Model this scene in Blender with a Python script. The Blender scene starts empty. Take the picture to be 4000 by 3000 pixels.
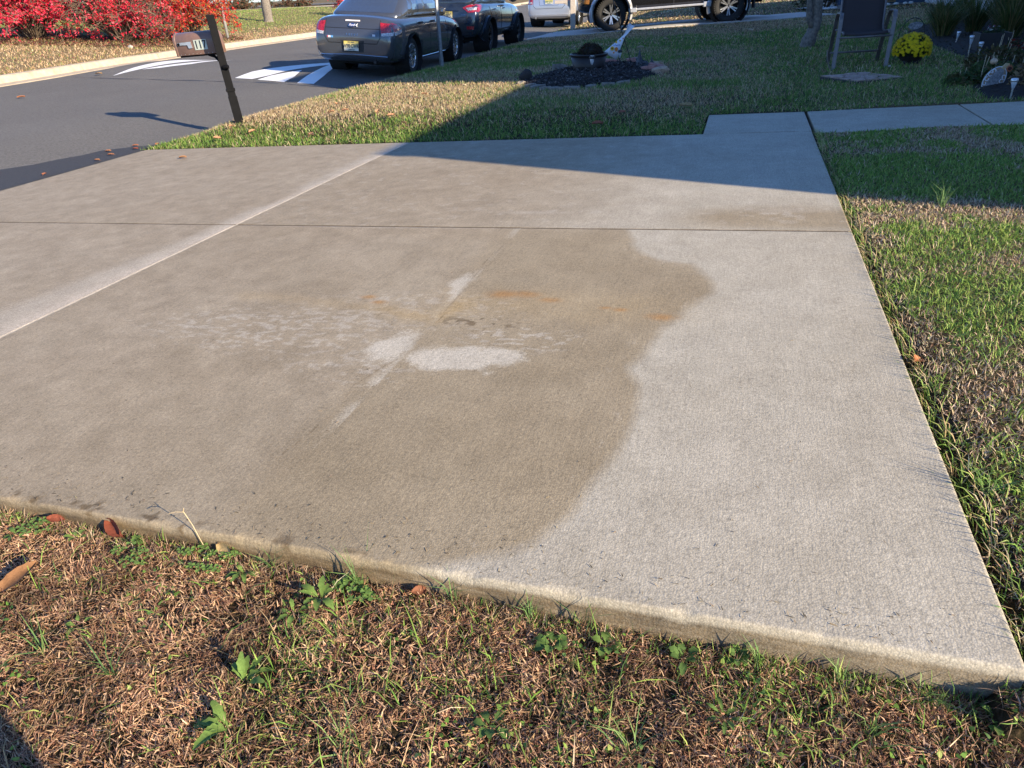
import bpy, bmesh, math, random
import numpy as np
from mathutils import Vector, Matrix
from mathutils.bvhtree import BVHTree
R = math.radians
random.seed(11)
rng = np.random.default_rng(7)
sc = bpy.context.scene
COL = sc.collection

# ---------------------------------------------------------------- camera
cam_d = bpy.data.cameras.new('camera')
cam = bpy.data.objects.new('camera', cam_d)
COL.objects.link(cam)
cam_d.sensor_width = 36.0
cam_d.lens = 24.0
cam_d.clip_start = 0.02
cam_d.clip_end = 900.0
RX, RY, RZ = (0.9567088, 0.2881208, -0.0411664), (-0.10988178, 0.48853923, 0.86559541), (0.26950744, -0.82359932, 0.499049)
cam.matrix_world = Matrix(((RX[0], RY[0], RZ[0], 0.0), (RX[1], RY[1], RZ[1], 0.0), (RX[2], RY[2], RZ[2], 1.07), (0, 0, 0, 1)))
sc.camera = cam

# ---------------------------------------------------------------- sky, sun, exposure
SUN_EL = R(21.5)
SH = Vector((-0.925, 0.380, 0.0)).normalized()          # direction in which shadows fall
world = bpy.data.worlds.new('World')
sc.world = world
world.use_nodes = True
wn = world.node_tree.nodes
wl = world.node_tree.links
bg = wn['Background']
sky = wn.new('ShaderNodeTexSky')
sky.sky_type = 'NISHITA'
sky.sun_disc = False
sky.sun_elevation = SUN_EL
sky.sun_rotation = math.atan2(-SH.x, -SH.y)
sky.air_density = 1.0
sky.dust_density = 0.2
sky.ozone_density = 3.0
tint = wn.new('ShaderNodeMix')                          # camera white balance set for the sun leaves the sky bluer
tint.data_type = 'RGBA'
tint.blend_type = 'MULTIPLY'
tint.inputs['Factor'].default_value = 1.0
tint.inputs[7].default_value = (0.70, 0.92, 1.28, 1)
wl.new(sky.outputs[0], tint.inputs[6])
wl.new(tint.outputs[2], bg.inputs[0])
bg.inputs[1].default_value = 0.092
sun_d = bpy.data.lights.new('sun', 'SUN')
sun_d.energy = 5.0
sun_d.angle = R(0.5)
sun_d.color = (1.0, 0.845, 0.615)
sun = bpy.data.objects.new('sun', sun_d)
COL.objects.link(sun)
sdir = Vector((SH.x * math.cos(SUN_EL), SH.y * math.cos(SUN_EL), -math.sin(SUN_EL)))
sun.rotation_euler = sdir.to_track_quat('-Z', 'Y').to_euler()
sun.location = (30, -12, 14)
sc.view_settings.view_transform = 'Standard'
sc.view_settings.look = 'None'
sc.view_settings.gamma = 1.0
sc.view_settings.exposure = 1.24
sc.cycles.use_denoising = True
sc.cycles.max_bounces = 6
sc.cycles.transparent_max_bounces = 8

# ---------------------------------------------------------------- materials
class NT:
    def __init__(self, name):
        self.m = bpy.data.materials.new(name)
        self.m.use_nodes = True
        self.t = self.m.node_tree
        self.b = self.t.nodes['Principled BSDF']
    def n(self, typ, ins=None, **props):
        nd = self.t.nodes.new('ShaderNode' + typ)
        for k, v in props.items():
            setattr(nd, k, v)
        for k, v in (ins or {}).items():
            self.set(nd.inputs[k], v)
        return nd
    def set(self, sock, v):
        if hasattr(v, 'is_linked') and hasattr(v, 'node'):
            self.t.links.new(v, sock)
        else:
            if isinstance(v, (tuple, list)) and len(v) == 3 and sock.type == 'RGBA':
                v = (*v, 1)
            sock.default_value = v
    def bs(self, **kw):
        names = dict(color='Base Color', rough='Roughness', metal='Metallic', normal='Normal', coat='Coat Weight', coatr='Coat Roughness', spec='Specular IOR Level', trans='Transmission Weight', emit='Emission Color', estr='Emission Strength', alpha='Alpha', ior='IOR')
        for k, v in kw.items():
            self.set(self.b.inputs[names[k]], v)
        return self
    def pos(self):
        return self.n('NewGeometry').outputs['Position']
    def obj(self):
        return self.n('TexCoord').outputs['Object']
    def noise(self, scale, vec=None, detail=4.0, rough=0.55, out='Fac'):
        ins = {'Scale': scale, 'Detail': detail, 'Roughness': rough}
        if vec is not None:
            ins['Vector'] = vec
        return self.n('TexNoise', ins).outputs[out]
    def ramp(self, fac, stops):
        nd = self.n('ValToRGB', {'Fac': fac})
        el = nd.color_ramp.elements
        while len(el) < len(stops):
            el.new(0.5)
        for e, (p, c) in zip(el, stops):
            e.position = p
            e.color = (*c, 1) if not isinstance(c, (int, float)) else (c, c, c, 1)
        return nd.outputs['Color']
    def math(self, op, a, b=0.0, clamp=False):
        nd = self.n('Math', {0: a, 1: b}, operation=op)
        nd.use_clamp = clamp
        return nd.outputs[0]
    def mix(self, f, a, b, blend='MIX'):
        nd = self.n('Mix', data_type='RGBA', blend_type=blend)
        self.set(nd.inputs['Factor'], f)
        self.set(nd.inputs[6], a)
        self.set(nd.inputs[7], b)
        return nd.outputs[2]
    def bump(self, h, strength=0.3, dist=0.01):
        return self.n('Bump', {'Height': h, 'Strength': strength, 'Distance': dist}).outputs[0]
    def scalev(self, vec, s):
        return self.n('Mapping', {'Vector': vec, 'Scale': s}).outputs[0]

MATS = {}
def mat(name, color, rough=0.6, metal=0.0, var=0.12, scale=18.0, bump=0.0, coat=0.0, spec=0.5):
    """plain procedural material: base colour broken up by noise"""
    if name in MATS:
        return MATS[name]
    t = NT(name)
    nz = t.noise(scale, t.obj(), 5.0)
    lo = tuple(c * (1 - var * 1.6) for c in color)
    hi = tuple(min(1, c * (1 + var * 1.6)) for c in color)
    t.bs(color=t.ramp(nz, [(0.25, lo), (0.75, hi)]), rough=t.ramp(nz, [(0.2, max(0.02, rough - 0.08)), (0.8, min(1, rough + 0.08))]), metal=metal, coat=coat, spec=spec)
    if bump:
        t.bs(normal=t.bump(t.noise(scale * 5, t.obj(), 4.0), bump, 0.004))
    MATS[name] = t.m
    return t.m

def mat_vcol(name, rough=0.7, translucent=0.0, fine=60.0):
    """colour from the mesh's own per-blade colour"""
    t = NT(name)
    a = t.n('Attribute', attribute_name='Col').outputs['Color']
    nz = t.noise(fine, t.pos(), 2.0)
    c = t.mix(1.0, a, t.ramp(nz, [(0.2, 0.75), (0.8, 1.25)]), 'MULTIPLY')
    t.bs(color=c, rough=rough, spec=0.25)
    if translucent:
        tr = t.n('BsdfTranslucent', {'Color': c})
        mx = t.n('MixShader', {0: translucent})
        t.t.links.new(t.b.outputs[0], mx.inputs[1])
        t.t.links.new(tr.outputs[0], mx.inputs[2])
        t.t.links.new(mx.outputs[0], t.t.nodes['Material Output'].inputs[0])
    MATS[name] = t.m
    return t.m

# ---------------------------------------------------------------- mesh helpers
def link(name, me, m=None, parent=None, smooth=False):
    o = bpy.data.objects.new(name, me)
    COL.objects.link(o)
    if m is not None and not me.materials:
        me.materials.append(m)
    if parent is not None:
        o.parent = parent
    if smooth:
        me.shade_smooth()
    return o

def np_mesh(name, verts, quads=None, tris=None, col=None, attrs=None):
    me = bpy.data.meshes.new(name)
    verts = np.asarray(verts, np.float32)
    me.vertices.add(len(verts))
    me.vertices.foreach_set('co', verts.ravel())
    li, ls, lt = [], [], []
    start = 0
    for arr, k in ((quads, 4), (tris, 3)):
        if arr is None or len(arr) == 0:
            continue
        arr = np.asarray(arr, np.int32)
        li.append(arr.ravel())
        ls.append(start + np.arange(len(arr), dtype=np.int32) * k)
        start += arr.size
    li = np.concatenate(li)
    ls = np.concatenate(ls)
    me.loops.add(len(li))
    me.loops.foreach_set('vertex_index', li)
    me.polygons.add(len(ls))
    me.polygons.foreach_set('loop_start', ls)
    if col is not None:
        attrs = dict(attrs or {}, Col=col)
    for nm, a in (attrs or {}).items():
        at = me.attributes.new(nm, 'FLOAT_COLOR', 'POINT')
        a = np.asarray(a, np.float32)
        if a.shape[1] == 3:
            a = np.concatenate([a, np.ones((len(a), 1), np.float32)], 1)
        at.data.foreach_set('color', a.ravel())
    me.update(calc_edges=True)
    me.validate()
    return me

class MB:
    """collects simple solids into one mesh"""
    def __init__(self):
        self.v, self.f = [], []
    def add(self, vs, fs):
        o = len(self.v)
        self.v += [tuple(p) for p in vs]
        self.f += [tuple(i + o for i in q) for q in fs]
        return self
    def box(self, c, s, rz=0.0, rx=0.0, ry=0.0, taper=1.0):
        M = Matrix.Translation(c) @ Matrix.Rotation(rz, 4, 'Z') @ Matrix.Rotation(ry, 4, 'Y') @ Matrix.Rotation(rx, 4, 'X')
        vs = []
        for z in (-1, 1):
            k = taper if z > 0 else 1.0
            for x, y in ((-1, -1), (1, -1), (1, 1), (-1, 1)):
                vs.append(M @ Vector((x * s[0] / 2 * k, y * s[1] / 2 * k, z * s[2] / 2)))
        return self.add(vs, [(3, 2, 1, 0), (4, 5, 6, 7), (0, 1, 5, 4), (1, 2, 6, 5), (2, 3, 7, 6), (3, 0, 4, 7)])
    def tube(self, pts, r, n=8, cap=True):
        pts = [Vector(p) for p in pts]
        rs = r if isinstance(r, (list, tuple)) else [r] * len(pts)
        vs, fs = [], []
        up = Vector((0, 0, 1))
        prev = None
        for i, p in enumerate(pts):
            d = (pts[min(i + 1, len(pts) - 1)] - pts[max(i - 1, 0)]).normalized()
            if prev is None:
                a = d.cross(up)
                if a.length < 1e-3:
                    a = d.cross(Vector((1, 0, 0)))
            else:
                a = prev - d * prev.dot(d)
            a.normalize()
            prev = a
            b = d.cross(a)
            for k in range(n):
                t = 2 * math.pi * k / n
                vs.append(p + (a * math.cos(t) + b * math.sin(t)) * rs[i])
        for i in range(len(pts) - 1):
            for k in range(n):
                fs.append((i * n + k, i * n + (k + 1) % n, (i + 1) * n + (k + 1) % n, (i + 1) * n + k))
        if cap:
            fs.append(tuple(range(n - 1, -1, -1)))
            fs.append(tuple((len(pts) - 1) * n + k for k in range(n)))
        return self.add(vs, fs)
    def strip(self, pts, w, t, side):
        """flat bar of width w (along side) and thickness t following pts"""
        pts = [Vector(p) for p in pts]
        side = Vector(side).normalized()
        vs, fs = [], []
        for i, p in enumerate(pts):
            d = (pts[min(i + 1, len(pts) - 1)] - pts[max(i - 1, 0)]).normalized()
            nn = d.cross(side).normalized()
            for a, b in ((-1, -1), (1, -1), (1, 1), (-1, 1)):
                vs.append(p + side * (a * w / 2) + nn * (b * t / 2))
        for i in range(len(pts) - 1):
            for k in range(4):
                fs.append((i * 4 + k, i * 4 + (k + 1) % 4, i * 4 + 4 + (k + 1) % 4, i * 4 + 4 + k))
        fs += [(3, 2, 1, 0), tuple((len(pts) - 1) * 4 + k for k in range(4))]
        return self.add(vs, fs)
    def lathe(self, prof, n=24, M=None, close=False):
        M = M or Matrix()
        vs, fs = [], []
        for r, z in prof:
            for k in range(n):
                t = 2 * math.pi * k / n
                vs.append(M @ Vector((r * math.cos(t), r * math.sin(t), z)))
        m = len(prof)
        for i in range(m - 1 if not close else m):
            j = (i + 1) % m
            for k in range(n):
                fs.append((i * n + k, i * n + (k + 1) % n, j * n + (k + 1) % n, j * n + k))
        if not close:
            fs.append(tuple(range(n - 1, -1, -1)))
            fs.append(tuple((m - 1) * n + k for k in range(n)))
        return self.add(vs, fs)
    def prism(self, poly, z0, z1, M=None):
        M = M or Matrix()
        n = len(poly)
        vs = [M @ Vector((x, y, z0)) for x, y in poly] + [M @ Vector((x, y, z1)) for x, y in poly]
        fs = [tuple(range(n - 1, -1, -1)), tuple(range(n, 2 * n))]
        fs += [(i, (i + 1) % n, n + (i + 1) % n, n + i) for i in range(n)]
        return self.add(vs, fs)
    def blob(self, c, s, seed=0, amp=0.15, n=2, rz=0.0):
        bm = bmesh.new()
        bmesh.ops.create_icosphere(bm, subdivisions=n, radius=1.0)
        rr = random.Random(seed)
        ph = [rr.uniform(0, 6.28) for _ in range(6)]
        M = Matrix.Translation(c) @ Matrix.Rotation(rz, 4, 'Z')
        vs = []
        for v in bm.verts:
            p = v.co
            k = 1 + amp * (math.sin(3 * p.x + ph[0]) * math.sin(2.5 * p.y + ph[1]) + 0.6 * math.sin(5 * p.z + ph[2]) * math.sin(4 * p.x + ph[3]))
            vs.append(M @ Vector((p.x * s[0] * k, p.y * s[1] * k, p.z * s[2] * k)))
        fs = [tuple(v.index for v in f.verts) for f in bm.faces]
        bm.free()
        return self.add(vs, fs)
    def mesh(self, name):
        me = bpy.data.meshes.new(name)
        me.from_pydata(self.v, [], self.f)
        me.update()
        return me
    def build(self, name, m, parent=None, smooth=False, bevel=0.0, fix=True):
        me = self.mesh(name)
        if fix or bevel:
            bm = bmesh.new()
            bm.from_mesh(me)
            if bevel:
                es = [e for e in bm.edges if len(e.link_faces) == 2 and e.calc_face_angle(0) > 0.6]
                bmesh.ops.bevel(bm, geom=es, offset=bevel, segments=2, affect='EDGES', profile=0.5, clamp_overlap=True)
            bmesh.ops.recalc_face_normals(bm, faces=bm.faces)
            bm.to_mesh(me)
            bm.free()
        o = link(name, me, m, parent)
        if smooth:
            me.shade_auto_smooth(angle=R(40)) if hasattr(me, 'shade_auto_smooth') else me.shade_smooth()
        return o

def tag(o, label=None, cat=None, group=None, kind=None):
    if label: o['label'] = label
    if cat: o['category'] = cat
    if group: o['group'] = group
    if kind: o['kind'] = kind
    return o

def thing(name, label, cat, loc=(0, 0, 0), rz=0.0, group=None, kind=None):
    o = bpy.data.objects.new(name, None)
    o.empty_display_size = 0.1
    COL.objects.link(o)
    o.location = loc
    o.rotation_euler = (0, 0, rz)
    return tag(o, label, cat, group, kind)

def text_mesh(s, size, shear=0.0, extrude=0.0015, align='CENTER', bold=0.0):
    cu = bpy.data.curves.new('txt', 'FONT')
    cu.body = s
    cu.size = size
    cu.shear = shear
    cu.extrude = extrude
    cu.offset = bold * size
    cu.align_x = align
    cu.align_y = 'CENTER'
    o = bpy.data.objects.new('txt', cu)
    COL.objects.link(o)
    dg = bpy.context.evaluated_depsgraph_get()
    me = bpy.data.meshes.new_from_object(o.evaluated_get(dg))
    bpy.data.objects.remove(o)
    bpy.data.curves.remove(cu)
    return me

def _hash(ix, iy, s):
    h = np.sin(ix * 127.1 + iy * 311.7 + s * 74.7) * 43758.5453
    return h - np.floor(h)
def vnoise(x, y, sc_, seed=0, octv=3):
    x = np.asarray(x, float) * sc_
    y = np.asarray(y, float) * sc_
    out = 0.0
    amp, tot = 1.0, 0.0
    for o in range(octv):
        ix, iy = np.floor(x), np.floor(y)
        fx, fy = x - ix, y - iy
        fx, fy = fx * fx * (3 - 2 * fx), fy * fy * (3 - 2 * fy)
        a, b = _hash(ix, iy, seed + o), _hash(ix + 1, iy, seed + o)
        c, d = _hash(ix, iy + 1, seed + o), _hash(ix + 1, iy + 1, seed + o)
        out = out + amp * ((a * (1 - fx) + b * fx) * (1 - fy) + (c * (1 - fx) + d * fx) * fy)
        tot += amp
        amp *= 0.5
        x, y = x * 2.03 + 17.3, y * 2.03 + 9.1
    return out / tot
def poly_sd(px, py, poly):
    """signed distance to a polygon, negative inside"""
    poly = np.asarray(poly, float)
    d = np.full(px.shape, 1e9)
    ins = np.zeros(px.shape, bool)
    n = len(poly)
    for i in range(n):
        a, b = poly[i], poly[(i + 1) % n]
        e = b - a
        t = np.clip(((px - a[0]) * e[0] + (py - a[1]) * e[1]) / (e @ e + 1e-12), 0, 1)
        d = np.minimum(d, np.hypot(px - a[0] - t * e[0], py - a[1] - t * e[1]))
        c = ((a[1] > py) != (b[1] > py)) & (px < (b[0] - a[0]) * (py - a[1]) / (b[1] - a[1] + 1e-12) + a[0])
        ins ^= c
    return np.where(ins, -d, d)
def line_d(px, py, pts):
    pts = np.asarray(pts, float)
    d = np.full(px.shape, 1e9)
    for a, b in zip(pts[:-1], pts[1:]):
        e = b - a
        t = np.clip(((px - a[0]) * e[0] + (py - a[1]) * e[1]) / (e @ e + 1e-12), 0, 1)
        d = np.minimum(d, np.hypot(px - a[0] - t * e[0], py - a[1] - t * e[1]))
    return d

# ---------------------------------------------------------------- terrain
S=0.03843
def sm(a,b,t):
    t=np.clip((t-a)/(b-a),0,1); return t*t*(3-2*t)
def road_near(y): return -6.02-0.03*np.maximum(0,y-14)
def road_far(y):
    return np.interp(y,[-60,0,11.4,15.2,20.7,26,40,66,130],[-12.5,-13.2,-14.4,-15.1,-15.7,-15.9,-17,-20,-29])
def road_z(x,y):
    n=road_near(y); f=road_far(y)
    ys=10.95+0.23*(-6.02-x)
    t=np.clip((y-ys)/3.8,0,1)
    hump=0.10*np.sin(np.pi*t)**0.8*sm(0.1,1.5,n-x)*sm(0.1,1.2,x-f)
    crown=-0.238+0.062*sm(-0.1,2.2,n-x)
    return crown+hump
def ground_z(x,y):
    x=np.asarray(x,float);y=np.asarray(y,float)
    P=S*np.clip(x,-14,14)
    near=sm(1.4,0.98,y)
    off=np.where(y<0.98, np.interp(x,[-2.5,-1.8,0.6,1.2],[-0.045,-0.048,-0.092,-0.08]),0.0)
    right=(x>0.55)&(y>=0.9)
    tr=-0.052+0.05*sm(4.9,5.8,y)+(0.040-0.04*sm(4.9,5.8,y))*sm(0.60,0.66,x)+0.02*sm(0.8,1.6,x)
    off=np.where(right&(y<7.1),tr,off)
    far=y>=6.0
    mound=-0.05+0.04*sm(6.03,6.12,y)+0.115*sm(6.1,7.2,y)*(1-0.55*sm(-2.5,0.5,x))*(1-0.75*sm(-1.3,-0.3,x)*(1-sm(6.9,8.2,y)))
    mound=mound-0.05*sm(9,14,y)
    mound=mound+0.05*sm(19,24,y)*sm(-4,0,x)
    off=np.where(far&(x<7),np.where(x>0.55,np.where(y<7.1,tr,-0.015+0.03*sm(7.1,8,y)),mound),off)
    z=P+off
    n=road_near(y); f=road_far(y)
    edge=sm(-0.02,0.5,x-n)
    z=np.where(x<n+0.55,(1-edge)*(-0.245)+edge*z,z)
    rz=road_z(x,y)
    d=f-x
    z=np.where(x<n,np.where(d>0.25,-0.03+0.075*np.clip(d-0.25,0,9)+0.012*np.clip(d-9,0,40),rz-0.08),z)
    return z

gz = lambda x, y: float(ground_z(x, y))

def struct(o, kind='structure'):
    o['kind'] = kind
    return o

def grid_mesh(name, xs, ys, zf):
    X, Y = np.meshgrid(xs, ys)
    Z = zf(X, Y)
    V = np.stack([X.ravel(), Y.ravel(), Z.ravel()], 1)
    nx, ny = len(xs), len(ys)
    i = np.arange(nx * ny).reshape(ny, nx)
    Q = np.stack([i[:-1, :-1].ravel(), i[:-1, 1:].ravel(), i[1:, 1:].ravel(), i[1:, :-1].ravel()], 1)
    return np_mesh(name, V, Q)

# soil / thatch ground material
t = NT('soil')
p = t.pos()
n1 = t.noise(1.3, p, 5)
n2 = t.noise(90.0, p, 4)
c = t.mix(n1, (0.028, 0.018, 0.011), (0.030, 0.028, 0.012))
c = t.mix(t.ramp(n2, [(0.50, 0.0), (0.68, 0.55)]), c, (0.11, 0.072, 0.042))
sx = t.n('SeparateXYZ', {0: p}).outputs
verge = t.ramp(t.math('DIVIDE', t.math('SUBTRACT', -12.5, sx[0]), 2.0), [(0.0, 0.0), (1.0, 1.0)])
c = t.mix(t.math('MULTIPLY', verge, 0.8), c, t.ramp(n2, [(0.35, (0.20, 0.14, 0.075)), (0.65, (0.34, 0.26, 0.15))]))
side_l = t.ramp(t.math('DIVIDE', t.math('SUBTRACT', sx[0], 0.66), 0.3), [(0.0, 0.0), (1.0, 1.0)])
c = t.mix(t.math('MULTIPLY', side_l, 0.6), c, t.ramp(n2, [(0.35, (0.09, 0.064, 0.033)), (0.65, (0.23, 0.17, 0.09))]))
lawn = t.ramp(t.math('DIVIDE', t.math('SUBTRACT', sx[1], 6.3), 1.5), [(0.0, 0.0), (1.0, 1.0)])
c = t.mix(t.math('MULTIPLY', lawn, 0.55), c, t.ramp(n2, [(0.35, (0.07, 0.055, 0.025)), (0.65, (0.17, 0.13, 0.07))]))
t.bs(color=c, rough=0.95, spec=0.1, normal=t.bump(n2, 0.6, 0.01))
M_SOIL = t.m
xs = np.unique(np.concatenate([np.linspace(-240, -26, 30), np.linspace(-26, -6.7, 40), np.linspace(-6.7, -5.3, 30), np.linspace(-5.3, 0.4, 50), np.linspace(0.4, 1.0, 40), np.linspace(1, 7, 40), np.linspace(7, 160, 24)]))
ys = np.unique(np.concatenate([np.linspace(-120, -3, 16), np.linspace(-3, 0.8, 20), np.linspace(0.8, 1.1, 20), np.linspace(1.1, 5.9, 30), np.linspace(5.9, 6.3, 24), np.linspace(6.3, 6.9, 8), np.linspace(6.92, 7.12, 14), np.linspace(7.15, 16, 60), np.linspace(16, 40, 50), np.linspace(40, 320, 30)]))
def _gz(X, Y):
    Z = ground_z(X, Y)
    pad = (X < 0.575) & (X > -5.95) & (Y > 0.985) & (Y < 6.02)
    wk = (X > -0.23) & (X < 5.4) & (Y > 5.97) & (Y < 6.97)
    Z = np.where(wk, S * X - 0.13, Z)
    return np.where(pad, S * X - 0.13, Z) + 0.012 * (vnoise(X, Y, 2.2, 3) - 0.5) * (np.abs(X) < 30)
ground = struct(link('ground', grid_mesh('ground', xs, ys, _gz), M_SOIL, smooth=True))
tag(ground, 'brown and green lawn ground of the whole place')

# asphalt road
t = NT('asphalt')
p = t.pos()
big = t.noise(0.5, p, 4)
fine = t.noise(160.0, p, 3)
vor = t.n('TexVoronoi', {'Vector': p, 'Scale': 210.0}, feature='F1').outputs['Distance']
c = t.mix(big, (0.128, 0.121, 0.112), (0.180, 0.170, 0.157))
c = t.mix(t.ramp(vor, [(0.0, 0.55), (0.35, 0.0)]), c, (0.17, 0.165, 0.16))
c = t.mix(t.ramp(fine, [(0.55, 0.0), (0.75, 0.6)]), c, (0.035, 0.035, 0.037))
gr_ = t.noise(38.0, p, 5, 0.8)
c = t.mix(1.0, c, t.ramp(gr_, [(0.30, 0.62), (0.50, 1.0), (0.70, 1.35)]), 'MULTIPLY')
t.bs(color=c, rough=0.95, spec=0.12, normal=t.bump(t.math('ADD', fine, vor), 0.45, 0.006))
M_ASPH = t.m
ysr = np.unique(np.concatenate([np.linspace(-60, 3, 20), np.linspace(3, 30, 120), np.linspace(30, 130, 40)]))
us = np.linspace(0, 1, 70)
RV = []
for y in ysr:
    a, b = road_near(y), road_far(y)
    a2 = a + (0.09 if 1.0 < y < 6.03 else 0.0)
    x = a2 + (b - 0.05 - a2) * us
    RV.append(np.stack([x, np.full_like(x, y), road_z(x, np.full_like(x, y))], 1))
RV = np.array(RV)
ny, nx = RV.shape[:2]
i = np.arange(nx * ny).reshape(ny, nx)
road = struct(link('road', np_mesh('road', RV.reshape(-1, 3), np.stack([i[:-1, :-1].ravel(), i[1:, :-1].ravel(), i[1:, 1:].ravel(), i[:-1, 1:].ravel()], 1)), M_ASPH, smooth=True))
tag(road, 'dark grey asphalt street with a low speed hump')

def on_road(x, y, dz=0.0):
    return (x, y, float(road_z(x, y)) + dz)

def road_patch(name, poly, m, dz, parent, cell=0.16):
    """thin sheet following the road surface inside a polygon"""
    bm = bmesh.new()
    vs = [bm.verts.new((x, y, 0)) for x, y in poly]
    bm.faces.new(vs)
    x0, x1 = min(p_[0] for p_ in poly), max(p_[0] for p_ in poly)
    y0, y1 = min(p_[1] for p_ in poly), max(p_[1] for p_ in poly)
    for k in range(1, int((y1 - y0) / cell) + 1):
        g = bm.verts[:] + bm.edges[:] + bm.faces[:]
        bmesh.ops.bisect_plane(bm, geom=g, plane_co=(0, y0 + k * cell, 0), plane_no=(0, 1, 0))
    for k in range(1, int((x1 - x0) / cell) + 1):
        g = bm.verts[:] + bm.edges[:] + bm.faces[:]
        bmesh.ops.bisect_plane(bm, geom=g, plane_co=(x0 + k * cell, 0, 0), plane_no=(1, 0, 0))
    for v in bm.verts:
        v.co.z = float(road_z(v.co.x, v.co.y)) + dz
    bmesh.ops.triangulate(bm, faces=bm.faces[:])
    bmesh.ops.recalc_face_normals(bm, faces=bm.faces[:])
    for f in bm.faces:
        if f.normal.z < 0:
            f.normal_flip()
    me = bpy.data.meshes.new(name)
    bm.to_mesh(me)
    bm.free()
    return link(name, me, m, parent)

t = NT('road_paint')
p = t.pos()
wear = t.noise(120.0, p, 4)
t.bs(color=t.mix(t.ramp(wear, [(0.60, 0.0), (0.72, 0.55)]), (0.80, 0.79, 0.77), (0.16, 0.16, 0.16)), rough=0.7, normal=t.bump(wear, 0.3, 0.004))
M_PAINT = t.m
CHEV = [[(-9.101, 11.917), (-9.17, 12.57), (-9.034, 12.937), (-8.824, 13.255), (-8.624, 13.509), (-8.188, 13.99), (-7.883, 13.456), (-8.131, 13.039), (-8.366, 12.538), (-8.447, 12.053), (-8.607, 11.752)],
        [(-8.438, 11.666), (-8.384, 12.042), (-8.064, 12.599), (-7.778, 11.863), (-7.711, 11.414)],
        [(-7.404, 11.337), (-7.578, 11.975), (-7.838, 13.027), (-7.998, 13.762), (-7.581, 13.023), (-7.247, 11.998), (-7.057, 11.31)],
        [(-12.718, 12.671), (-13.115, 13.711), (-13.517, 15.157), (-13.75, 16.15), (-13.2, 16.2), (-12.644, 15.939), (-12.661, 15.032), (-12.695, 14.209), (-12.683, 13.389)],
        [(-12.60, 13.389), (-12.46, 13.983), (-12.247, 14.706), (-12.3, 16.1), (-12.10, 16.0), (-11.9, 14.174), (-12.252, 13.532)]]
for poly in CHEV:
    road_patch('painted_marking', poly, M_PAINT, 0.004, road)
M_TAR = mat('tar_seam', (0.012, 0.012, 0.013), 0.55, var=0.2)
seam = [(-6.1 - 0.45 * k, 10.93 + 0.23 * 0.45 * k + 0.02 * math.sin(k * 1.7)) for k in range(18)]
m_ = MB()
for a, b in zip(seam[:-1], seam[1:]):
    w_ = 0.022 + 0.008 * math.sin(a[0] * 3)
    m_.add([on_road(a[0], a[1] - w_, 0.005), on_road(b[0], b[1] - w_, 0.005), on_road(b[0], b[1] + w_, 0.005), on_road(a[0], a[1] + w_, 0.005)], [(3, 2, 1, 0)])
m_.build('hump_seam', M_TAR, road, fix=False)
M_TARP = mat('tar_patch', (0.034, 0.032, 0.031), 0.8, var=0.35, scale=40, bump=0.4)
rr = random.Random(4)
pl = [(-6.0, 3.6)] + [(-6.16 - 0.52 * math.sin(k / 11 * 3.0) + rr.uniform(-0.10, 0.10), 3.6 + k * 0.235) for k in range(1, 12)] + [(-6.04, 6.32), (-5.96, 6.0), (-5.95, 4.8)]
road_patch('tar_patch', pl, M_TARP, 0.003, road)

# far curb, cast in lengths
t = NT('curb_concrete')
p = t.pos()
n1 = t.noise(7.0, p, 6)
n2 = t.noise(120.0, p, 3)
t.bs(color=t.mix(t.ramp(n2, [(0.35, 0.0), (0.7, 0.5)]), t.ramp(n1, [(0.25, (0.36, 0.28, 0.20)), (0.7, (0.55, 0.46, 0.34))]), (0.28, 0.23, 0.17)), rough=0.9, normal=t.bump(n2, 0.3, 0.004))
M_CURB = t.m
curb = struct(thing('curb', 'pale tan concrete curb along the far side of the street', None))
def curb_run(y0, y1, step):
    y = y0
    while y < y1:
        ye = min(y + step, y1) - 0.012
        m_ = MB()
        vs = []
        for yy in (y, (y + ye) / 2, ye):
            xf = float(road_far(yy))
            zb = float(road_z(xf + 0.3, yy))
            for dx, dz in ((0.0, -0.06), (0.32, -0.06), (0.32, 0.012), (0.03, 0.03), (-0.02, 0.145), (-0.06, 0.165), (-0.21, 0.165), (-0.21, -0.06)):
                vs.append((xf + dx, yy, zb + dz))
        fs = []
        for s_ in range(2):
            for k in range(8):
                fs.append((s_ * 8 + k, s_ * 8 + (k + 1) % 8, s_ * 8 + 8 + (k + 1) % 8, s_ * 8 + 8 + k))
        fs += [tuple(range(7, -1, -1)), tuple(range(16, 24))]
        m_.add(vs, fs)
        m_.build('curb_length', M_CURB, curb)
        y += step
curb_run(2.0, 44.0, 3.0)
curb_run(44.0, 100.0, 8.0)

# ---------------------------------------------------------------- driveway slabs
STAIN = [(-0.487, 3.46), (-0.416, 3.191), (-0.275, 3.018), (-0.111, 2.93), (-0.006, 2.728), (0.008, 2.619), (-0.088, 2.457), (-0.178, 2.158), (-0.248, 1.977), (-0.211, 1.863), (-0.189, 1.656), (-0.207, 1.475), (-0.229, 1.337), (-0.263, 1.194), (-0.319, 1.104), (-0.45, 1.02), (-0.62, 0.93), (-1.0, 0.7), (-7, 0.7), (-7, 3.46)]
WHITE = [[(-1.103, 2.785), (-1.065, 2.739), (-1.037, 2.557), (-1.057, 2.413), (-1.084, 2.424), (-1.116, 2.624)], [(-1.193, 1.886), (-1.21, 2.008), (-1.145, 2.117), (-1.054, 2.14), (-1.025, 1.991), (-1.066, 1.885), (-1.145, 1.864)], [(-1.014, 1.912), (-0.983, 1.987), (-0.811, 2.056), (-0.66, 2.036), (-0.587, 1.983), (-0.662, 1.894), (-0.806, 1.861), (-0.962, 1.871)]]
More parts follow.
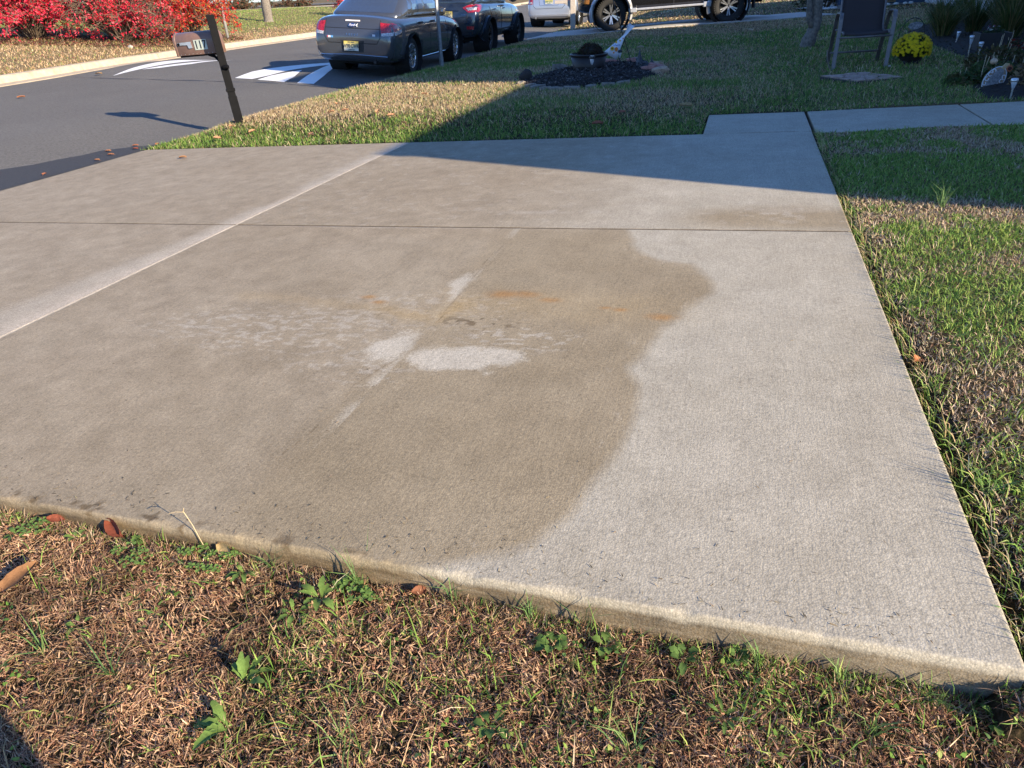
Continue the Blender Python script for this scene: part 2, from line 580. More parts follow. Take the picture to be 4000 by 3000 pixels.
CRACK = [(-1.028, 3.45), (-1.056, 2.964), (-1.04, 2.631), (-1.036, 2.402), (-1.022, 2.178), (-1.0, 2.005), (-1.071, 1.855), (-1.11, 1.722), (-1.096, 1.53), (-1.106, 1.399), (-1.13, 1.291)]
YELLOW = [(-2.056, 2.409), (-1.629, 2.365), (-1.293, 2.307), (-1.045, 2.26), (-1.003, 2.406)]
RUST = [(-0.844, 2.533, .06), (-0.757, 2.542, .05), (-0.635, 2.494, .035), (-0.344, 2.428, .025), (-1.36, 2.394, .03), (-1.434, 2.443, .03), (-0.40, 2.44, .02), (-0.18, 2.38, .045)]
XJ, YJ = -2.865, 3.455

t = NT('driveway_concrete')
p = t.pos()
A = t.n('Attribute', attribute_name='m1').outputs['Color']
B = t.n('Attribute', attribute_name='m2').outputs['Color']
sa = t.n('SeparateColor', {0: A}).outputs
sb = t.n('SeparateColor', {0: B}).outputs
nb = t.noise(1.1, p, 5, 0.6)
nm = t.noise(9.0, p, 5, 0.6)
nf = t.noise(150.0, p, 4, 0.6)
vo = t.n('TexVoronoi', {'Vector': p, 'Scale': 230.0}, feature='F1')
vd = vo.outputs['Distance']
broom = t.noise(30.0, t.scalev(p, (7.0, 0.35, 1.0)), 3, 0.6)
clean = t.ramp(nb, [(0.3, (0.412, 0.368, 0.286)), (0.7, (0.492, 0.446, 0.358))])
stain = t.ramp(nb, [(0.3, (0.296, 0.236, 0.150)), (0.7, (0.378, 0.310, 0.210))])
pink = t.ramp(nm, [(0.3, (0.308, 0.246, 0.168)), (0.7, (0.388, 0.318, 0.230))])
def thr(mask, lo, hi, amt=0.35):
    return t.ramp(t.math('ADD', mask, t.math('MULTIPLY', t.math('SUBTRACT', nf, 0.5), amt)), [(lo, 0.0), (hi, 1.0)])
c = t.mix(thr(sa[0], 0.18, 0.82), clean, stain)
c = t.mix(t.math('MULTIPLY', sb[2], 0.8), c, pink)
c = t.mix(t.math('MULTIPLY', thr(sb[1], 0.30, 0.75, 0.9), 0.75), c, (0.460, 0.405, 0.325))     # pale worn flecks
c = t.mix(t.math('MULTIPLY', thr(sb[0], 0.2, 0.9), 0.85), c, (0.56, 0.48, 0.385))             # pale tooled bands
c = t.mix(t.math('MULTIPLY', thr(sa[1], 0.25, 0.75, 0.7), 0.85), c, (0.56, 0.51, 0.42))       # whitish patches
c = t.mix(t.math('MULTIPLY', thr(t.n('Attribute', attribute_name='m2').outputs['Alpha'], 0.05, 1.0, 0.6), 0.75), c, (0.430, 0.310, 0.150))     # yellowish streak
c = t.mix(t.math('MULTIPLY', thr(sa[2], 0.10, 0.80, 0.6), 0.85), c, (0.40, 0.225, 0.085))     # rust
al = t.n('Attribute', attribute_name='m1').outputs['Alpha']
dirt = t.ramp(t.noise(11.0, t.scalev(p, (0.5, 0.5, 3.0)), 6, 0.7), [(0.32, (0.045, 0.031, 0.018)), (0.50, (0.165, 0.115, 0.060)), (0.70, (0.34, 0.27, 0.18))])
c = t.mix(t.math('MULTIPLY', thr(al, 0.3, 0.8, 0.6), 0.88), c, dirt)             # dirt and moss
grit = t.ramp(vd, [(0.0, 1.14), (0.3, 1.0), (0.6, 0.80)])
ngr = t.noise(95.0, p, 3, 0.75)
c = t.mix(1.0, c, t.ramp(ngr, [(0.30, 0.72), (0.46, 0.97), (0.60, 1.06), (0.72, 1.28)]), 'MULTIPLY')
c = t.mix(1.0, c, t.ramp(nm, [(0.30, 0.93), (0.70, 1.07)]), 'MULTIPLY')
c = t.mix(1.0, c, t.ramp(t.noise(3.2, p, 6, 0.65), [(0.30, (0.92, 0.90, 0.87)), (0.70, (1.07, 1.07, 1.07))]), 'MULTIPLY')
c = t.mix(1.0, c, t.ramp(broom, [(0.3, 0.90), (0.7, 1.08)]), 'MULTIPLY')
c = t.mix(1.0, c, grit, 'MULTIPLY')
c = t.mix(1.0, c, t.ramp(nf, [(0.25, 0.84), (0.5, 1.0), (0.8, 1.12)]), 'MULTIPLY')
pit = t.ramp(t.noise(60.0, p, 5, 0.75), [(0.66, 0.0), (0.73, 1.0)])
c = t.mix(t.math('MULTIPLY', pit, 0.55), c, (0.16, 0.13, 0.10))
h = t.math('ADD', t.math('MULTIPLY', broom, 0.55), t.math('ADD', t.math('MULTIPLY', vd, 0.8), t.math('MULTIPLY', nf, 0.8)))
t.bs(color=c, rough=0.86, spec=0.35, normal=t.bump(t.math('ADD', h, t.math('MULTIPLY', ngr, 0.8)), 0.24, 0.0026))
M_PAD = t.m

def slab_mesh(name, x0, x1, y0, y1, plane, depth, cell, masks=None, rad=(0.009, 0.009, 0.009, 0.009)):
    ed = [0.0, 0.002, 0.005, 0.009, 0.014, 0.02]
    def axis(a, b):
        n = max(2, int((b - a - 0.04) / cell))
        return np.unique(np.concatenate([a + np.array(ed), np.linspace(a + 0.02, b - 0.02, n), b - np.array(ed)]))
    xs_, ys_ = axis(x0, x1), axis(y0, y1)
    X, Y = np.meshgrid(xs_, ys_)
    Z = plane(X, Y) + 0.0015 * (vnoise(X, Y, 3.0, 5) - 0.5)
    for e, r_ in ((X - x0, rad[0]), (x1 - X, rad[1]), (Y - y0, rad[2]), (y1 - Y, rad[3])):
        k = np.clip(e, 0, r_)
        Z = Z - (r_ - np.sqrt(np.maximum(0, r_ ** 2 - (r_ - k) ** 2)))
    # small chips along the outer near edge
    if rad[2] > 0.0055:
        Z = Z - 0.006 * sm(0.55, 0.75, vnoise(X, Y * 0.3, 16, 301)) * np.exp(-((Y - y0) / 0.010) ** 2)
    nx_, ny_ = len(xs_), len(ys_)
    V = np.stack([X.ravel(), Y.ravel(), Z.ravel()], 1)
    I = np.arange(nx_ * ny_).reshape(ny_, nx_)
    Q = [np.stack([I[:-1, :-1].ravel(), I[:-1, 1:].ravel(), I[1:, 1:].ravel(), I[1:, :-1].ravel()], 1)]
    ring = np.concatenate([I[0, :], I[1:, -1], I[-1, -2::-1], I[-2:0:-1, 0]])
    base = len(V)
    parts = [V]
    prev = ring
    for j, (dz) in enumerate((0.02, 0.05, 0.09, depth)):
        L = V[ring].copy()
        L[:, 2] -= dz
        wob = 0.008 * (vnoise(L[:, 0] * 3 + L[:, 1], L[:, 2] * 20 + j, 4.0, 8) - 0.5)
        L[:, 0] += np.where(np.abs(L[:, 0] - x1) < 1e-6, wob, np.where(np.abs(L[:, 0] - x0) < 1e-6, -wob, 0))
        L[:, 1] += np.where(np.abs(L[:, 1] - y0) < 1e-6, wob - 0.002, 0)
        idx = np.arange(base, base + len(ring))
        base += len(ring)
        parts.append(L)
        Q.append(np.stack([prev, idx, np.roll(idx, -1), np.roll(prev, -1)], 1))
        prev = idx
    V = np.concatenate(parts)
    Q = np.concatenate(Q)
    a = masks(V, x0, x1, y0, y1) if masks else None
    me = np_mesh(name, V, Q, attrs=a)
    return me

def pad_masks(V, x0, x1, y0, y1):
    x, y, z = V[:, 0], V[:, 1], V[:, 2]
    top = S * x
    wx = x + 0.10 * (vnoise(x, y, 3.0, 21) - 0.5) + 0.012 * (vnoise(x, y, 18.0, 22) - 0.5)
    wy = y + 0.10 * (vnoise(x, y, 3.0, 23) - 0.5) + 0.012 * (vnoise(x, y, 18.0, 24) - 0.5)
    near_r = (x1 > 0) & (y0 < 2)
    m1 = np.zeros((len(V), 4))
    m2 = np.zeros((len(V), 4))
    st = np.zeros(len(V))
    if near_r:
        sd = poly_sd(wx, wy, STAIN)
        st = 1 - sm(-0.05, 0.055, sd)
        # the stain thins out towards the far left
        st = st * (0.72 + 0.28 * vnoise(x, y, 1.2, 31)) * (0.80 + 0.20 * sm(-1.20, -1.02, x))
        st = np.maximum(st, 0.55 * (sd < -0.3) * vnoise(x, y, 2.1, 39))
        st = st + 0.22 * np.exp(-((sd + 0.09) / 0.10) ** 2) * (sd < 0.02)
        for pw in WHITE:
            m1[:, 1] = np.maximum(m1[:, 1], (1 - sm(-0.035, 0.05, poly_sd(x + 0.10 * (vnoise(x, y, 13, 5, 4) - .5), y + 0.10 * (vnoise(x, y, 13, 6, 4) - .5), pw))) * (0.55 + 0.55 * vnoise(x, y, 11, 7, 4)))
        cd = line_d(x + 0.012 * (vnoise(x, y, 14, 7) - 0.5), y, CRACK)
        m1[:, 1] = np.maximum(m1[:, 1], 0.75 * np.exp(-(np.maximum(0, -(x + 1.04)) / 0.05) ** 2) * (cd < 0.07) * (x < -1.03) * vnoise(x, y, 9, 77, 2))
        m1[:, 3] = np.maximum(m1[:, 3], 0.62 * np.exp(-(cd / 0.006) ** 2) * (vnoise(x, y, 6, 71) > 0.42))
        yd = line_d(x, y + 0.05 * (vnoise(x, y, 6, 9) - .5), YELLOW)
        m2[:, 3] = 0.75 * np.exp(-(yd / 0.055) ** 2) * (0.4 + 0.6 * sm(-1.7, -1.05, x)) * (0.5 + vnoise(x, y, 12, 14))
        m2[:, 3] += 0.50 * np.exp(-((y - 2.45) / 0.16) ** 2) * np.exp(-((x + 0.6) / 0.55) ** 2) * (0.4 + vnoise(x, y, 9, 15))
        for rx, ry, s_ in RUST:
            m1[:, 2] = np.maximum(m1[:, 2], 0.98 * np.exp(-(((x - rx) / s_ / 1.25) ** 2 + ((y - ry) / (s_ * 0.7)) ** 2)) * (0.55 + 0.7 * vnoise(x, y, 30, 16)))
        fl = np.exp(-((x + 1.75) / 0.75) ** 2 - ((y - 2.08) / 0.24) ** 2) + np.exp(-((x + 0.62) / 0.22) ** 2 - ((y - 2.12) / 0.10) ** 2) + 0.8 * np.exp(-((x + 1.1) / 0.6) ** 2 - ((y - 2.40) / 0.2) ** 2) + 0.7 * np.exp(-((x + 1.15) / 0.3) ** 2 - ((y - 1.8) / 0.14) ** 2)
        m2[:, 1] = np.clip(fl, 0, 1) * (0.75 * sm(0.50, 0.66, vnoise(x * 0.8 + 0.4 * y, y * 1.9, 38, 18, 4)) + 0.20)
        wsp = np.exp(-((np.minimum(0, poly_sd(x, y, STAIN)) + 0.03) / 0.10) ** 2)
        m2[:, 1] = np.maximum(m2[:, 1], 0.45 * wsp * sm(0.50, 0.70, vnoise(x, y, 48, 19, 4)))
        m2[:, 2] = (0.45 * (1 - sm(-1.18, -1.02, x)) + 0.4 * (1 - sm(-2.4, -1.0, x))) * (0.6 + 0.6 * vnoise(x, y, 1.6, 55))
        dk = np.exp(-((x + 0.85) / 0.25) ** 2 - ((y - 2.24) / 0.10) ** 2)
        m1[:, 3] = np.maximum(m1[:, 3], 0.85 * dk * sm(0.56, 0.66, vnoise(x, y * 1.3, 34, 25)))
    elif x1 > 0:                                                    # far right slab
        n_ = vnoise(x, y, 1.5, 41)
        st = np.clip(0.45 * np.exp(-((y - 3.66) / 0.20) ** 2) * sm(-0.4, 0.1, x) * 1.9 + 0.62 * (1 - sm(-1.6, -0.2, x)) + 0.25 * n_, 0, 0.8)
        m2[:, 1] = 0.7 * np.exp(-((x + 1.05) / 0.3) ** 2 - ((y - 3.75) / 0.05) ** 2) + 0.6 * np.exp(-((x - 0.3) / 0.25) ** 2 - ((y - 3.80) / 0.07) ** 2) + 0.5 * (vnoise(x, y * 1.4, 16, 45) > 0.66)
        m2[:, 2] = 0.7 * (1 - sm(-1.5, 0.2, x))
    else:
        st = 0.35 + 0.35 * vnoise(x, y, 1.1, 51)
        m2[:, 2] = 0.9
        e = XJ - x
        band = np.exp(-(e / (0.16 + 0.22 * (1 - sm(1.6, 3.4, y)))) ** 2) * sm(0.25, 0.6, vnoise(x, y, 2.4, 61) + 0.2)
        m2[:, 1] = np.maximum(m2[:, 1], np.clip(band * 1.15, 0, 1))
        m2[:, 1] = np.maximum(m2[:, 1], 0.6 * np.exp(-((y - 3.1) / 0.2) ** 2 - ((x + 3.6) / 0.4) ** 2) * vnoise(x, y, 4, 63))
    m1[:, 0] = st
    edge = np.minimum(np.minimum(x - x0, x1 - x), np.minimum(y - y0, y1 - y))
    tl = np.where(x - x0 < 0.04, 0.7, 1.0)
    jw = 0.05 + 0.10 * (1 - sm(1.2, 3.6, y)) + 0.05 * vnoise(x, y, 3.0, 66)
    jl = np.exp(-((x1 - x) / jw) ** 2) * (x1 < 0) * (0.55 + 0.7 * vnoise(x, y, 5.0, 67, 4))
    m2[:, 0] = np.maximum(0.12 * np.exp(-(edge / 0.020) ** 2), 0.95 * jl) * (top - z < 0.02)
    jd = np.exp(-((y - YJ) / 0.014) ** 2) * (top - z < 0.02)
    m1[:, 3] = np.maximum(m1[:, 3], jd * (0.35 + 0.75 * vnoise(x, y * 0 + 1.0, 14, 95, 4)))
    # grime on the outer faces and along the near edge
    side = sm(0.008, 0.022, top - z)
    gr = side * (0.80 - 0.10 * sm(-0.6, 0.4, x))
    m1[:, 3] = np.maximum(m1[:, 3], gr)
    ne = np.exp(-((y - 0.98) / 0.05) ** 2) * (y0 < 2)
    ne = ne * (top - z < 0.012)
    m1[:, 3] = np.maximum(m1[:, 3], ne * 0.7 * sm(0.60, 0.72, vnoise(x, y, 30, 83)) * (1 - 0.9 * sm(-0.75, -0.4, x)) + ne * 0.45 * (1 - sm(-1.6, -0.8, x)))
    sp = sm(0.76, 0.84, vnoise(x, y, 36, 84))
    m1[:, 3] = np.maximum(m1[:, 3], 0.35 * sp)
    return {'m1': m1, 'm2': m2}

driveway = struct(thing('driveway', 'stained concrete parking pad of four slabs', None))
GAP = 0.006
PLANE = lambda X, Y: S * X
for (x0, x1, y0, y1, cell) in ((XJ + GAP, 0.587, 0.98, YJ - GAP, 0.011), (-5.905, XJ - GAP, 0.98, YJ - GAP, 0.018), (XJ + GAP, 0.587, YJ + GAP, 6.03, 0.016), (-5.905, XJ - GAP, YJ + GAP, 6.03, 0.022)):
    link('slab', slab_mesh('slab', x0, x1, y0, y1, PLANE, 0.15, cell, pad_masks, (0.006 if x0 < -5 else 0.002, 0.007 if x1 > 0 else 0.002, 0.006 if y0 < 2 else 0.002, 0.006 if y1 > 5 else 0.002)), M_PAD, driveway, smooth=True)
M_DIRT = mat('joint_dirt', (0.05, 0.035, 0.022), 0.95, var=0.3, scale=60, bump=0.5)
M_GROUT = mat('joint_pale', (0.47, 0.40, 0.30), 0.95, var=0.2, scale=40, bump=0.4)
MB().add([(XJ - 0.008, 0.99, S * (XJ - 0.008) - 0.0008), (XJ + 0.008, 0.99, S * (XJ + 0.008) - 0.0008), (XJ + 0.008, 6.02, S * (XJ + 0.008) - 0.0008), (XJ - 0.008, 6.02, S * (XJ - 0.008) - 0.0008)], [(0, 1, 2, 3)]).build('joint_filler', M_GROUT, driveway, fix=False)
MB().add([(-5.89, YJ - 0.008, S * -5.89 - 0.0012), (0.57, YJ - 0.008, S * 0.57 - 0.0012), (0.57, YJ + 0.008, S * 0.57 - 0.0012), (-5.89, YJ + 0.008, S * -5.89 - 0.0012)], [(0, 1, 2, 3)]).build('joint_filler', M_DIRT, driveway, fix=False)

# ---------------------------------------------------------------- front walk
walk = struct(thing('front_walk', 'concrete front walk leading from the pad towards the house', None))
def walk_masks(V, x0, x1, y0, y1):
    x, y, z = V[:, 0], V[:, 1], V[:, 2]
    e = np.minimum(np.minimum(x - x0, x1 - x), np.minimum(y - y0, y1 - y))
    m1 = np.zeros((len(V), 4)); m2 = np.zeros((len(V), 4))
    m1[:, 0] = 0.3 * vnoise(x, y, 2.0, 91)
    m1[:, 3] = 0.7 * np.exp(-(e / 0.006) ** 2)
    return {'m1': m1, 'm2': m2}
for (x0, x1) in ((-0.235, 0.590), (0.612, 1.79), (1.80, 3.0), (3.01, 4.2), (4.21, 5.4)):
    y0 = 6.04 if x0 < 0 else 5.95
    link('slab', slab_mesh('slab', x0, x1, y0 + 0.0, 6.98, (lambda X, Y: S * X + 0.001 + 0.012 * np.clip(X - 0.6, 0, 3)), 0.14, 0.05, walk_masks), M_PAD, walk, smooth=True)

# ---------------------------------------------------------------- grass
BEDP = [(-2.86, 9.75), (-2.66, 9.15), (-2.22, 8.60), (-1.85, 8.62), (-1.50, 8.86), (-1.18, 9.25), (-0.98, 9.95), (-1.08, 10.75), (-1.35, 11.55), (-1.70, 11.80), (-2.15, 11.55), (-2.65, 11.15)]
RBED = [(2.02, 7.12), (2.10, 8.3), (2.42, 8.6), (2.58, 10.0), (2.60, 12.0), (2.45, 13.5), (2.8, 15.5), (3.6, 17.5), (5.1, 18.5), (5.1, 7.1)]
M_GRASS = mat_vcol('grass_blade', 0.65, 0.22, 70.0)
def blades(x, y, z, L, W, ang, lean, droop, twist, col):
    n = len(x)
    d = np.stack([np.cos(ang), np.sin(ang)], 1)
    base = np.stack([x, y, z], 1)
    def step(l, a):
        return np.stack([d[:, 0] * np.sin(a) * l, d[:, 1] * np.sin(a) * l, np.cos(a) * l], 1)
    mid = base + step(L * 0.5, lean)
    tip = mid + step(L * 0.5, lean + droop)
    sd = np.stack([-d[:, 1], d[:, 0], np.zeros(n)], 1)
    nr = np.stack([-d[:, 0] * np.cos(lean), -d[:, 1] * np.cos(lean), np.sin(lean)], 1)
    sd = (sd * np.cos(twist)[:, None] + nr * np.sin(twist)[:, None]) * (W * 0.5)[:, None]
    V = np.stack([base - sd, base + sd, mid + sd * 0.85, mid - sd * 0.85, tip], 1).reshape(-1, 3)
    b = np.arange(n)[:, None] * 5
    Q = b + np.array([[0, 1, 2, 3]])
    T = b + np.array([[3, 2, 4]])
    C = np.repeat(col, 5, axis=0)
    return V, Q, T, C
def join(parts):
    V, Q, T, C, o = [], [], [], [], 0
    for v, q, t_, c_ in parts:
        V.append(v); Q.append(q + o); T.append(t_ + o); C.append(c_)
        o += len(v)
    return np.concatenate(V), np.concatenate(Q), np.concatenate(T), np.concatenate(C)
def U(a, b, n):
    return rng.uniform(a, b, n)
PAL_DRY = np.array([(0.40, 0.295, 0.205), (0.50, 0.40, 0.29), (0.30, 0.20, 0.13), (0.20, 0.115, 0.072), (0.25, 0.145, 0.105), (0.11, 0.066, 0.046), (0.35, 0.28, 0.155)])
PAL_GRN = np.array([(0.105, 0.205, 0.032), (0.16, 0.28, 0.048), (0.225, 0.335, 0.068), (0.31, 0.38, 0.10), (0.065, 0.135, 0.035)])
PAL_STRAW = np.array([(0.56, 0.43, 0.25), (0.47, 0.345, 0.19), (0.64, 0.52, 0.34), (0.37, 0.26, 0.135)])
def pick(pal, n, w=None):
    i = rng.choice(len(pal), n, p=None if w is None else np.array(w) / sum(w))
    return pal[i] * rng.uniform(0.8, 1.2, (n, 1)) * rng.uniform(0.94, 1.06, (n, 3))
def mixcol(dry, grn, f):
    k = rng.random(len(f)) < f
    return np.where(k[:, None], grn, dry)
def grass(name, parts, label, m=None):
    V, Q, T, C = join(parts)
    o = link(name, np_mesh(name, V, Q, T, col=C), m or M_GRASS)
    return tag(o, label, 'grass', kind='stuff')
def keep_out(x, y):
    """True where no grass grows: slabs, walk, road"""
    pad = (x < 0.60) & (x > -5.93) & (y > 0.968) & (y < 6.045)
    wk = (x > -0.25) & (x < 5.5) & (y > 5.94) & (y < 6.985)
    wk &= ~((x < 0.60) & (y < 6.04))
    dw = ((y - 21.75) > 0.262 * (x + 3.7) - 0.16) & ((y - 21.75) < 0.262 * (x + 3.7) + 2.5) & (x < 2.0) & (x > -6.3)
    bed = (poly_sd(x, y, BEDP) < -0.02) | (poly_sd(x, y, RBED) < -0.05)
    rd = (x < road_near(y) + 0.02) & (x > road_far(y) - 0.23)
    return pad | wk | rd | dw | bed
def scatter(n, x0, x1, y0, y1, dens=None):
    x, y = U(x0, x1, n), U(y0, y1, n)
    k = ~keep_out(x, y)
    if dens is not None:
        k &= rng.random(n) < dens(x, y)
    return x[k], y[k]

# near foreground: matted dry crabgrass
x, y = scatter(260000, -2.3, 1.15, 0.25, 0.985, lambda a, b: 0.35 + 0.65 * sm(0.35, 0.55, vnoise(a, b, 24, 107, 2)))
n = len(x)
g = ground_z(x, y)
clump = vnoise(x, y, 16, 101)
tone = vnoise(x, y, 7, 102)
ang = 2 * np.pi * vnoise(x, y, 5.0, 103, 2) * 2 + rng.normal(0, 1.5, n)
dry = pick(PAL_DRY, n, [5, 3.0, 3, 1.5, 2.0, 0.8, 1.0]) * np.array([1.10, 0.94, 0.84]) * (0.30 + 1.25 * tone)[:, None]
grn = pick(PAL_GRN, n, [2, 2, 2, 3, 1])
gf = np.clip((vnoise(x, y, 4.0, 104) - 0.55) * 0.7, 0.02, 0.25) + 0.10 * sm(-0.9, 0.4, x) * (vnoise(x, y, 6, 118) > 0.5)
lng = rng.random(n) < 0.22
P1 = blades(x, y, g + U(-0.004, 0.010, n) + 0.016 * (clump - 0.4), np.where(lng, U(0.022, 0.048, n), U(0.005, 0.021, n)), np.where(lng, U(0.0009, 0.0018, n), U(0.0010, 0.0029, n)), ang, np.where(lng, U(R(60), R(98), n), U(R(20), R(96), n)), rng.normal(0.2, 0.5, n), rng.normal(0, 0.9, n), mixcol(dry, grn, gf))
x, y = scatter(16000, -2.3, 1.15, 0.22, 0.985, lambda a, b: np.clip((vnoise(a, b, 5, 105) - 0.52 + 0.12 * sm(-0.8, 0.5, a)) * 3.0, 0.02, 1) * (0.4 + 0.6 * sm(0.5, 0.9, b)))
n = len(x)
P2 = blades(x, y, ground_z(x, y), U(0.018, 0.060, n), U(0.0014, 0.0030, n), U(0, 6.28, n), U(R(5), R(70), n), U(0, 0.9, n), U(-0.8, 0.8, n), pick(PAL_GRN, n, [2, 2, 2, 2, 1]))
x, y = scatter(700, -2.3, 1.15, 0.30, 0.985, lambda a, b: 0.25 + (vnoise(a, b, 3, 106) > 0.5) * 0.6)
n = len(x)
P3 = blades(x, y, ground_z(x, y), U(0.06, 0.125, n), U(0.0014, 0.0028, n), U(0, 6.28, n), U(R(15), R(72), n), U(0.1, 1.0, n), U(-0.8, 0.8, n), mixcol(pick(PAL_STRAW, n), pick(PAL_GRN, n, [1, 2, 3, 3, 1]), np.full(n, 0.75)))
x, y = scatter(9000, -2.3, 1.15, 0.25, 0.985, lambda a, b: np.clip((vnoise(a, b, 6, 108) - 0.50 + 0.10 * sm(-0.6, 0.3, a)) * 4, 0, 1))
n = len(x)
P4 = blades(x, y, ground_z(x, y) + U(0.004, 0.018, n), U(0.006, 0.014, n), U(0.005, 0.010, n), U(0, 6.28, n), U(R(55), R(95), n), U(-0.2, 0.4, n), U(-0.5, 0.5, n), pick(PAL_GRN, n, [3, 3, 2, 1, 2]))
x, y = scatter(5200, -2.3, 0.70, 0.925, 0.985, lambda a, b: 0.25 + 0.75 * (vnoise(a, b, 9, 109) > 0.45))
n = len(x)
P5 = blades(x, y, ground_z(x, y) - 0.003, U(0.018, 0.050, n), U(0.0012, 0.0026, n), rng.normal(1.3, 1.2, n), U(R(5), R(65), n), U(-0.1, 0.9, n), U(-0.8, 0.8, n), mixcol(pick(PAL_DRY, n, [4, 2, 3, 3, 3, 2, 1]), pick(PAL_GRN, n), 0.25 + 0.3 * sm(-0.9, 0.2, x)))
grass('foreground_grass', [P1, P2, P3, P4, P5], 'matted brown dry grass with thin green blades in the foreground')

# right-hand lawn, beside the pad
gm = lambda a, b: vnoise(a, b, 2.1, 111, 3)
x, y = scatter(320000, 0.60, 2.9, 0.75, 5.99, lambda a, b: np.clip(1.5 - 0.16 * b, 0.35, 1) * (0.35 + 0.65 * sm(0.60, 0.66, a)))
n = len(x)
far = np.clip(y / 3.0, 1.0, 2.2)
gfr = np.clip((0.60 * gm(x, y) + 0.40 * vnoise(x, y, 6.5, 115) - 0.46) * 4.5 + 0.25 + 0.45 * sm(3.9, 4.4, y), 0.10, 0.92)  # last term: greener, darker blades where the house shadow falls, deepening its shade
P1 = blades(x, y, ground_z(x, y) - 0.004, U(0.013, 0.036, n) * (0.95 + 0.30 * gfr), U(0.0020, 0.0040, n) * far, U(0, 6.28, n), U(R(8), R(88), n), U(-0.1, 0.9, n), U(-0.9, 0.9, n), mixcol(pick(PAL_DRY, n, [5, 5, 2, 0.5, 0.5, .2, 3]) * 1.15, pick(PAL_GRN, n, [1.5, 3, 4, 4, 0.5]), gfr))
x, y = scatter(4500, 0.61, 2.9, 0.8, 5.9, lambda a, b: (gm(a, b) > 0.50) * 0.9 + 0.05)
n = len(x)
P2 = blades(x, y, ground_z(x, y), U(0.035, 0.085, n), U(0.0022, 0.0040, n), U(0, 6.28, n), U(R(5), R(65), n), U(0.1, 1.1, n), U(-0.8, 0.8, n), pick(PAL_GRN, n, [1, 3, 4, 2, 0.5]))
y = U(1.0, 5.9, 1500)
x = U(0.598, 0.64, 1500)
n = 1500
P3 = blades(x, y, ground_z(x, y) + 0.01, U(0.04, 0.085, n), U(0.0016, 0.0032, n), rng.normal(3.1, 0.9, n), U(R(10), R(55), n), U(0.2, 1.0, n), U(-0.8, 0.8, n), mixcol(pick(PAL_STRAW, n), pick(PAL_GRN, n), np.full(n, 0.6)))
grass('side_lawn_grass', [P1, P2, P3], 'green and straw coloured grass right of the concrete pad')

# lawn beyond the pad
def far_mix(a, b):
    n1 = vnoise(a, b, 0.55, 121, 3)
    n2 = vnoise(a, b, 1.7, 122, 3)
    f = np.clip((0.50 * n1 + 0.50 * n2 - 0.40) * 3.0 + 0.08, 0.10, 0.92)
    edge = 1 - sm(0.30, 1.15, b - 6.03 + 0.5 * (n2 - 0.5))
    straw = sm(6.6, 7.2, b) * (1 - sm(8.7, 9.6, b)) * (1 - sm(-3.0, -1.9, a))
    band = np.exp(-((b - 15.5 - 0.25 * (a + 2)) / 1.3) ** 2)
    f = np.maximum(f * (1 - 0.55 * straw), 0.85 * edge)
    f = np.maximum(f, 0.8 * band)
    f = np.where(b > 18.5, f * 0.35, f)
    f = np.maximum(f, (0.82 - 0.3 * n2) * sm(-0.8, 0.8, a) * (b < 14.5))
    return f
def lawn_part(n, x0, x1, y0, y1, Lr, Wr, dens=None, zoff=-0.006):
    x, y = scatter(n, x0, x1, y0, y1, dens)
    n = len(x)
    f = far_mix(x, y)
    dry = np.where((rng.random(n) < 0.7)[:, None], pick(PAL_STRAW, n), pick(PAL_DRY, n))
    return blades(x, y, ground_z(x, y) + zoff, U(Lr[0], Lr[1], n) * (0.8 + 0.4 * f), U(Wr[0], Wr[1], n), U(0, 6.28, n), U(R(8), R(80), n), U(-0.1, 0.9, n), U(-0.9, 0.9, n), mixcol(dry, pick(PAL_GRN, n, [3, 3, 2, 1, 2]), f))
PA = lawn_part(150000, -6.0, 3.4, 6.04, 9.5, (0.03, 0.065), (0.0030, 0.0060))
PB = lawn_part(110000, -6.1, 4.6, 9.5, 15.0, (0.035, 0.07), (0.0050, 0.0090))
PC = lawn_part(80000, -6.4, 5.6, 15.0, 23.5, (0.04, 0.08), (0.0080, 0.014))
PD = lawn_part(26000, -9.0, 9.0, 23.5, 45.0, (0.05, 0.10), (0.018, 0.034))
grass('far_lawn_grass', [PA, PB, PC, PD], 'patchy straw and green lawn grass beyond the concrete pad')

# verge across the street
x, y = scatter(230000, -30, -14, 7, 46, lambda a, b: np.clip(1.25 - 0.02 * (b - 6) , 0.3, 1))
k = x < road_far(y) - 0.22
x, y = x[k], y[k]
n = len(x)
d = road_far(y) - x
f = np.clip(sm(1.2, 3.2, d + 1.2 * (vnoise(x, y, 0.7, 131) - 0.5)) * sm(17, 21.5, y) * 0.75 + 0.10 + 0.3 * (vnoise(x, y, 1.5, 132) - 0.45), 0.04, 0.85)
leaf = rng.random(n) < 0.30 * np.exp(-((d - 1.9) / 0.8) ** 2) * (y < 27)
cc = mixcol(pick(PAL_STRAW, n) * np.array([1.12, 1.02, 1.0]), pick(PAL_GRN, n, [1, 2, 3, 3, 0.5]), f)
cc = np.where(leaf[:, None], pick(np.array([(0.50, 0.10, 0.09), (0.60, 0.26, 0.20), (0.42, 0.20, 0.10)]), n), cc)
P1 = blades(x, y, ground_z(x, y) - 0.005, U(0.04, 0.09, n), np.where(leaf, 0.045, U(0.006, 0.014, n)), U(0, 6.28, n), np.where(leaf, R(88), U(R(10), R(80), n)), U(-0.1, 0.7, n), U(-0.6, 0.6, n), cc)
grass('verge_grass', [P1], 'straw coloured grass strip with fallen red leaves across the street')

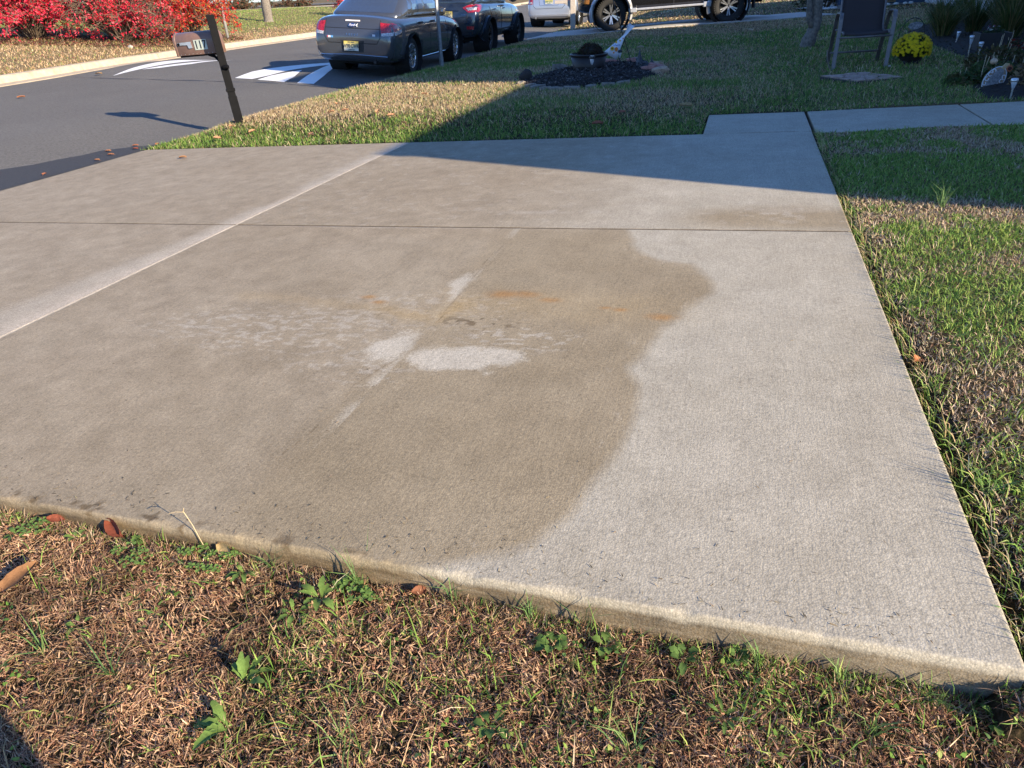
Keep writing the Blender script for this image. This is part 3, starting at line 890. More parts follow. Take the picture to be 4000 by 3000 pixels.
# ---------------------------------------------------------------- houses
def siding_mat(name, color, pitch):
    t = NT(name)
    p = t.pos()
    z = t.n('SeparateXYZ', {0: p}).outputs[2]
    nz = t.noise(3.0, p, 5)
    fr = t.math('FRACT', t.math('DIVIDE', z, pitch))
    c = t.mix(nz, tuple(k * 0.9 for k in color), tuple(min(1, k * 1.06) for k in color))
    t.bs(color=c, rough=0.6, normal=t.bump(fr, 0.7, 0.012))
    return t.m
M_SIDE_W = siding_mat('siding_pale', (0.62, 0.63, 0.66), 0.11)
M_SIDE_B = siding_mat('siding_blue', (0.045, 0.085, 0.15), 0.11)
M_TRIM = mat('white_trim', (0.78, 0.78, 0.78), 0.5, var=0.04)
M_ROOF = mat('roof_shingle', (0.085, 0.08, 0.078), 0.9, var=0.3, scale=30, bump=0.5)
M_FOUND = mat('foundation', (0.30, 0.29, 0.28), 0.9, var=0.15, bump=0.4)
M_GLASS = mat('window_glass', (0.02, 0.026, 0.032), 0.06, var=0.1, spec=0.8)
def siding_wall(name, m, parent, x0, x1, y0, y1, z0, z1):
    MB().box(((x0 + x1) / 2, (y0 + y1) / 2, (z0 + z1) / 2), (x1 - x0, y1 - y0, z1 - z0)).build(name, m, parent)
def gable_roof(parent, x0, x1, y0, y1, ze, pitch, over=0.05):
    """ridge parallel to the street"""
    xm = (x0 + x1) / 2
    zr = ze + (xm - x0) * math.tan(pitch)
    th = 0.12
    m = MB()
    ya, yb = y0 - over, y1 + over
    for sgn, xe in ((-1, x0 - 0.02), (1, x1 + 0.02)):
        m.add([(xe, ya, ze - th), (xe, yb, ze - th), (xm, yb, zr - th), (xm, ya, zr - th), (xe, ya, ze), (xe, yb, ze), (xm, yb, zr), (xm, ya, zr)],
              [(0, 1, 2, 3), (4, 7, 6, 5), (0, 4, 5, 1), (0, 3, 7, 4), (1, 5, 6, 2), (2, 6, 7, 3)])
    m.build('roof', M_ROOF, parent)
    for ya, yb in ((y0 + 0.003, y0 + 0.043), (y1 - 0.043, y1 - 0.003)):
        MB().add([(x0, ya, ze - th), (x1, ya, ze - th), (xm, ya, zr - th), (x0, yb, ze - th), (x1, yb, ze - th), (xm, yb, zr - th)],
                 [(0, 1, 2), (5, 4, 3), (0, 3, 4, 1), (1, 4, 5, 2), (2, 5, 3, 0)]).build('gable', M_SIDE_W, parent)
def window(parent, x, y, z, w, h, axis='x'):
    f = MB()
    if axis == 'x':
        f.box((x - 0.02, y, z), (0.05, w + 0.16, h + 0.16))
        o = f.build('window', M_TRIM, parent)
        MB().box((x - 0.048, y, z), (0.012, w, h)).build('pane', M_GLASS, o)
        MB().box((x - 0.056, y, z), (0.012, w, 0.04)).build('sash_bar', M_TRIM, o)
    else:
        f.box((x, y - 0.02, z), (w + 0.12, 0.05, h + 0.12))
        o = f.build('window', mat('brown_frame', (0.20, 0.13, 0.06), 0.6), parent)
        MB().box((x, y - 0.048, z), (w, 0.012, h)).build('pane', M_GLASS, o)
XF = 5.2
house = thing('house', 'pale sided house at the right edge, behind tall ornamental grass', 'house')
siding_wall('wall', M_SIDE_W, house, XF, 12.2, 2.22, 6.19, 0.15, 3.24)
siding_wall('wall', M_SIDE_W, house, XF + 0.003, 12.2, 6.19, 16.3, 0.15, 5.28)
siding_wall('wall', M_SIDE_W, house, XF, 12.0, 16.30, 26.6, 0.22, 2.72)
siding_wall('foundation', M_FOUND, house, XF + 0.02, 12.1, 2.24, 26.5, -0.6, 0.16)
gable_roof(house, XF, 12.2, 2.22, 6.19, 3.35, R(11))
gable_roof(house, XF, 12.2, 6.19, 16.3, 5.39, R(12))
gable_roof(house, XF, 12.0, 16.30, 26.6, 2.80, R(11))
for yy in (21.1, 26.52):
    MB().box((XF - 0.015, yy, 1.45), (0.04, 0.10, 2.4)).build('trim_board', M_TRIM, house)
for yy, zz in ((8.2, 1.7), (13.4, 1.7), (8.2, 4.1), (11.2, 4.1), (13.4, 4.1), (4.2, 1.7), (20.0, 1.75), (22.3, 1.75)):
    window(house, XF, yy, zz, 0.8, 1.2)
dr = MB().box((XF - 0.02, 10.9, 1.25), (0.06, 0.95, 2.05)).build('door', mat('door_red', (0.25, 0.05, 0.04), 0.4), house)
MB().tube([(XF - 0.10, 10.55, 1.2), (XF - 0.05, 10.55, 1.2)], 0.025, 8).build('handle', mat('brass', (0.5, 0.36, 0.14), 0.3, 1.0), dr)

house2 = thing('house', 'dark blue sided house front behind the patio chair', 'house')
siding_wall('wall', M_SIDE_B, house2, 2.75, 10.0, 26.85, 36.0, 0.24, 2.9)
siding_wall('foundation', M_FOUND, house2, 2.78, 9.9, 26.88, 35.9, -0.4, 0.24)
gable_roof(house2, 2.75, 10.0, 26.85, 36.0, 3.0, R(14), 0.2)
window(house2, 4.18, 26.85, 0.46, 0.32, 0.26, 'y')
window(house2, 3.4, 26.85, 1.75, 0.7, 1.1, 'y')

# ---------------------------------------------------------------- mailbox
def mailbox():
    base = Vector((-5.423, 7.007, -0.13))
    t = thing('mailbox', 'brown mailbox numbered 117 on a leaning black square post', 'mailbox', base)
    t.rotation_euler = (0, R(-3.6), 0)
    blk = mat('black_post', (0.007, 0.007, 0.008), 0.6, var=0.2, spec=0.08)
    MB().box((0, 0, 0.135), (0.094, 0.094, 0.33), rz=R(38)).box((0, 0, 0.69), (0.082, 0.082, 0.84), rz=R(38)).build('post', blk, t, bevel=0.004)
    MB().box((0, 0, 0.365), (0.099, 0.099, 0.030), rz=R(38)).build('collar', blk, t, bevel=0.003)
    brown = mat('mailbox_brown', (0.185, 0.108, 0.082), 0.42, var=0.08, coat=0.2)
    # box: arched section along x (towards the street), behind the post
    bx = thing('box', None, None)
    bx.parent = t
    bx.location = (-0.335, 0.112, 0.745)
    bx.rotation_euler = (0, R(1.0), R(4))
    L, W, H, rr_ = 0.50, 0.17, 0.23, 0.085
    sec = [(-W / 2, 0), (-W / 2, H - rr_)] + [(-rr_ * math.cos(a), H - rr_ + rr_ * math.sin(a)) for a in [k * math.pi / 14 for k in range(1, 14)]] + [(W / 2, H - rr_), (W / 2, 0)]
    MX = Matrix(((0, 0, 1, 0), (1, 0, 0, 0), (0, 1, 0, 0), (0, 0, 0, 1)))
    MB().prism(sec, -L / 2, L / 2, MX).build('body', brown, bx, bevel=0.006, smooth=True)
    sec2 = [(y * 1.035, z * 1.02 - 0.002) for y, z in sec]
    MB().prism(sec2, L / 2 - 0.012, L / 2 + 0.012, MX).build('back_cap', brown, bx, bevel=0.005, smooth=True)
    MB().prism(sec2, -L / 2 - 0.012, -L / 2 + 0.02, MX).build('door', brown, bx, bevel=0.006, smooth=True)
    MB().box((0, 0, -0.008), (L * 0.92, W * 0.8, 0.014)).build('mounting_board', blk, bx)
    riv = mat('rivet', (0.6, 0.58, 0.55), 0.35, 0.9)
    m = MB()
    for k in range(9):
        m.blob((-L / 2 + 0.05 + k * 0.05, -W / 2, 0.012), (0.0035, 0.002, 0.0035), 0, 0, 1)
    m.build('rivet_row', riv, bx)['kind'] = 'stuff'
    fl = MB()
    fl.prism([(-0.205, 0.132), (-0.035, 0.135), (-0.03, 0.072), (-0.075, 0.070), (-0.085, 0.105), (-0.205, 0.106)], -W / 2 - 0.012, -W / 2 - 0.006, Matrix(((1, 0, 0, 0), (0, 0, 1, 0), (0, 1, 0, 0), (0, 0, 0, 1))))
    fl.build('flag', mat('flag_silver', (0.62, 0.64, 0.68), 0.3, 0.7), bx)
    MB().lathe([(0.014, -W / 2 - 0.016), (0.014, -W / 2)], 12, Matrix.Translation((-0.190, 0, 0.118)) @ Matrix.Rotation(R(-90), 4, 'X') @ Matrix.Translation((0, 0, 0))).build('flag_pivot', blk, bx)
    pl = MB().box((0.078, -W / 2 - 0.003, 0.098), (0.160, 0.004, 0.100)).build('number_plate', mat('plate_greygreen', (0.46, 0.50, 0.43), 0.5, var=0.05), bx)
    for k, ch in enumerate('117'):
        me = text_mesh(ch, 0.112, 0.0, 0.001, bold=0.012)
        o = link('digit', me, mat('digit_black', (0.010, 0.014, 0.020), 0.5), pl)
        o.location = (0.078 - 0.050 + k * 0.050, -W / 2 - 0.0068, 0.096)
        o.rotation_euler = (R(90), 0, 0)
        o.scale = (0.85, 1, 1)
    cv = [(-0.03, 0.03, 0.60)]
    pts = [(-0.02, 0.03, 0.55), (-0.05, 0.05, 0.60), (-0.10, 0.08, 0.665), (-0.16, 0.10, 0.71), (-0.24, 0.11, 0.735)]
    MB().tube(pts, 0.016, 8).build('bracket', blk, t, smooth=True)
    MB().tube([(0.03, -0.05, 0.60), (0.085, -0.04, 0.60)], 0.022, 10).build('bracket_knob', blk, t)
mailbox()

# ---------------------------------------------------------------- posts
galv = mat('galvanised', (0.36, 0.38, 0.41), 0.38, 0.75, var=0.2, scale=30)
def sign_post():
    t = thing('sign_post', 'perforated galvanised steel sign post at the lawn edge beside the grey sedan', 'post', (-5.541, 13.466, -0.20))
    t.rotation_euler = (R(0.3), R(0.3), R(-22))
    sec = [(-0.043, 0.028), (-0.030, 0.028), (-0.030, 0.026), (-0.016, -0.008), (0.016, -0.008), (0.030, 0.026), (0.030, 0.028), (0.043, 0.028), (0.043, 0.031), (0.028, 0.031), (0.014, -0.005), (-0.014, -0.005), (-0.028, 0.031), (-0.043, 0.031)]
    MB().prism(sec, -0.1, 3.3).build('channel', galv, t)
    hole = mat('hole_dark', (0.015, 0.015, 0.017), 0.8)
    m = MB()
    for k in range(48):
        m.box((0, -0.0085, 0.08 + k * 0.045), (0.010, 0.002, 0.014))
    m.build('perforation', hole, t)['kind'] = 'stuff'
    MB().prism([(x * 1.15, y * 1.15 - 0.004) for x, y in sec], -0.1, 0.22).build('stub', galv, t)
sign_post()
t_ = thing('steel_pole', 'slim grey steel pole on the verge across the street', 'pole', (-16.98, 22.33, -0.05))
MB().tube([(0, 0, -0.1), (0.03, 0, 2.9)], 0.05, 10).build('pole', mat('pale_galv', (0.52, 0.54, 0.55), 0.45, 0.5, var=0.15, scale=25), t_, smooth=True)
MB().box((0.012, -0.052, 1.0), (0.09, 0.012, 0.05)).build('strap', mat('rust_strap', (0.25, 0.12, 0.07), 0.7), t_)
t_ = thing('mailbox_post', 'beige vinyl post standing behind the black truck nose', 'post', (-5.58, 25.5, -0.15))
beige = mat('beige_vinyl', (0.46, 0.40, 0.34), 0.5, var=0.06)
MB().box((0, 0, 0.6), (0.165, 0.165, 1.3), rz=R(10)).build('upright', beige, t_, bevel=0.008)
MB().box((-0.30, -0.02, 0.82), (0.62, 0.10, 0.10), rz=R(10)).build('arm', beige, t_, bevel=0.006)
m = MB()
m.prism([(-0.07, 0.0), (-0.36, 0.0), (-0.22, -0.04), (-0.12, -0.12), (-0.075, -0.24)], -0.03, 0.03, Matrix.Translation((0, -0.02, 0.78)) @ Matrix.Rotation(R(90), 4, 'X'))
m.build('brace', beige, t_)
MB().box((-0.42, -0.02, 1.02), (0.48, 0.18, 0.24), rz=R(10)).build('box', mat('white_mailbox', (0.7, 0.7, 0.68), 0.4), t_, bevel=0.05)

# ---------------------------------------------------------------- shrubs and trees
M_LEAF = mat_vcol('leaf', 0.6, 0.35, 30.0)
M_BARK = mat('bark', (0.175, 0.150, 0.125), 0.95, var=0.35, scale=26, bump=0.9)
M_TWIG = mat('twig', (0.13, 0.095, 0.065), 0.9, var=0.3, scale=30)
def leaf_cloud(c, nrm, size, col):
    n = len(c)
    a = rng.normal(size=(n, 3))
    nrm = nrm / np.linalg.norm(nrm, axis=1, keepdims=True)
    a -= nrm * np.sum(a * nrm, 1, keepdims=True)
    a /= np.linalg.norm(a, axis=1, keepdims=True)
    b = np.cross(nrm, a)
    s = size[:, None]
    V = np.stack([c - a * s, c - b * s * 0.42 + nrm * s * 0.08, c + a * s, c + b * s * 0.42 + nrm * s * 0.08], 1).reshape(-1, 3)
    Q = np.arange(n * 4).reshape(n, 4)
    return V, Q, np.repeat(col, 4, axis=0)
def leaves(name, c, size, pal, w, parent, up=0.4):
    n = len(c)
    nr = rng.normal(size=(n, 3)) + np.array([0.3, -0.5, up])
    V, Q, C = leaf_cloud(np.asarray(c), nr, size, pick(np.array(pal), n, w))
    o = link(name, np_mesh(name, V, Q, col=C), M_LEAF, parent)
    o['kind'] = 'stuff'
    return o
def shrub(name, label, loc, rad, h, nb, nl, pal, w, lsz, bare=0.0, seed=1, group=None):
    t = thing(name, label, 'shrub', loc, group=group)
    rr_ = random.Random(seed)
    m = MB()
    tips = []
    for i in range(nb):
        a = rr_.uniform(0, 6.283)
        el = rr_.uniform(0.04, 1.40)
        L = rr_.uniform(0.75, 1.08)
        end = Vector((math.cos(a) * math.cos(el) * rad[0] * L, math.sin(a) * math.cos(el) * rad[1] * L, math.sin(el) * h * L))
        p0 = Vector((math.cos(a) * 0.15, math.sin(a) * 0.15, -0.05))
        pts = [p0]
        for k in range(1, 6):
            f = k / 5
            q = p0.lerp(end, f)
            q.z += math.sin(f * math.pi) * (0.22 * h) * (1 - el / 1.6)
            q += Vector((rr_.gauss(0, 0.06), rr_.gauss(0, 0.06), rr_.gauss(0, 0.06))) * (0.4 + f)
            pts.append(q)
        m.tube(pts, [0.020, 0.016, 0.013, 0.010, 0.008, 0.005], 4, cap=False)
        for k in range(2, 6):
            for s_ in range(4):
                b0 = pts[k]
                d = Vector((rr_.gauss(0, 1), rr_.gauss(0, 1), rr_.gauss(0.2, 0.8))).normalized() * rr_.uniform(0.15, 0.45)
                b1 = b0 + d * 0.5 + Vector((0, 0, rr_.uniform(-0.03, 0.06)))
                b2 = b0 + d
                m.tube([b0, b1, b2], [0.007, 0.006, 0.004], 3, cap=False)
                tips += [b1, b2, b0.lerp(b1, 0.5)]
    m.build('branches', M_TWIG, t, fix=False)['kind'] = 'stuff'
    T = np.array([tuple(q) for q in tips])
    clump = vnoise(T[:, 0] + loc[0], T[:, 2] + T[:, 1] * 0.7, 1.1, seed)
    ok = clump > bare
    T = T[ok]
    idx = rng.integers(0, len(T), nl)
    c = T[idx] + rng.normal(0, 0.055, (nl, 3))
    leaves('foliage', c, U(lsz * 0.7, lsz * 1.2, nl), pal, w, t)
    return t
REDS = [(0.66, 0.02, 0.06), (0.82, 0.05, 0.12), (0.50, 0.015, 0.03), (0.74, 0.12, 0.15), (0.34, 0.03, 0.03)]
ORNG = [(0.62, 0.03, 0.03), (0.58, 0.09, 0.04), (0.50, 0.22, 0.05), (0.42, 0.02, 0.025), (0.26, 0.19, 0.05)]
def gp(x, y, dz=0.0):
    return (x, y, gz(x, y) + dz)
shrub('red_shrub', 'large crimson leaved shrub at the far left corner', gp(-21.2, 18.6), (2.5, 1.9), 2.6, 170, 26000, REDS, [3, 3, 3, 2, 1], 0.046, 0.30, 3)
shrub('red_shrub', 'half bare crimson shrub left of the mailbox', gp(-18.7, 19.5), (2.0, 1.6), 2.6, 240, 15000, REDS, [3, 2, 3, 2, 2], 0.044, 0.43, 5)
shrub('red_shrub', 'orange red shrub with yellowing leaves behind the mailbox', gp(-17.9, 21.6), (1.6, 1.5), 2.6, 160, 24000, ORNG, [5, 3, 1.5, 4, 1.5], 0.044, 0.26, 9)
shrub('red_shrub', 'small reddish shrub beyond the trunk, above the grey sedan', gp(-20.0, 37.5), (1.6, 1.4), 1.7, 34, 2400, REDS, [2, 2, 2, 2, 4], 0.06, 0.3, 12)
shrub('dark_shrub', 'dark leafy shrub left of the patio chair by the blue house', gp(2.35, 27.6), (0.8, 0.6), 1.2, 26, 2600, [(0.03, 0.05, 0.02), (0.05, 0.06, 0.02), (0.06, 0.04, 0.02)], None, 0.05, 0.1, 14)

def tree(name, label, loc, trunk, rads, limbs, crown_c, crown_r, nl, pal, lsz, seed, group=None, extra=None):
    t = thing(name, label, 'tree', loc, group=group)
    rr_ = random.Random(seed)
    m = MB()
    # smooth the trunk line
    P = [Vector(q) for q in trunk]
    pts, rs = [], []
    for i in range(len(P) - 1):
        for k in range(5):
            f = k / 5
            a, b, c_, d = P[max(i - 1, 0)], P[i], P[i + 1], P[min(i + 2, len(P) - 1)]
            q = 0.5 * ((2 * b) + (-a + c_) * f + (2 * a - 5 * b + 4 * c_ - d) * f * f + (-a + 3 * b - 3 * c_ + d) * f ** 3)
            pts.append(q)
            rs.append((rads[i] * (1 - f) + rads[i + 1] * f) * (1 + 0.05 * math.sin(7.3 * (i * 5 + k))))
    pts.append(P[-1]); rs.append(rads[-1])
    m.tube(pts, rs, 14)
    for e_pts, e_r in (extra or []):
        m.tube(e_pts, e_r, 12)
    m.build('trunk', M_BARK, t, smooth=True)
    mb = MB()
    tips = []
    top = pts[-1]
    for i in range(limbs):
        a = i * 2.4 + rr_.uniform(-0.3, 0.3)
        st = pts[int(len(pts) * rr_.uniform(0.62, 1.0)) - 1]
        end = Vector(crown_c) + Vector((math.cos(a) * crown_r[0] * rr_.uniform(0.5, 0.95), math.sin(a) * crown_r[1] * rr_.uniform(0.5, 0.95), rr_.uniform(-0.6, 0.8) * crown_r[2]))
        mid = st.lerp(end, 0.5) + Vector((0, 0, 0.3))
        mb.tube([st, st.lerp(mid, 0.5), mid, mid.lerp(end, 0.5), end], [rads[-1] * 0.8, rads[-1] * 0.6, rads[-1] * 0.42, rads[-1] * 0.25, 0.01], 6, cap=False)
        for k in range(9):
            f = rr_.uniform(0.3, 1.0)
            b0 = mid.lerp(end, f) if f > 0.5 else st.lerp(mid, f)
            d = Vector((rr_.gauss(0, 1), rr_.gauss(0, 1), rr_.gauss(0.3, 0.7))).normalized() * rr_.uniform(0.4, 0.9)
            mb.tube([b0, b0 + d * 0.55 + Vector((0, 0, 0.05)), b0 + d], [0.018, 0.012, 0.006], 4, cap=False)
            tips += [b0 + d * 0.5, b0 + d * 0.8, b0 + d]
    mb.build('limbs', M_BARK, t, fix=False)['kind'] = 'stuff'
    T = np.array([tuple(q) for q in tips])
    idx = rng.integers(0, len(T), nl)
    leaves('crown', T[idx] + rng.normal(0, 0.16, (nl, 3)), U(lsz * 0.7, lsz * 1.2, nl), pal, None, t)
    return t
FALL = [(0.30, 0.20, 0.05), (0.20, 0.20, 0.05), (0.34, 0.14, 0.04), (0.10, 0.14, 0.04)]
tree('street_tree', 'bare grey trunk of a street tree on the verge left of the sedan', gp(-20.75, 30.4, -0.1), [(0, 0, 0), (0.02, 0, 0.25), (0.03, 0, 1.2), (0.0, 0.1, 3.2)], [0.27, 0.205, 0.185, 0.15], 9, (0, 0.2, 5.6), (2.4, 2.4, 2.0), 2600, FALL, 0.075, 31)
tree('lawn_tree', 'curved lichen spotted tree trunk on the lawn left of the patio chair', (1.05, 13.45, 0.02), [(-0.06, 0, -0.06), (-0.04, 0.02, 0.06), (0.0, 0.02, 0.22), (0.045, 0.03, 0.42), (0.02, 0.03, 0.75), (-0.02, 0.05, 1.5), (0.03, 0.08, 2.6)], [0.15, 0.118, 0.098, 0.082, 0.075, 0.065, 0.055], 8, (0.1, 0.2, 3.7), (1.4, 1.4, 1.2), 1800, FALL, 0.05, 33,
     extra=[([(0.02, 0.0, 0.30), (-0.075, -0.02, 0.46), (-0.115, -0.03, 0.75), (-0.10, -0.03, 1.4), (-0.25, 0, 2.6)], [0.06, 0.048, 0.042, 0.038, 0.03])])

# street and planting far beyond the verge
M_LANE = M_ASPH
def sheet(name, poly, dz, m, label):
    vs = [(x, y, gz(x, y) + dz) for x, y in poly]
    me = bpy.data.meshes.new(name)
    me.from_pydata(vs, [], [tuple(range(len(vs)))])
    o = link(name, me, m)
    return tag(struct(o), label)
def ribbon(name, pts, w, dz, m, label, n=40):
    P = [Vector((a, b)) for a, b in pts]
    V, F = [], []
    for i, q in enumerate(P):
        d = (P[min(i + 1, len(P) - 1)] - P[max(i - 1, 0)]).normalized()
        nn = Vector((-d.y, d.x))
        for k in range(5):
            s_ = q + nn * w * (k / 4 - 0.5)
            V.append((s_.x, s_.y, gz(s_.x, s_.y) + dz))
    for i in range(len(P) - 1):
        for k in range(4):
            F.append((i * 5 + k, i * 5 + 5 + k, i * 5 + 6 + k, i * 5 + 1 + k))
    me = bpy.data.meshes.new(name)
    me.from_pydata(V, [], F)
    return tag(struct(link(name, me, m)), label)
line = [(-45, 8), (-38, 22), (-34, 32), (-30, 42), (-27, 54), (-24, 70)]
ribbon('far_sidewalk', line, 1.3, 0.03, M_CURB, 'pale sidewalk beyond the verge')
line2 = [(x - 9, y + 3) for x, y in line]
ribbon('far_road', line2, 8.0, 0.03, M_ASPH, 'second asphalt street beyond the verge')
for i, (x, y) in enumerate([(-36.5, 33.5), (-35.2, 37.0), (-33.5, 40.6), (-32.2, 44.4), (-30.8, 48.5)]):
    shrub('low_hedge', ['leftmost low dark hedge clump beside the far street', 'low dark hedge clump, second from the left by the far street', 'low dark hedge clump in the middle of the far row', 'low dark hedge clump, fourth along the far street', 'last low dark hedge clump along the far street'][i], gp(x, y), (1.5, 1.8), 0.55, 16, 1400, [(0.05, 0.06, 0.03), (0.10, 0.06, 0.03), (0.16, 0.07, 0.04)], None, 0.09, 0.0, 40 + i, group='low hedge clumps beyond the verge')
for i, (x, y, s_) in enumerate([(-60, 40, 1.0), (-52, 62, 1.2), (-70, 22, 1.1), (-40, 85, 1.2), (-24, 110, 1.3), (-6, 120, 1.2)]):
    tree('far_tree', 'distant autumn tree beyond the far street', gp(x, y, -0.1), [(0, 0, 0), (0, 0, 1.5), (0.1, 0, 3.0)], [0.35, 0.28, 0.2], 9, (0, 0, 5.5), (3.2 * s_, 3.2 * s_, 2.8), 1500, FALL, 0.28, 60 + i, group='distant trees beyond the far street')
far_house = thing('house', 'distant pale house beyond the far street', 'house', (-62, 55, 0.9))
MB().box((0, 0, 2.6), (10, 14, 5.6)).build('wall', M_SIDE_W, far_house)
MB().add([(-5.4, -7.4, 5.3), (5.4, -7.4, 5.3), (5.4, 7.4, 5.3), (-5.4, 7.4, 5.3), (0, -7.4, 8.2), (0, 7.4, 8.2)], [(0, 1, 4), (1, 2, 5, 4), (2, 3, 5), (3, 0, 4, 5), (3, 2, 1, 0)]).build('roof', M_ROOF, far_house)

# neighbour's driveway
def nb_dw():
    m = MB()
    ang = math.atan(0.262)
    dx, dy = math.cos(ang), math.sin(ang)
    c0 = Vector((-3.7, 21.75))
    o = struct(thing('neighbour_driveway', 'shaded concrete driveway under the black truck', None))
    f0 = -2.55
    for k in range(4):
        a0, a1 = f0 + k * 2.2 + 0.006, f0 + (k + 1) * 2.2 - 0.006
        V, F = [], []
        nn = Vector((-dy, dx))
        for i in range(9):
            s_ = a0 + (a1 - a0) * i / 8
            for j in range(5):
                lw = -0.10
                q = c0 + Vector((dx, dy)) * s_ + nn * (lw + 2.9 * j / 4)
                z = gz(q.x, q.y) + 0.03
                if k == 0 and i < 5:
                    z = min(z, -0.19 + 0.035 * i + 0.0) if q.x < -5.2 else z
                V.append((q.x, q.y, z))
        n0 = len(V)
        V += [(x, y, z - 0.14) for x, y, z in V]
        for i in range(8):
            for j in range(4):
                a = i * 5 + j
                F.append((a, a + 1, a + 6, a + 5)[::-1])
        for i in range(8):
            F.append((i * 5, i * 5 + 5, n0 + i * 5 + 5, n0 + i * 5))
            F.append((i * 5 + 4, n0 + i * 5 + 4, n0 + i * 5 + 9, i * 5 + 9))
        for j in range(4):
            F.append((j, n0 + j, n0 + j + 1, j + 1))
            F.append((40 + j, 41 + j, n0 + 41 + j, n0 + 40 + j))
        MB().add(V, F).build('slab', M_CURB2, o)
t = NT('plain_concrete')
p = t.pos()
n1 = t.noise(3.0, p, 5)
n2 = t.noise(90.0, p, 3)
t.bs(color=t.mix(t.ramp(n2, [(0.3, 0.0), (0.75, 0.5)]), t.ramp(n1, [(0.3, (0.43, 0.41, 0.38)), (0.7, (0.52, 0.50, 0.46))]), (0.36, 0.34, 0.31)), rough=0.88, normal=t.bump(n2, 0.3, 0.003))
M_CURB2 = t.m
nb_dw()
ribbon('neighbour_walk', [(1.75, 28.9), (2.4, 28.6), (4.5, 28.2)], 0.9, 0.04, M_CURB2, 'thin concrete walk at the neighbouring house')

# ---------------------------------------------------------------- vehicles
def paint(name, color, metal=0.55, rough=0.30):
    t = NT(name)
    fl = t.noise(900.0, t.obj(), 1.0)
    dust = t.noise(4.0, t.obj(), 5)
    t.bs(color=t.mix(t.ramp(fl, [(0.3, 0.0), (0.8, 0.35)]), color, tuple(min(1, c * 1.6 + 0.01) for c in color)), metal=metal, rough=t.ramp(dust, [(0.3, rough - 0.05), (0.7, rough + 0.08)]), coat=1.0, coatr=0.05)
    return t.m
M_GREY = paint('paint_grey', (0.078, 0.086, 0.102), 0.5, 0.16)
M_GUN = paint('paint_gunmetal', (0.036, 0.048, 0.066), 0.5, 0.16)
M_SILV = paint('paint_silver', (0.52, 0.54, 0.58), 0.6, 0.32)
M_BLK = paint('paint_black', (0.008, 0.008, 0.009), 0.0, 0.20)
M_CLAD = mat('black_plastic', (0.020, 0.020, 0.022), 0.6, var=0.15)
M_RUB = mat('rubber', (0.022, 0.021, 0.020), 0.85, var=0.25, scale=40, bump=0.3)
M_ALLOY = mat('alloy', (0.55, 0.56, 0.59), 0.25, 0.85, var=0.08)
M_BALLOY = mat('black_alloy', (0.020, 0.020, 0.022), 0.25, 0.3, var=0.1, coat=0.5)
M_MACH = mat('machined_alloy', (0.40, 0.41, 0.43), 0.25, 0.8, var=0.08)
M_WELL = mat('wheel_well', (0.008, 0.008, 0.008), 0.9)
M_CGLASS = mat('car_glass', (0.20, 0.235, 0.27), 0.03, 0.8, var=0.06, spec=1.0, coat=1.0)
M_CHROME = mat('chrome', (0.75, 0.76, 0.78), 0.12, 1.0, var=0.03)
M_LETTER = mat('plate_ink', (0.015, 0.03, 0.10), 0.5)
def lamp_mat(name, c):
    t = NT(name)
    v = t.n('TexVoronoi', {'Vector': t.obj(), 'Scale': 55.0}, feature='F1').outputs['Distance']
    t.bs(color=t.ramp(v, [(0.0, tuple(min(1, k * 1.8 + 0.03) for k in c)), (0.6, tuple(k * 0.6 for k in c))]), rough=0.12, coat=1.0, spec=0.7, normal=t.bump(v, 0.3, 0.01))
    return t.m
M_RED = lamp_mat('lamp_red', (0.42, 0.006, 0.012))
M_CLEAR = lamp_mat('lamp_clear', (0.50, 0.50, 0.52))
M_AMBER = lamp_mat('lamp_amber', (0.50, 0.20, 0.04))
def plate_mat():
    t = NT('licence_plate')
    z = t.n('SeparateXYZ', {0: t.n('TexCoord').outputs['Generated']}).outputs[1]
    t.bs(color=t.ramp(z, [(0.15, (0.62, 0.60, 0.52)), (0.55, (0.66, 0.56, 0.24)), (1.0, (0.66, 0.50, 0.10))]), rough=0.4)
    return t.m
M_PLATE = plate_mat()

def eval_mesh(o):
    dg = bpy.context.evaluated_depsgraph_get()
    return bpy.data.meshes.new_from_object(o.evaluated_get(dg))

def loft(st, sub=2):
    """st rows: y then (half width, z) pairs from bottom centre outwards and up; first and last pair lie on the centre line"""
    bm = bmesh.new()
    rings = []
    for row in st:
        y, prof = row[0], row[1:]
        Rr = [bm.verts.new((w, y, z)) for w, z in prof]
        Ll = [Rr[0]] + [bm.verts.new((-w, y, z)) for w, z in prof[1:-1]] + [Rr[-1]]
        rings.append((Rr, Ll))
    n = len(rings[0][0])
    for (Ra, La), (Rb, Lb) in zip(rings[:-1], rings[1:]):
        for k in range(n - 1):
            bm.faces.new((Ra[k], Rb[k], Rb[k + 1], Ra[k + 1]))
            bm.faces.new((La[k], La[k + 1], Lb[k + 1], Lb[k]))
    for (Rr, Ll), fl in ((rings[0], False), (rings[-1], True)):
        for k in range(n - 1):
            f = [Rr[k], Rr[k + 1], Ll[k + 1], Ll[k]]
            f = [v for i_, v in enumerate(f) if v not in f[:i_]]
            bm.faces.new(f[::-1] if fl else f)
    bmesh.ops.recalc_face_normals(bm, faces=bm.faces)
    me = bpy.data.meshes.new('loft')
    bm.to_mesh(me)
    bm.free()
    o = bpy.data.objects.new('loft', me)
    COL.objects.link(o)
    if sub:
        s = o.modifiers.new('s', 'SUBSURF')
        s.levels = s.render_levels = sub
    return o

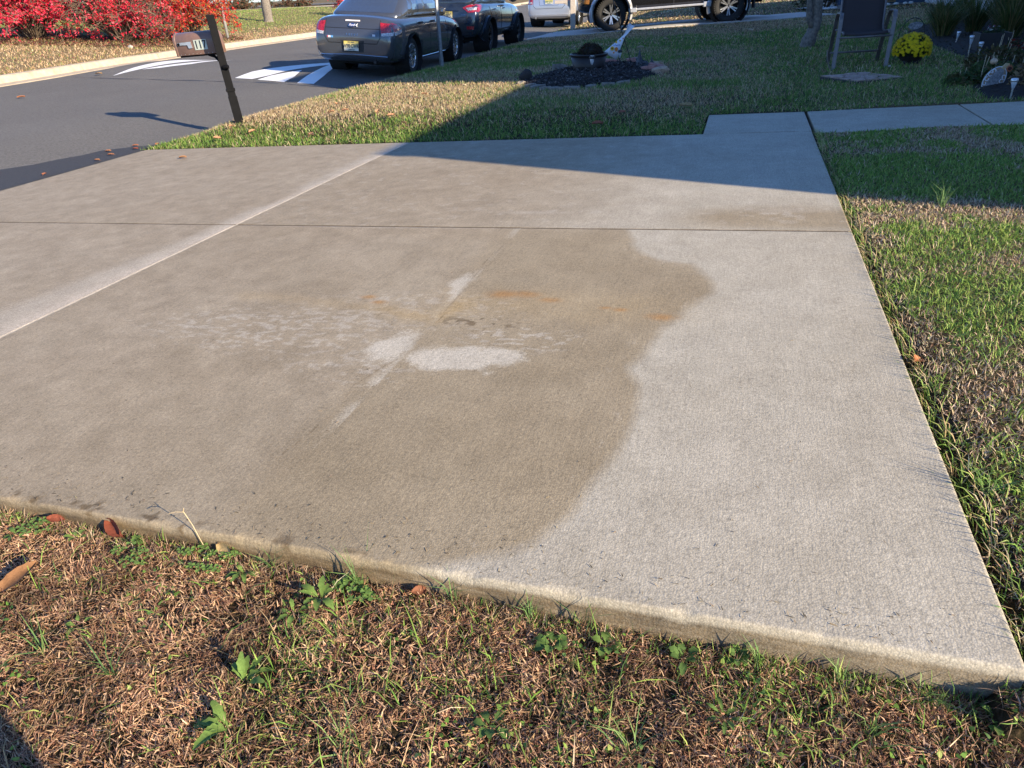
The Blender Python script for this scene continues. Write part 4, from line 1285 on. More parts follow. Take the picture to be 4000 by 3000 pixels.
def cut(o, cutters):
    cs = []
    for loc, r, w in cutters:
        c = link('cutter', MB().lathe([(r, -w / 2), (r, w / 2)], 40, Matrix.Translation(loc) @ Matrix.Rotation(R(90), 4, 'Y')).mesh('cutter'))
        bm = bmesh.new(); bm.from_mesh(c.data); bmesh.ops.recalc_face_normals(bm, faces=bm.faces); bm.to_mesh(c.data); bm.free()
        b = o.modifiers.new('b', 'BOOLEAN')
        b.operation = 'DIFFERENCE'
        b.solver = 'EXACT'
        b.object = c
        cs.append(c)
    me = eval_mesh(o)
    for c in cs:
        bpy.data.objects.remove(c)
    bpy.data.objects.remove(o)
    return me

class Shell:
    """projects flat outlines on to a body so that lamps, glass and seams follow its surface"""
    def __init__(self, *meshes):
        vs, fs = [], []
        for me in meshes:
            o = len(vs)
            vs += [v.co.copy() for v in me.vertices]
            fs += [[i_ + o for i_ in p_.vertices] for p_ in me.polygons]
        self.t = BVHTree.FromPolygons(vs, fs)
    def shoot(self, p2, side):
        if side == 'R':
            org, d = Vector((4, p2[0], p2[1])), Vector((-1, 0, 0))
        elif side == 'L':
            org, d = Vector((-4, p2[0], p2[1])), Vector((1, 0, 0))
        elif side == 'B':
            org, d = Vector((p2[0], -4, p2[1])), Vector((0, 1, 0))
        elif side == 'F':
            org, d = Vector((p2[0], 9, p2[1])), Vector((0, -1, 0))
        else:
            org, d = Vector((p2[0], p2[1], 5)), Vector((0, 0, -1))
        h = self.t.ray_cast(org, d)
        return (h[0], h[1], -d) if h[0] is not None else (None, None, -d)
    def panel(self, name, poly, side, m, parent, off=0.006, cell=0.09):
        bm = bmesh.new()
        vs = [bm.verts.new((a, b, 0)) for a, b in poly]
        bm.faces.new(vs)
        for ax in (0, 1):
            lo, hi = min(q[ax] for q in poly), max(q[ax] for q in poly)
            k = lo + cell
            while k < hi:
                no = (1, 0, 0) if ax == 0 else (0, 1, 0)
                co = (k, 0, 0) if ax == 0 else (0, k, 0)
                bmesh.ops.bisect_plane(bm, geom=bm.verts[:] + bm.edges[:] + bm.faces[:], plane_co=co, plane_no=no)
                k += cell
        last = None
        bad = []
        back = {}
        for v in bm.verts:
            h, nrm, d = self.shoot((v.co.x, v.co.y), side)
            if h is None:
                bad.append(v)
                continue
            v.co = h + d * off
            back[v] = True
        if bad and len(bad) < len(bm.verts):
            bmesh.ops.delete(bm, geom=bad, context='VERTS')
        bmesh.ops.recalc_face_normals(bm, faces=bm.faces)
        ext = bmesh.ops.extrude_face_region(bm, geom=bm.faces[:])
        d = {'R': (1, 0, 0), 'L': (-1, 0, 0), 'B': (0, -1, 0), 'F': (0, 1, 0), 'T': (0, 0, 1)}[side]
        for v in [g for g in ext['geom'] if isinstance(g, bmesh.types.BMVert)]:
            v.co -= Vector(d) * (off + 0.012)
        bmesh.ops.recalc_face_normals(bm, faces=bm.faces)
        me = bpy.data.meshes.new(name)
        bm.to_mesh(me)
        bm.free()
        o = link(name, me, m, parent)
        me.shade_auto_smooth(angle=R(35)) if hasattr(me, 'shade_auto_smooth') else None
        return o
    def seam(self, name, pts, side, m, parent, r=0.006, off=0.0):
        P = []
        for a, b in zip(pts[:-1], pts[1:]):
            for k in range(8):
                f = k / 8
                P.append((a[0] * (1 - f) + b[0] * f, a[1] * (1 - f) + b[1] * f))
        P.append(pts[-1])
        Q = []
        for q in P:
            h, nrm, d = self.shoot(q, side)
            if h is not None:
                Q.append(h + d * off)
        if len(Q) > 1:
            return MB().tube(Q, r, 5).build(name, m, parent)

def wheel(parent, loc, r, w, rr_, spokes, m, face=1, dish=0.04, twin=True, hubm=None, swid=0.028, lugs=False):
    e = bpy.data.objects.new('wheel', None)
    COL.objects.link(e)
    e.parent = parent
    e.location = loc
    MY = Matrix.Rotation(R(90), 4, 'Y') if face > 0 else Matrix.Rotation(R(-90), 4, 'Y')
    s = r - rr_
    prof = [(rr_ - 0.005, -w * 0.40), (rr_ + 0.01, -w * 0.44), (rr_ + s * 0.5, -w * 0.5), (r - 0.03, -w * 0.47), (r - 0.006, -w * 0.38), (r, -w * 0.2), (r, w * 0.2), (r - 0.006, w * 0.38), (r - 0.03, w * 0.47), (rr_ + s * 0.5, w * 0.5), (rr_ + 0.01, w * 0.44), (rr_ - 0.005, w * 0.40)]
    ty = MB().lathe(prof, 44, MY, close=True)
    if lugs:
        for k in range(46):
            a = 2 * math.pi * k / 46
            for zz in (-w * 0.42, w * 0.42):
                M = MY @ Matrix.Rotation(a + (0.06 if zz > 0 else 0), 4, 'Z') @ Matrix.Translation((r - 0.012, 0, zz))
                ty.add([M @ Vector((x, y, z)) for z in (-0.03, 0.03) for x, y in ((-0.02, -0.016), (0.014, -0.016), (0.014, 0.016), (-0.02, 0.016))], [(3, 2, 1, 0), (4, 5, 6, 7), (0, 1, 5, 4), (1, 2, 6, 5), (2, 3, 7, 6), (3, 0, 4, 7)])
    ty.build('tyre', M_RUB, e, smooth=True)
    rm = MB()
    rm.lathe([(rr_ - 0.006, w * 0.41), (rr_ + 0.004, w * 0.43), (rr_ - 0.012, w * 0.44), (rr_ - 0.024, w * 0.40), (rr_ - 0.028, w * 0.1), (rr_ - 0.02, w * 0.1)], 44, MY, close=True)
    rm.build('rim', m, e, smooth=True)
    MB().lathe([(rr_ - 0.026, w * 0.05), (rr_ - 0.026, w * 0.12)], 36, MY).build('brake_backing', M_WELL, e)
    sp = MB()
    for k in range(spokes):
        a = 2 * math.pi * k / spokes
        for da in ((-0.14, 0.14) if twin else (0.0,)):
            c, s_ = math.cos(a + da), math.sin(a + da)
            c2, s2 = math.cos(a + da * 0.55), math.sin(a + da * 0.55)
            p0 = MY @ Vector((c2 * 0.035, s2 * 0.035, w * 0.40 - dish))
            p1 = MY @ Vector((c * (rr_ - 0.02), s_ * (rr_ - 0.02), w * 0.40))
            sp.strip([p0, p0.lerp(p1, 0.5), p1], swid, 0.024, MY @ Vector((-s_, c, 0)))
    sp.build('spokes', hubm or m, e)
    MB().lathe([(0.06, w * 0.2), (0.058, w * 0.41 - dish), (0.03, w * 0.43 - dish), (0.0295, w * 0.44 - dish)], 18, MY).build('hub', m, e, smooth=True)
    return e

def plate(parent, loc, rot, txt, top, bottom, ink=(0.02, 0.04, 0.09)):
    p_ = MB().box((0, 0, 0), (0.305, 0.152, 0.006)).build('licence_plate', M_PLATE, parent)
    p_.location = loc
    p_.rotation_euler = rot
    im = mat('ink_%02d' % int(ink[1] * 100), ink, 0.5)
    for s_, size, yy in ((txt, 0.088, -0.004), (top, 0.026, 0.058), (bottom, 0.026, -0.060)):
        if s_:
            o = link('lettering', text_mesh(s_, size, 0, 0.0008, bold=0.02), im, p_)
            o.location = (0, yy, 0.0042)
            o.scale = (0.80, 1, 1) if size > 0.05 else (1, 1, 1)
    return p_

def arches(body_z, specs, parent):
    for (x, y, z, r, w) in specs:
        m = MB().lathe([(r - 0.004, -w / 2), (r - 0.004, w / 2 - 0.015)], 36, Matrix.Translation((x, y, z)) @ Matrix.Rotation(R(90), 4, 'Y'))
        m.f = m.f[:-2]
        m.build('wheel_arch_liner', M_WELL, parent, fix=False)

def oval_badge(parent, loc, rot, w, h, txt, size, fish=True):
    o = MB().lathe([(1.0, 0), (1.0, 0.006), (0.93, 0.008)], 28, Matrix.Diagonal((w / 2, h / 2, 1, 1))).build('emblem', M_CHROME, parent)
    o.location = loc
    o.rotation_euler = rot
    MB().lathe([(0.9, 0.0082), (0.9, 0.0098)], 28, Matrix.Diagonal((w / 2, h / 2, 1, 1))).build('emblem_field', mat('emblem_blue', (0.01, 0.04, 0.20), 0.25), o)
    t_ = link('emblem_script', text_mesh(txt, size, 0.35, 0.0006), mat('emblem_white', (0.8, 0.8, 0.8), 0.4), o)
    t_.location = (0, 0, 0.0108)
    if fish:
        MB().prism([(w * 0.50, 0.0), (w * 0.78, h * 0.52), (w * 0.70, 0), (w * 0.80, -h * 0.55)], 0.001, 0.004).build('emblem_tail', mat('emblem_white', (0.8, 0.8, 0.8), 0.4), o)

BACK = (R(90), 0, 0)

# ---- grey compact sedan
def sedan():
    t = thing('sedan', 'dark grey four door sedan parked over the speed hump markings', 'car')
    Mw = Matrix.Translation((-6.775, 13.07 - 0.98, -0.188))
    t.matrix_world = Matrix.Translation((-6.70, 13.04, -0.182)) @ Matrix.Rotation(R(3.0), 4, 'Z') @ Matrix.Rotation(R(4.0), 4, 'Y') @ Matrix.Translation((0, -0.98, 0)) @ Matrix.Diagonal((0.91, 1, 1, 1))
    st = [(0.00, (0, .37), (.50, .37), (.66, .40), (.71, .52), (.68, .62), (.55, .655), (0, .665)),
          (0.04, (0, .30), (.60, .30), (.76, .35), (.80, .53), (.78, .70), (.66, .80), (0, .82)),
          (0.10, (0, .27), (.66, .27), (.80, .32), (.835, .55), (.81, .80), (.70, .945), (0, .965)),
          (0.20, (0, .24), (.68, .24), (.825, .29), (.855, .57), (.83, .85), (.73, .985), (0, 1.005)),
          (0.62, (0, .20), (.69, .20), (.84, .26), (.865, .58), (.835, .89), (.75, .985), (0, 1.01)),
          (1.50, (0, .19), (.70, .19), (.845, .24), (.865, .58), (.835, .91), (.77, .955), (0, .965)),
          (2.40, (0, .19), (.70, .19), (.845, .24), (.865, .58), (.835, .90), (.77, .945), (0, .955)),
          (3.30, (0, .19), (.70, .19), (.84, .25), (.86, .57), (.825, .86), (.74, .925), (0, .96)),
          (3.90, (0, .21), (.66, .21), (.81, .28), (.84, .54), (.80, .76), (.68, .835), (0, .875)),
          (4.25, (0, .24), (.58, .24), (.72, .30), (.76, .50), (.72, .66), (.60, .72), (0, .75)),
          (4.42, (0, .30), (.46, .30), (.58, .34), (.61, .46), (.58, .56), (.48, .60), (0, .62))]
    o = loft(st, 2)
    rw, fw, wr = 0.98, 3.595, 0.315
    me = cut(o, [((x, y, wr), 0.365, 0.42) for x in (-.80, .80) for y in (rw, fw)])
    body = link('body', me, M_GREY, t)
    me.shade_auto_smooth(angle=R(35)) if hasattr(me, 'shade_auto_smooth') else me.shade_smooth()
    gst = [(0.50, (0, .90), (.70, .90), (.70, .965), (.66, .985), (0, 1.00)),
           (0.72, (0, .90), (.75, .90), (.735, 1.00), (.66, 1.085), (0, 1.105)),
           (1.00, (0, .90), (.77, .90), (.735, 1.10), (.61, 1.25), (0, 1.285)),
           (1.32, (0, .90), (.78, .90), (.725, 1.18), (.575, 1.395), (0, 1.435)),
           (1.80, (0, .90), (.78, .90), (.72, 1.20), (.565, 1.43), (0, 1.475)),
           (2.40, (0, .90), (.78, .90), (.72, 1.18), (.565, 1.405), (0, 1.45)),
           (2.85, (0, .90), (.77, .90), (.72, 1.08), (.60, 1.22), (0, 1.27)),
           (3.35, (0, .88), (.73, .88), (.70, .93), (.66, .96), (0, .98))]
    g = loft(gst, 2)
    gme = eval_mesh(g)
    bpy.data.objects.remove(g)
    link('roof', gme, M_GREY, t)
    gme.shade_smooth()
    S1 = Shell(me)
    S2 = Shell(gme)
    S12 = Shell(me, gme)
    S2.panel('rear_window', [(-.60, 1.03), (.60, 1.03), (.57, 1.15), (.49, 1.37), (-.49, 1.37), (-.57, 1.15)], 'B', M_CGLASS, t)
    S2.panel('side_window', [(.98, 1.0), (1.16, .99), (1.24, 1.28), (1.10, 1.17)], 'R', M_CGLASS, t)
    S2.panel('side_window', [(1.22, .985), (1.86, .98), (1.80, 1.345), (1.36, 1.33)], 'R', M_CGLASS, t)
    S2.panel('side_window', [(1.94, .98), (2.85, .97), (2.45, 1.28), (1.90, 1.345)], 'R', M_CGLASS, t)
    S2.panel('side_window', [(1.22, .985), (1.86, .98), (1.80, 1.345), (1.36, 1.33)], 'L', M_CGLASS, t)
    S2.panel('side_window', [(1.94, .98), (2.85, .97), (2.45, 1.28), (1.90, 1.345)], 'L', M_CGLASS, t)
    for sd in ('R', 'L'):
        sg = 1 if sd == 'R' else -1
        tl = S1.panel('taillight', [(sg * .57, .90), (sg * .805, .88), (sg * .82, .755), (sg * .60, .735)], 'B', M_RED, t, 0.010, 0.05)
        S1.panel('lens_clear', [(sg * .60, .735), (sg * .82, .755), (sg * .81, .70), (sg * .61, .69)], 'B', M_CLEAR, tl, 0.011, 0.05)
        S1.panel('lens_wrap', [(.12, .905), (.14, .755), (.44, .79), (.28, .875)], sd, M_RED, tl, 0.008, 0.05)
        S1.panel('lens_lower', [(.14, .755), (.15, .70), (.42, .735), (.44, .79)], sd, M_CLEAR, tl, 0.008, 0.05)
    drk = mat('seam_dark', (0.006, 0.006, 0.007), 0.7)
    S1.seam('trunk_seam', [(-.56, .93), (-.575, .66), (-.50, .565), (.50, .565), (.575, .66), (.56, .93)], 'B', drk, t, 0.006)
    S1.seam('trunk_crease', [(-.56, .795), (.56, .795)], 'B', drk, t, 0.005)
    S1.seam('bumper_line', [(-.70, .365), (0, .385), (.70, .365)], 'B', M_CHROME, t, 0.007, 0.003)
    for ys_ in ([(1.22, .96), (1.24, .60), (1.36, .30)], [(1.90, .95), (1.92, .30)], [(2.92, .93), (2.98, .5), (2.96, .30)]):
        S1.seam('door_seam', ys_, 'R', drk, t, 0.005)
    S1.seam('sill_strip', [(1.40, .265), (3.15, .265)], 'R', M_CHROME, t, 0.008, 0.002)
    S2.seam('window_trim', [(1.0, .975), (2.85, .965)], 'R', drk, t, 0.009)
    for yy in (1.42, 2.10):
        h, nn, d = S1.shoot((yy, .855), 'R')
        MB().box((h.x + 0.016, yy, .855), (0.03, 0.19, 0.032)).build('door_handle', M_CLAD, t, bevel=0.008)
    h, nn, d = S1.shoot((2.72, .93), 'R')
    mm = MB().blob((h.x + 0.15, 2.70, 1.0), (0.115, 0.06, 0.085), 2, 0.03, 2)
    mo = mm.build('mirror', M_CLAD, t, smooth=True)
    MB().box((h.x + 0.15, 2.655, 1.0), (0.16, 0.02, 0.11)).build('mirror_glass', mat('mirror', (0.7, 0.75, 0.8), 0.03, 1.0, var=0.01), mo, bevel=0.004)
    S1.panel('plate_recess', [(-.24, .61), (.24, .61), (.22, .42), (-.22, .42)], 'B', M_CLAD, t, 0.004)
    h, nn, d = S1.shoot((-.02, .52), 'B')
    plate(t, (-.02, h.y - 0.022, .520), (R(86), 0, 0), 'W98·CWK', 'NEW JERSEY', 'Garden State')
    h, nn, d = S1.shoot((0, .84), 'B')
    oval_badge(t, (0, h.y - 0.012, .845), (R(60), 0, 0), 0.15, 0.062, 'Ford', 0.06)
    S1.panel('brake_light', [(-.15, .925), (.15, .925), (.15, .905), (-.15, .905)], 'B', mat('brake_lens', (0.75, 0.68, 0.66), 0.2), t, 0.006, 0.06)
    for k, ch in enumerate('FOCUS'):
        x_ = -.11 + k * .055
        h, nn, d = S1.shoot((x_, .70), 'B')
        l_ = link('badge_letter', text_mesh(ch, 0.04, 0.2, 0.002), M_CHROME, t)
        l_.location = (x_, h.y - 0.008, .70)
        l_.rotation_euler = (R(80), 0, 0)
    for x_, w_, cl, cc in ((-.475, .06, 'sticker', (0.75, 0.75, 0.78)), (-.425, .045, 'sticker', (0.12, 0.32, 0.60)), (-.515, .022, 'sticker', (0.6, 0.05, 0.06)), (.455, .06, 'trim_badge', (0.55, 0.62, 0.72))):
        h, nn, d = S1.shoot((x_, .66), 'B')
        MB().box((x_, h.y - 0.004, .655 if x_ < 0 else .70), (w_, 0.004, 0.032)).build(cl, mat('stk%.2f' % cc[0], cc, 0.4), t)
    for x_ in (-.72, .72):
        for y_ in (rw, fw):
            wheel(t, (x_, y_, wr), wr, 0.205, 0.215, 7, M_ALLOY, 1 if x_ > 0 else -1, 0.03)
    arches(0, [(x, y, wr, 0.365, 0.36) for x in (-.72, .72) for y in (rw, fw)], t)
    MB().box((0, 2.2, .24), (1.2, 3.6, .10)).box((0, rw, .3), (1.3, .08, .08)).build('underbody', M_WELL, t)
    MB().tube([(.42, .05, .27), (.42, .5, .27)], 0.03, 10).build('exhaust', M_CLAD, t)
    # trunk floor parcel shelf seen through nothing: the cabin stays closed
sedan()

# ---- dark crossover ahead of it
def crossover():
    t = thing('crossover', 'gunmetal grey crossover parked ahead of the sedan, black lower bumper', 'car')
    rw, fw, wr = 0.92, 3.61, 0.355
    t.matrix_world = Matrix.Translation((-6.98, 18.05, -0.20)) @ Matrix.Rotation(R(1.2), 4, 'Z') @ Matrix.Rotation(R(2.2), 4, 'Y') @ Matrix.Translation((0, -rw, 0))
    st = [(0.00, (0, .44), (.55, .44), (.70, .46), (.76, .58), (.72, .70), (.55, .74), (0, .76)),
          (0.05, (0, .38), (.62, .38), (.80, .42), (.86, .64), (.83, .90), (.70, 1.02), (0, 1.04)),
          (0.14, (0, .34), (.68, .34), (.86, .40), (.91, .68), (.88, .98), (.76, 1.09), (0, 1.11)),
          (0.40, (0, .30), (.70, .30), (.89, .38), (.925, .70), (.895, 1.02), (.80, 1.10), (0, 1.12)),
          (1.60, (0, .26), (.72, .26), (.90, .34), (.925, .70), (.89, 1.02), (.82, 1.06), (0, 1.07)),
          (3.20, (0, .26), (.72, .26), (.90, .34), (.92, .68), (.88, .98), (.78, 1.04), (0, 1.07)),
          (3.95, (0, .28), (.68, .28), (.86, .36), (.90, .62), (.85, .88), (.72, .96), (0, 1.00)),
          (4.35, (0, .32), (.60, .32), (.74, .38), (.79, .56), (.75, .76), (.62, .82), (0, .86)),
          (4.50, (0, .40), (.48, .40), (.60, .42), (.64, .54), (.60, .66), (.50, .69), (0, .71))]
    o = loft(st, 2)
    me = cut(o, [((x, y, wr), 0.415, 0.46) for x in (-.85, .85) for y in (rw, fw)])
    link('body', me, M_GUN, t)
    me.shade_auto_smooth(angle=R(35)) if hasattr(me, 'shade_auto_smooth') else me.shade_smooth()
    gst = [(0.12, (0, 1.0), (.74, 1.0), (.74, 1.06), (.70, 1.09), (0, 1.10)),
           (0.30, (0, 1.0), (.79, 1.0), (.78, 1.22), (.70, 1.38), (0, 1.42)),
           (0.55, (0, 1.0), (.80, 1.0), (.77, 1.34), (.64, 1.58), (0, 1.63)),
           (1.60, (0, 1.0), (.81, 1.0), (.77, 1.38), (.64, 1.62), (0, 1.68)),
           (2.30, (0, 1.0), (.81, 1.0), (.76, 1.34), (.62, 1.57), (0, 1.63)),
           (2.80, (0, 1.0), (.80, 1.0), (.75, 1.20), (.64, 1.36), (0, 1.40)),
           (3.35, (0, .96), (.76, .96), (.73, 1.02), (.68, 1.06), (0, 1.08))]
    g = loft(gst, 2)
    gme = eval_mesh(g)
    bpy.data.objects.remove(g)
    link('roof', gme, M_GUN, t)
    gme.shade_smooth()
    S1, S2 = Shell(me), Shell(gme)
    S2.panel('rear_window', [(-.64, 1.14), (.64, 1.14), (.55, 1.52), (-.55, 1.52)], 'B', M_CGLASS, t)
    S2.panel('side_window', [(.62, 1.13), (1.05, 1.10), (1.05, 1.46), (.80, 1.42)], 'R', M_CGLASS, t)
    S2.panel('side_window', [(1.12, 1.09), (1.85, 1.07), (1.83, 1.50), (1.12, 1.47)], 'R', M_CGLASS, t)
    S2.panel('side_window', [(1.92, 1.07), (2.85, 1.05), (2.42, 1.42), (1.92, 1.50)], 'R', M_CGLASS, t)
    MB().tube([(-.05, .11, 1.19), (.22, .13, 1.17)], 0.012, 6).build('wiper', M_CHROME, t)
    for sd in ('R', 'L'):
        sg = 1 if sd == 'R' else -1
        tl = S1.panel('taillight', [(sg * .52, .985), (sg * .66, 1.045), (sg * .86, 1.06), (sg * .86, .90), (sg * .66, .885)], 'B', M_RED, t, 0.012, 0.05)
        S1.panel('lens_clear', [(sg * .60, .985), (sg * .84, 1.00), (sg * .84, .945), (sg * .66, .93)], 'B', M_CLEAR, tl, 0.018, 0.05)
        S1.panel('lens_wrap', [(.14, 1.06), (.16, .89), (.44, .99), (.50, 1.05)], sd, M_RED, tl, 0.008, 0.05)
        S1.panel('reflector', [(sg * .62, .60), (sg * .80, .60), (sg * .79, .535), (sg * .63, .535)], 'B', M_RED, t, 0.014, 0.06)
        S1.panel('lower_cladding', [(1.35, .47), (3.18, .47), (3.18, .30), (1.35, .30)], sd, M_CLAD, t, 0.006, 0.15)
    S1.panel('lower_bumper', [(-.80, .635), (.80, .635), (.74, .42), (-.74, .42)], 'B', M_CLAD, t, 0.008, 0.08)
    S1.panel('garnish', [(-.38, .985), (.38, .985), (.44, .925), (-.44, .925)], 'B', M_GUN, t, 0.022, 0.08)
    drk = mat('seam_dark', (0.006, 0.006, 0.007), 0.7)
    S1.seam('hatch_seam', [(-.64, .90), (-.62, .655), (.62, .655), (.64, .90)], 'B', drk, t, 0.006)
    for ys_ in ([(.98, 1.0), (1.18, .72), (1.30, .5)], [(1.95, 1.03), (1.98, .36)], [(3.02, 1.0), (3.06, .36)]):
        S1.seam('door_seam', ys_, 'R', drk, t, 0.006)
    for yy in (1.32, 2.15):
        h, nn, d = S1.shoot((yy, .93), 'R')
        MB().box((h.x + 0.018, yy, .93), (0.035, 0.2, 0.034)).build('door_handle', M_CHROME, t, bevel=0.008)
    h, nn, d = S1.shoot((2.75, 1.0), 'R')
    mo = MB().blob((h.x + 0.17, 2.75, 1.14), (0.13, 0.07, 0.10), 2, 0.03, 2).build('mirror', M_GUN, t, smooth=True)
    h, nn, d = S1.shoot((0.12, .83), 'B')
    plate(t, (0.12, h.y - 0.016, .835), (R(84), 0, 0), 'K43·BPC', 'NEW JERSEY', 'Garden State')
    h, nn, d = S1.shoot((0.0, .955), 'B')
    oval_badge(t, (0.0, h.y - 0.032, .956), (R(78), 0, 0), 0.13, 0.055, 'Ford', 0.052)
    h, nn, d = S1.shoot((.58, .83), 'B')
    MB().box((.56, h.y - 0.004, .84), (.14, .004, .022)).build('trim_badge', M_CHROME, t)
    for x_ in (-.79, .79):
        for y_ in (rw, fw):
            wheel(t, (x_, y_, wr), wr, 0.225, 0.235, 5, M_BALLOY, 1 if x_ > 0 else -1, 0.03)
    arches(0, [(x, y, wr, 0.415, 0.42) for x in (-.80, .80) for y in (rw, fw)], t)
    for y_ in (rw, fw):
        pts = [(0.905, y_ + 0.43 * math.cos(a), wr + 0.43 * math.sin(a)) for a in [R(-12) + k * R(204) / 16 for k in range(17)]]
        m = MB()
        Q = []
        for q in pts:
            h, nn, d = S1.shoot((q[1], q[2]), 'R')
            Q.append((h.x if h is not None else q[0], q[1], q[2]))
        m.strip(Q, 0.06, 0.022, (1, 0, 0))
        m.build('arch_trim', M_GUN, t)
    MB().box((0, 2.2, .32), (1.3, 3.8, .12)).build('underbody', M_WELL, t)
    MB().tube([(.48, .06, .34), (.48, .5, .34)], 0.035, 10).build('exhaust', M_CHROME, t)
crossover()

# ---- silver sedan farther on
def silver():
    t = thing('silver_sedan', 'silver sedan parked farthest along the street, seen from behind', 'car')
    rw, fw, wr = 0.98, 3.66, 0.315
    t.matrix_world = Matrix.Translation((-7.02, 29.2, -0.17)) @ Matrix.Rotation(R(-4.0), 4, 'Z') @ Matrix.Translation((0, -rw, 0))
    st = [(0.00, (0, .36), (.55, .36), (.70, .39), (.76, .50), (.74, .62), (.58, .66), (0, .68)),
          (0.06, (0, .28), (.66, .28), (.82, .33), (.86, .54), (.84, .78), (.72, .98), (0, 1.02)),
          (0.14, (0, .25), (.70, .25), (.85, .30), (.89, .56), (.87, .86), (.76, 1.08), (0, 1.11)),
          (0.60, (0, .22), (.72, .22), (.87, .27), (.90, .60), (.87, .93), (.78, 1.06), (0, 1.08)),
          (2.20, (0, .20), (.72, .20), (.87, .26), (.90, .60), (.86, .94), (.78, .98), (0, .99)),
          (3.50, (0, .20), (.70, .20), (.86, .27), (.88, .56), (.84, .86), (.72, .92), (0, .96)),
          (4.20, (0, .24), (.62, .24), (.76, .30), (.80, .50), (.76, .68), (.62, .74), (0, .78)),
          (4.54, (0, .32), (.48, .32), (.60, .36), (.64, .46), (.60, .58), (.50, .61), (0, .63))]
    me = cut(loft(st, 2), [((x, y, wr), 0.365, 0.42) for x in (-.85, .85) for y in (rw, fw)])
    link('body', me, M_SILV, t)
    me.shade_auto_smooth(angle=R(35)) if hasattr(me, 'shade_auto_smooth') else me.shade_smooth()
    gst = [(0.50, (0, .95), (.74, .95), (.74, 1.04), (.68, 1.07), (0, 1.09)),
           (0.95, (0, .95), (.79, .95), (.76, 1.16), (.64, 1.33), (0, 1.37)),
           (1.40, (0, .95), (.80, .95), (.75, 1.24), (.60, 1.46), (0, 1.50)),
           (2.40, (0, .95), (.80, .95), (.75, 1.22), (.59, 1.45), (0, 1.49)),
           (3.00, (0, .94), (.79, .94), (.74, 1.06), (.64, 1.18), (0, 1.22)),
           (3.50, (0, .88), (.74, .88), (.71, .92), (.66, .95), (0, .97))]
    gme = eval_mesh(loft(gst, 2))
    bpy.data.objects.remove(bpy.data.objects['loft'])
    link('roof', gme, M_SILV, t)
    gme.shade_smooth()
    S1, S2 = Shell(me), Shell(gme)
    S2.panel('rear_window', [(-.62, 1.10), (.62, 1.10), (.52, 1.42), (-.52, 1.42)], 'B', M_CGLASS, t)
    S2.panel('side_window', [(1.2, 1.0), (2.1, 1.0), (2.05, 1.38), (1.4, 1.36)], 'R', M_CGLASS, t)
    for sg in (-1, 1):
        tl = S1.panel('taillight', [(sg * .64, .99), (sg * .82, .97), (sg * .84, .74), (sg * .66, .74)], 'B', M_RED, t, 0.010, 0.05)
        S1.panel('lens_clear', [(sg * .68, .83), (sg * .79, .82), (sg * .79, .76), (sg * .68, .76)], 'B', M_CLEAR, tl, 0.016, 0.05)
        S1.panel('lens_wrap', [(.10, .97), (.12, .74), (.28, .80), (.30, .93)], 'R' if sg > 0 else 'L', M_RED, tl, 0.008, 0.05)
    drk = mat('seam_grey', (0.10, 0.10, 0.11), 0.7)
    S1.seam('trunk_seam', [(-.63, .99), (-.62, .70), (-.52, .60), (.52, .60), (.62, .70), (.63, .99)], 'B', drk, t, 0.007)
    S1.seam('plate_surround', [(-.40, .93), (-.36, .70), (.36, .70), (.40, .93), (-.40, .93)], 'B', drk, t, 0.006)
    S1.panel('bumper_lip', [(-.80, .40), (.80, .40), (.76, .345), (-.76, .345)], 'B', M_SILV, t, 0.03, 0.08)
    h, nn, d = S1.shoot((0, .82), 'B')
    plate(t, (0, h.y - 0.02, .82), (R(84), 0, 0), 'D91·UTY', '', 'Garden State', (0.02, 0.16, 0.05))
    for x_ in (-.77, .77):
        for y_ in (rw, fw):
            wheel(t, (x_, y_, wr), wr, 0.21, 0.205, 7, M_ALLOY, 1 if x_ > 0 else -1, 0.02)
    arches(0, [(x, y, wr, 0.365, 0.40) for x in (-.77, .77) for y in (rw, fw)], t)
    MB().box((0, 2.2, .25), (1.3, 3.8, .12)).build('underbody', M_WELL, t)
    MB().tube([(-.52, .0, .30), (-.52, .5, .30)], 0.04, 10).build('exhaust', M_CHROME, t)
silver()

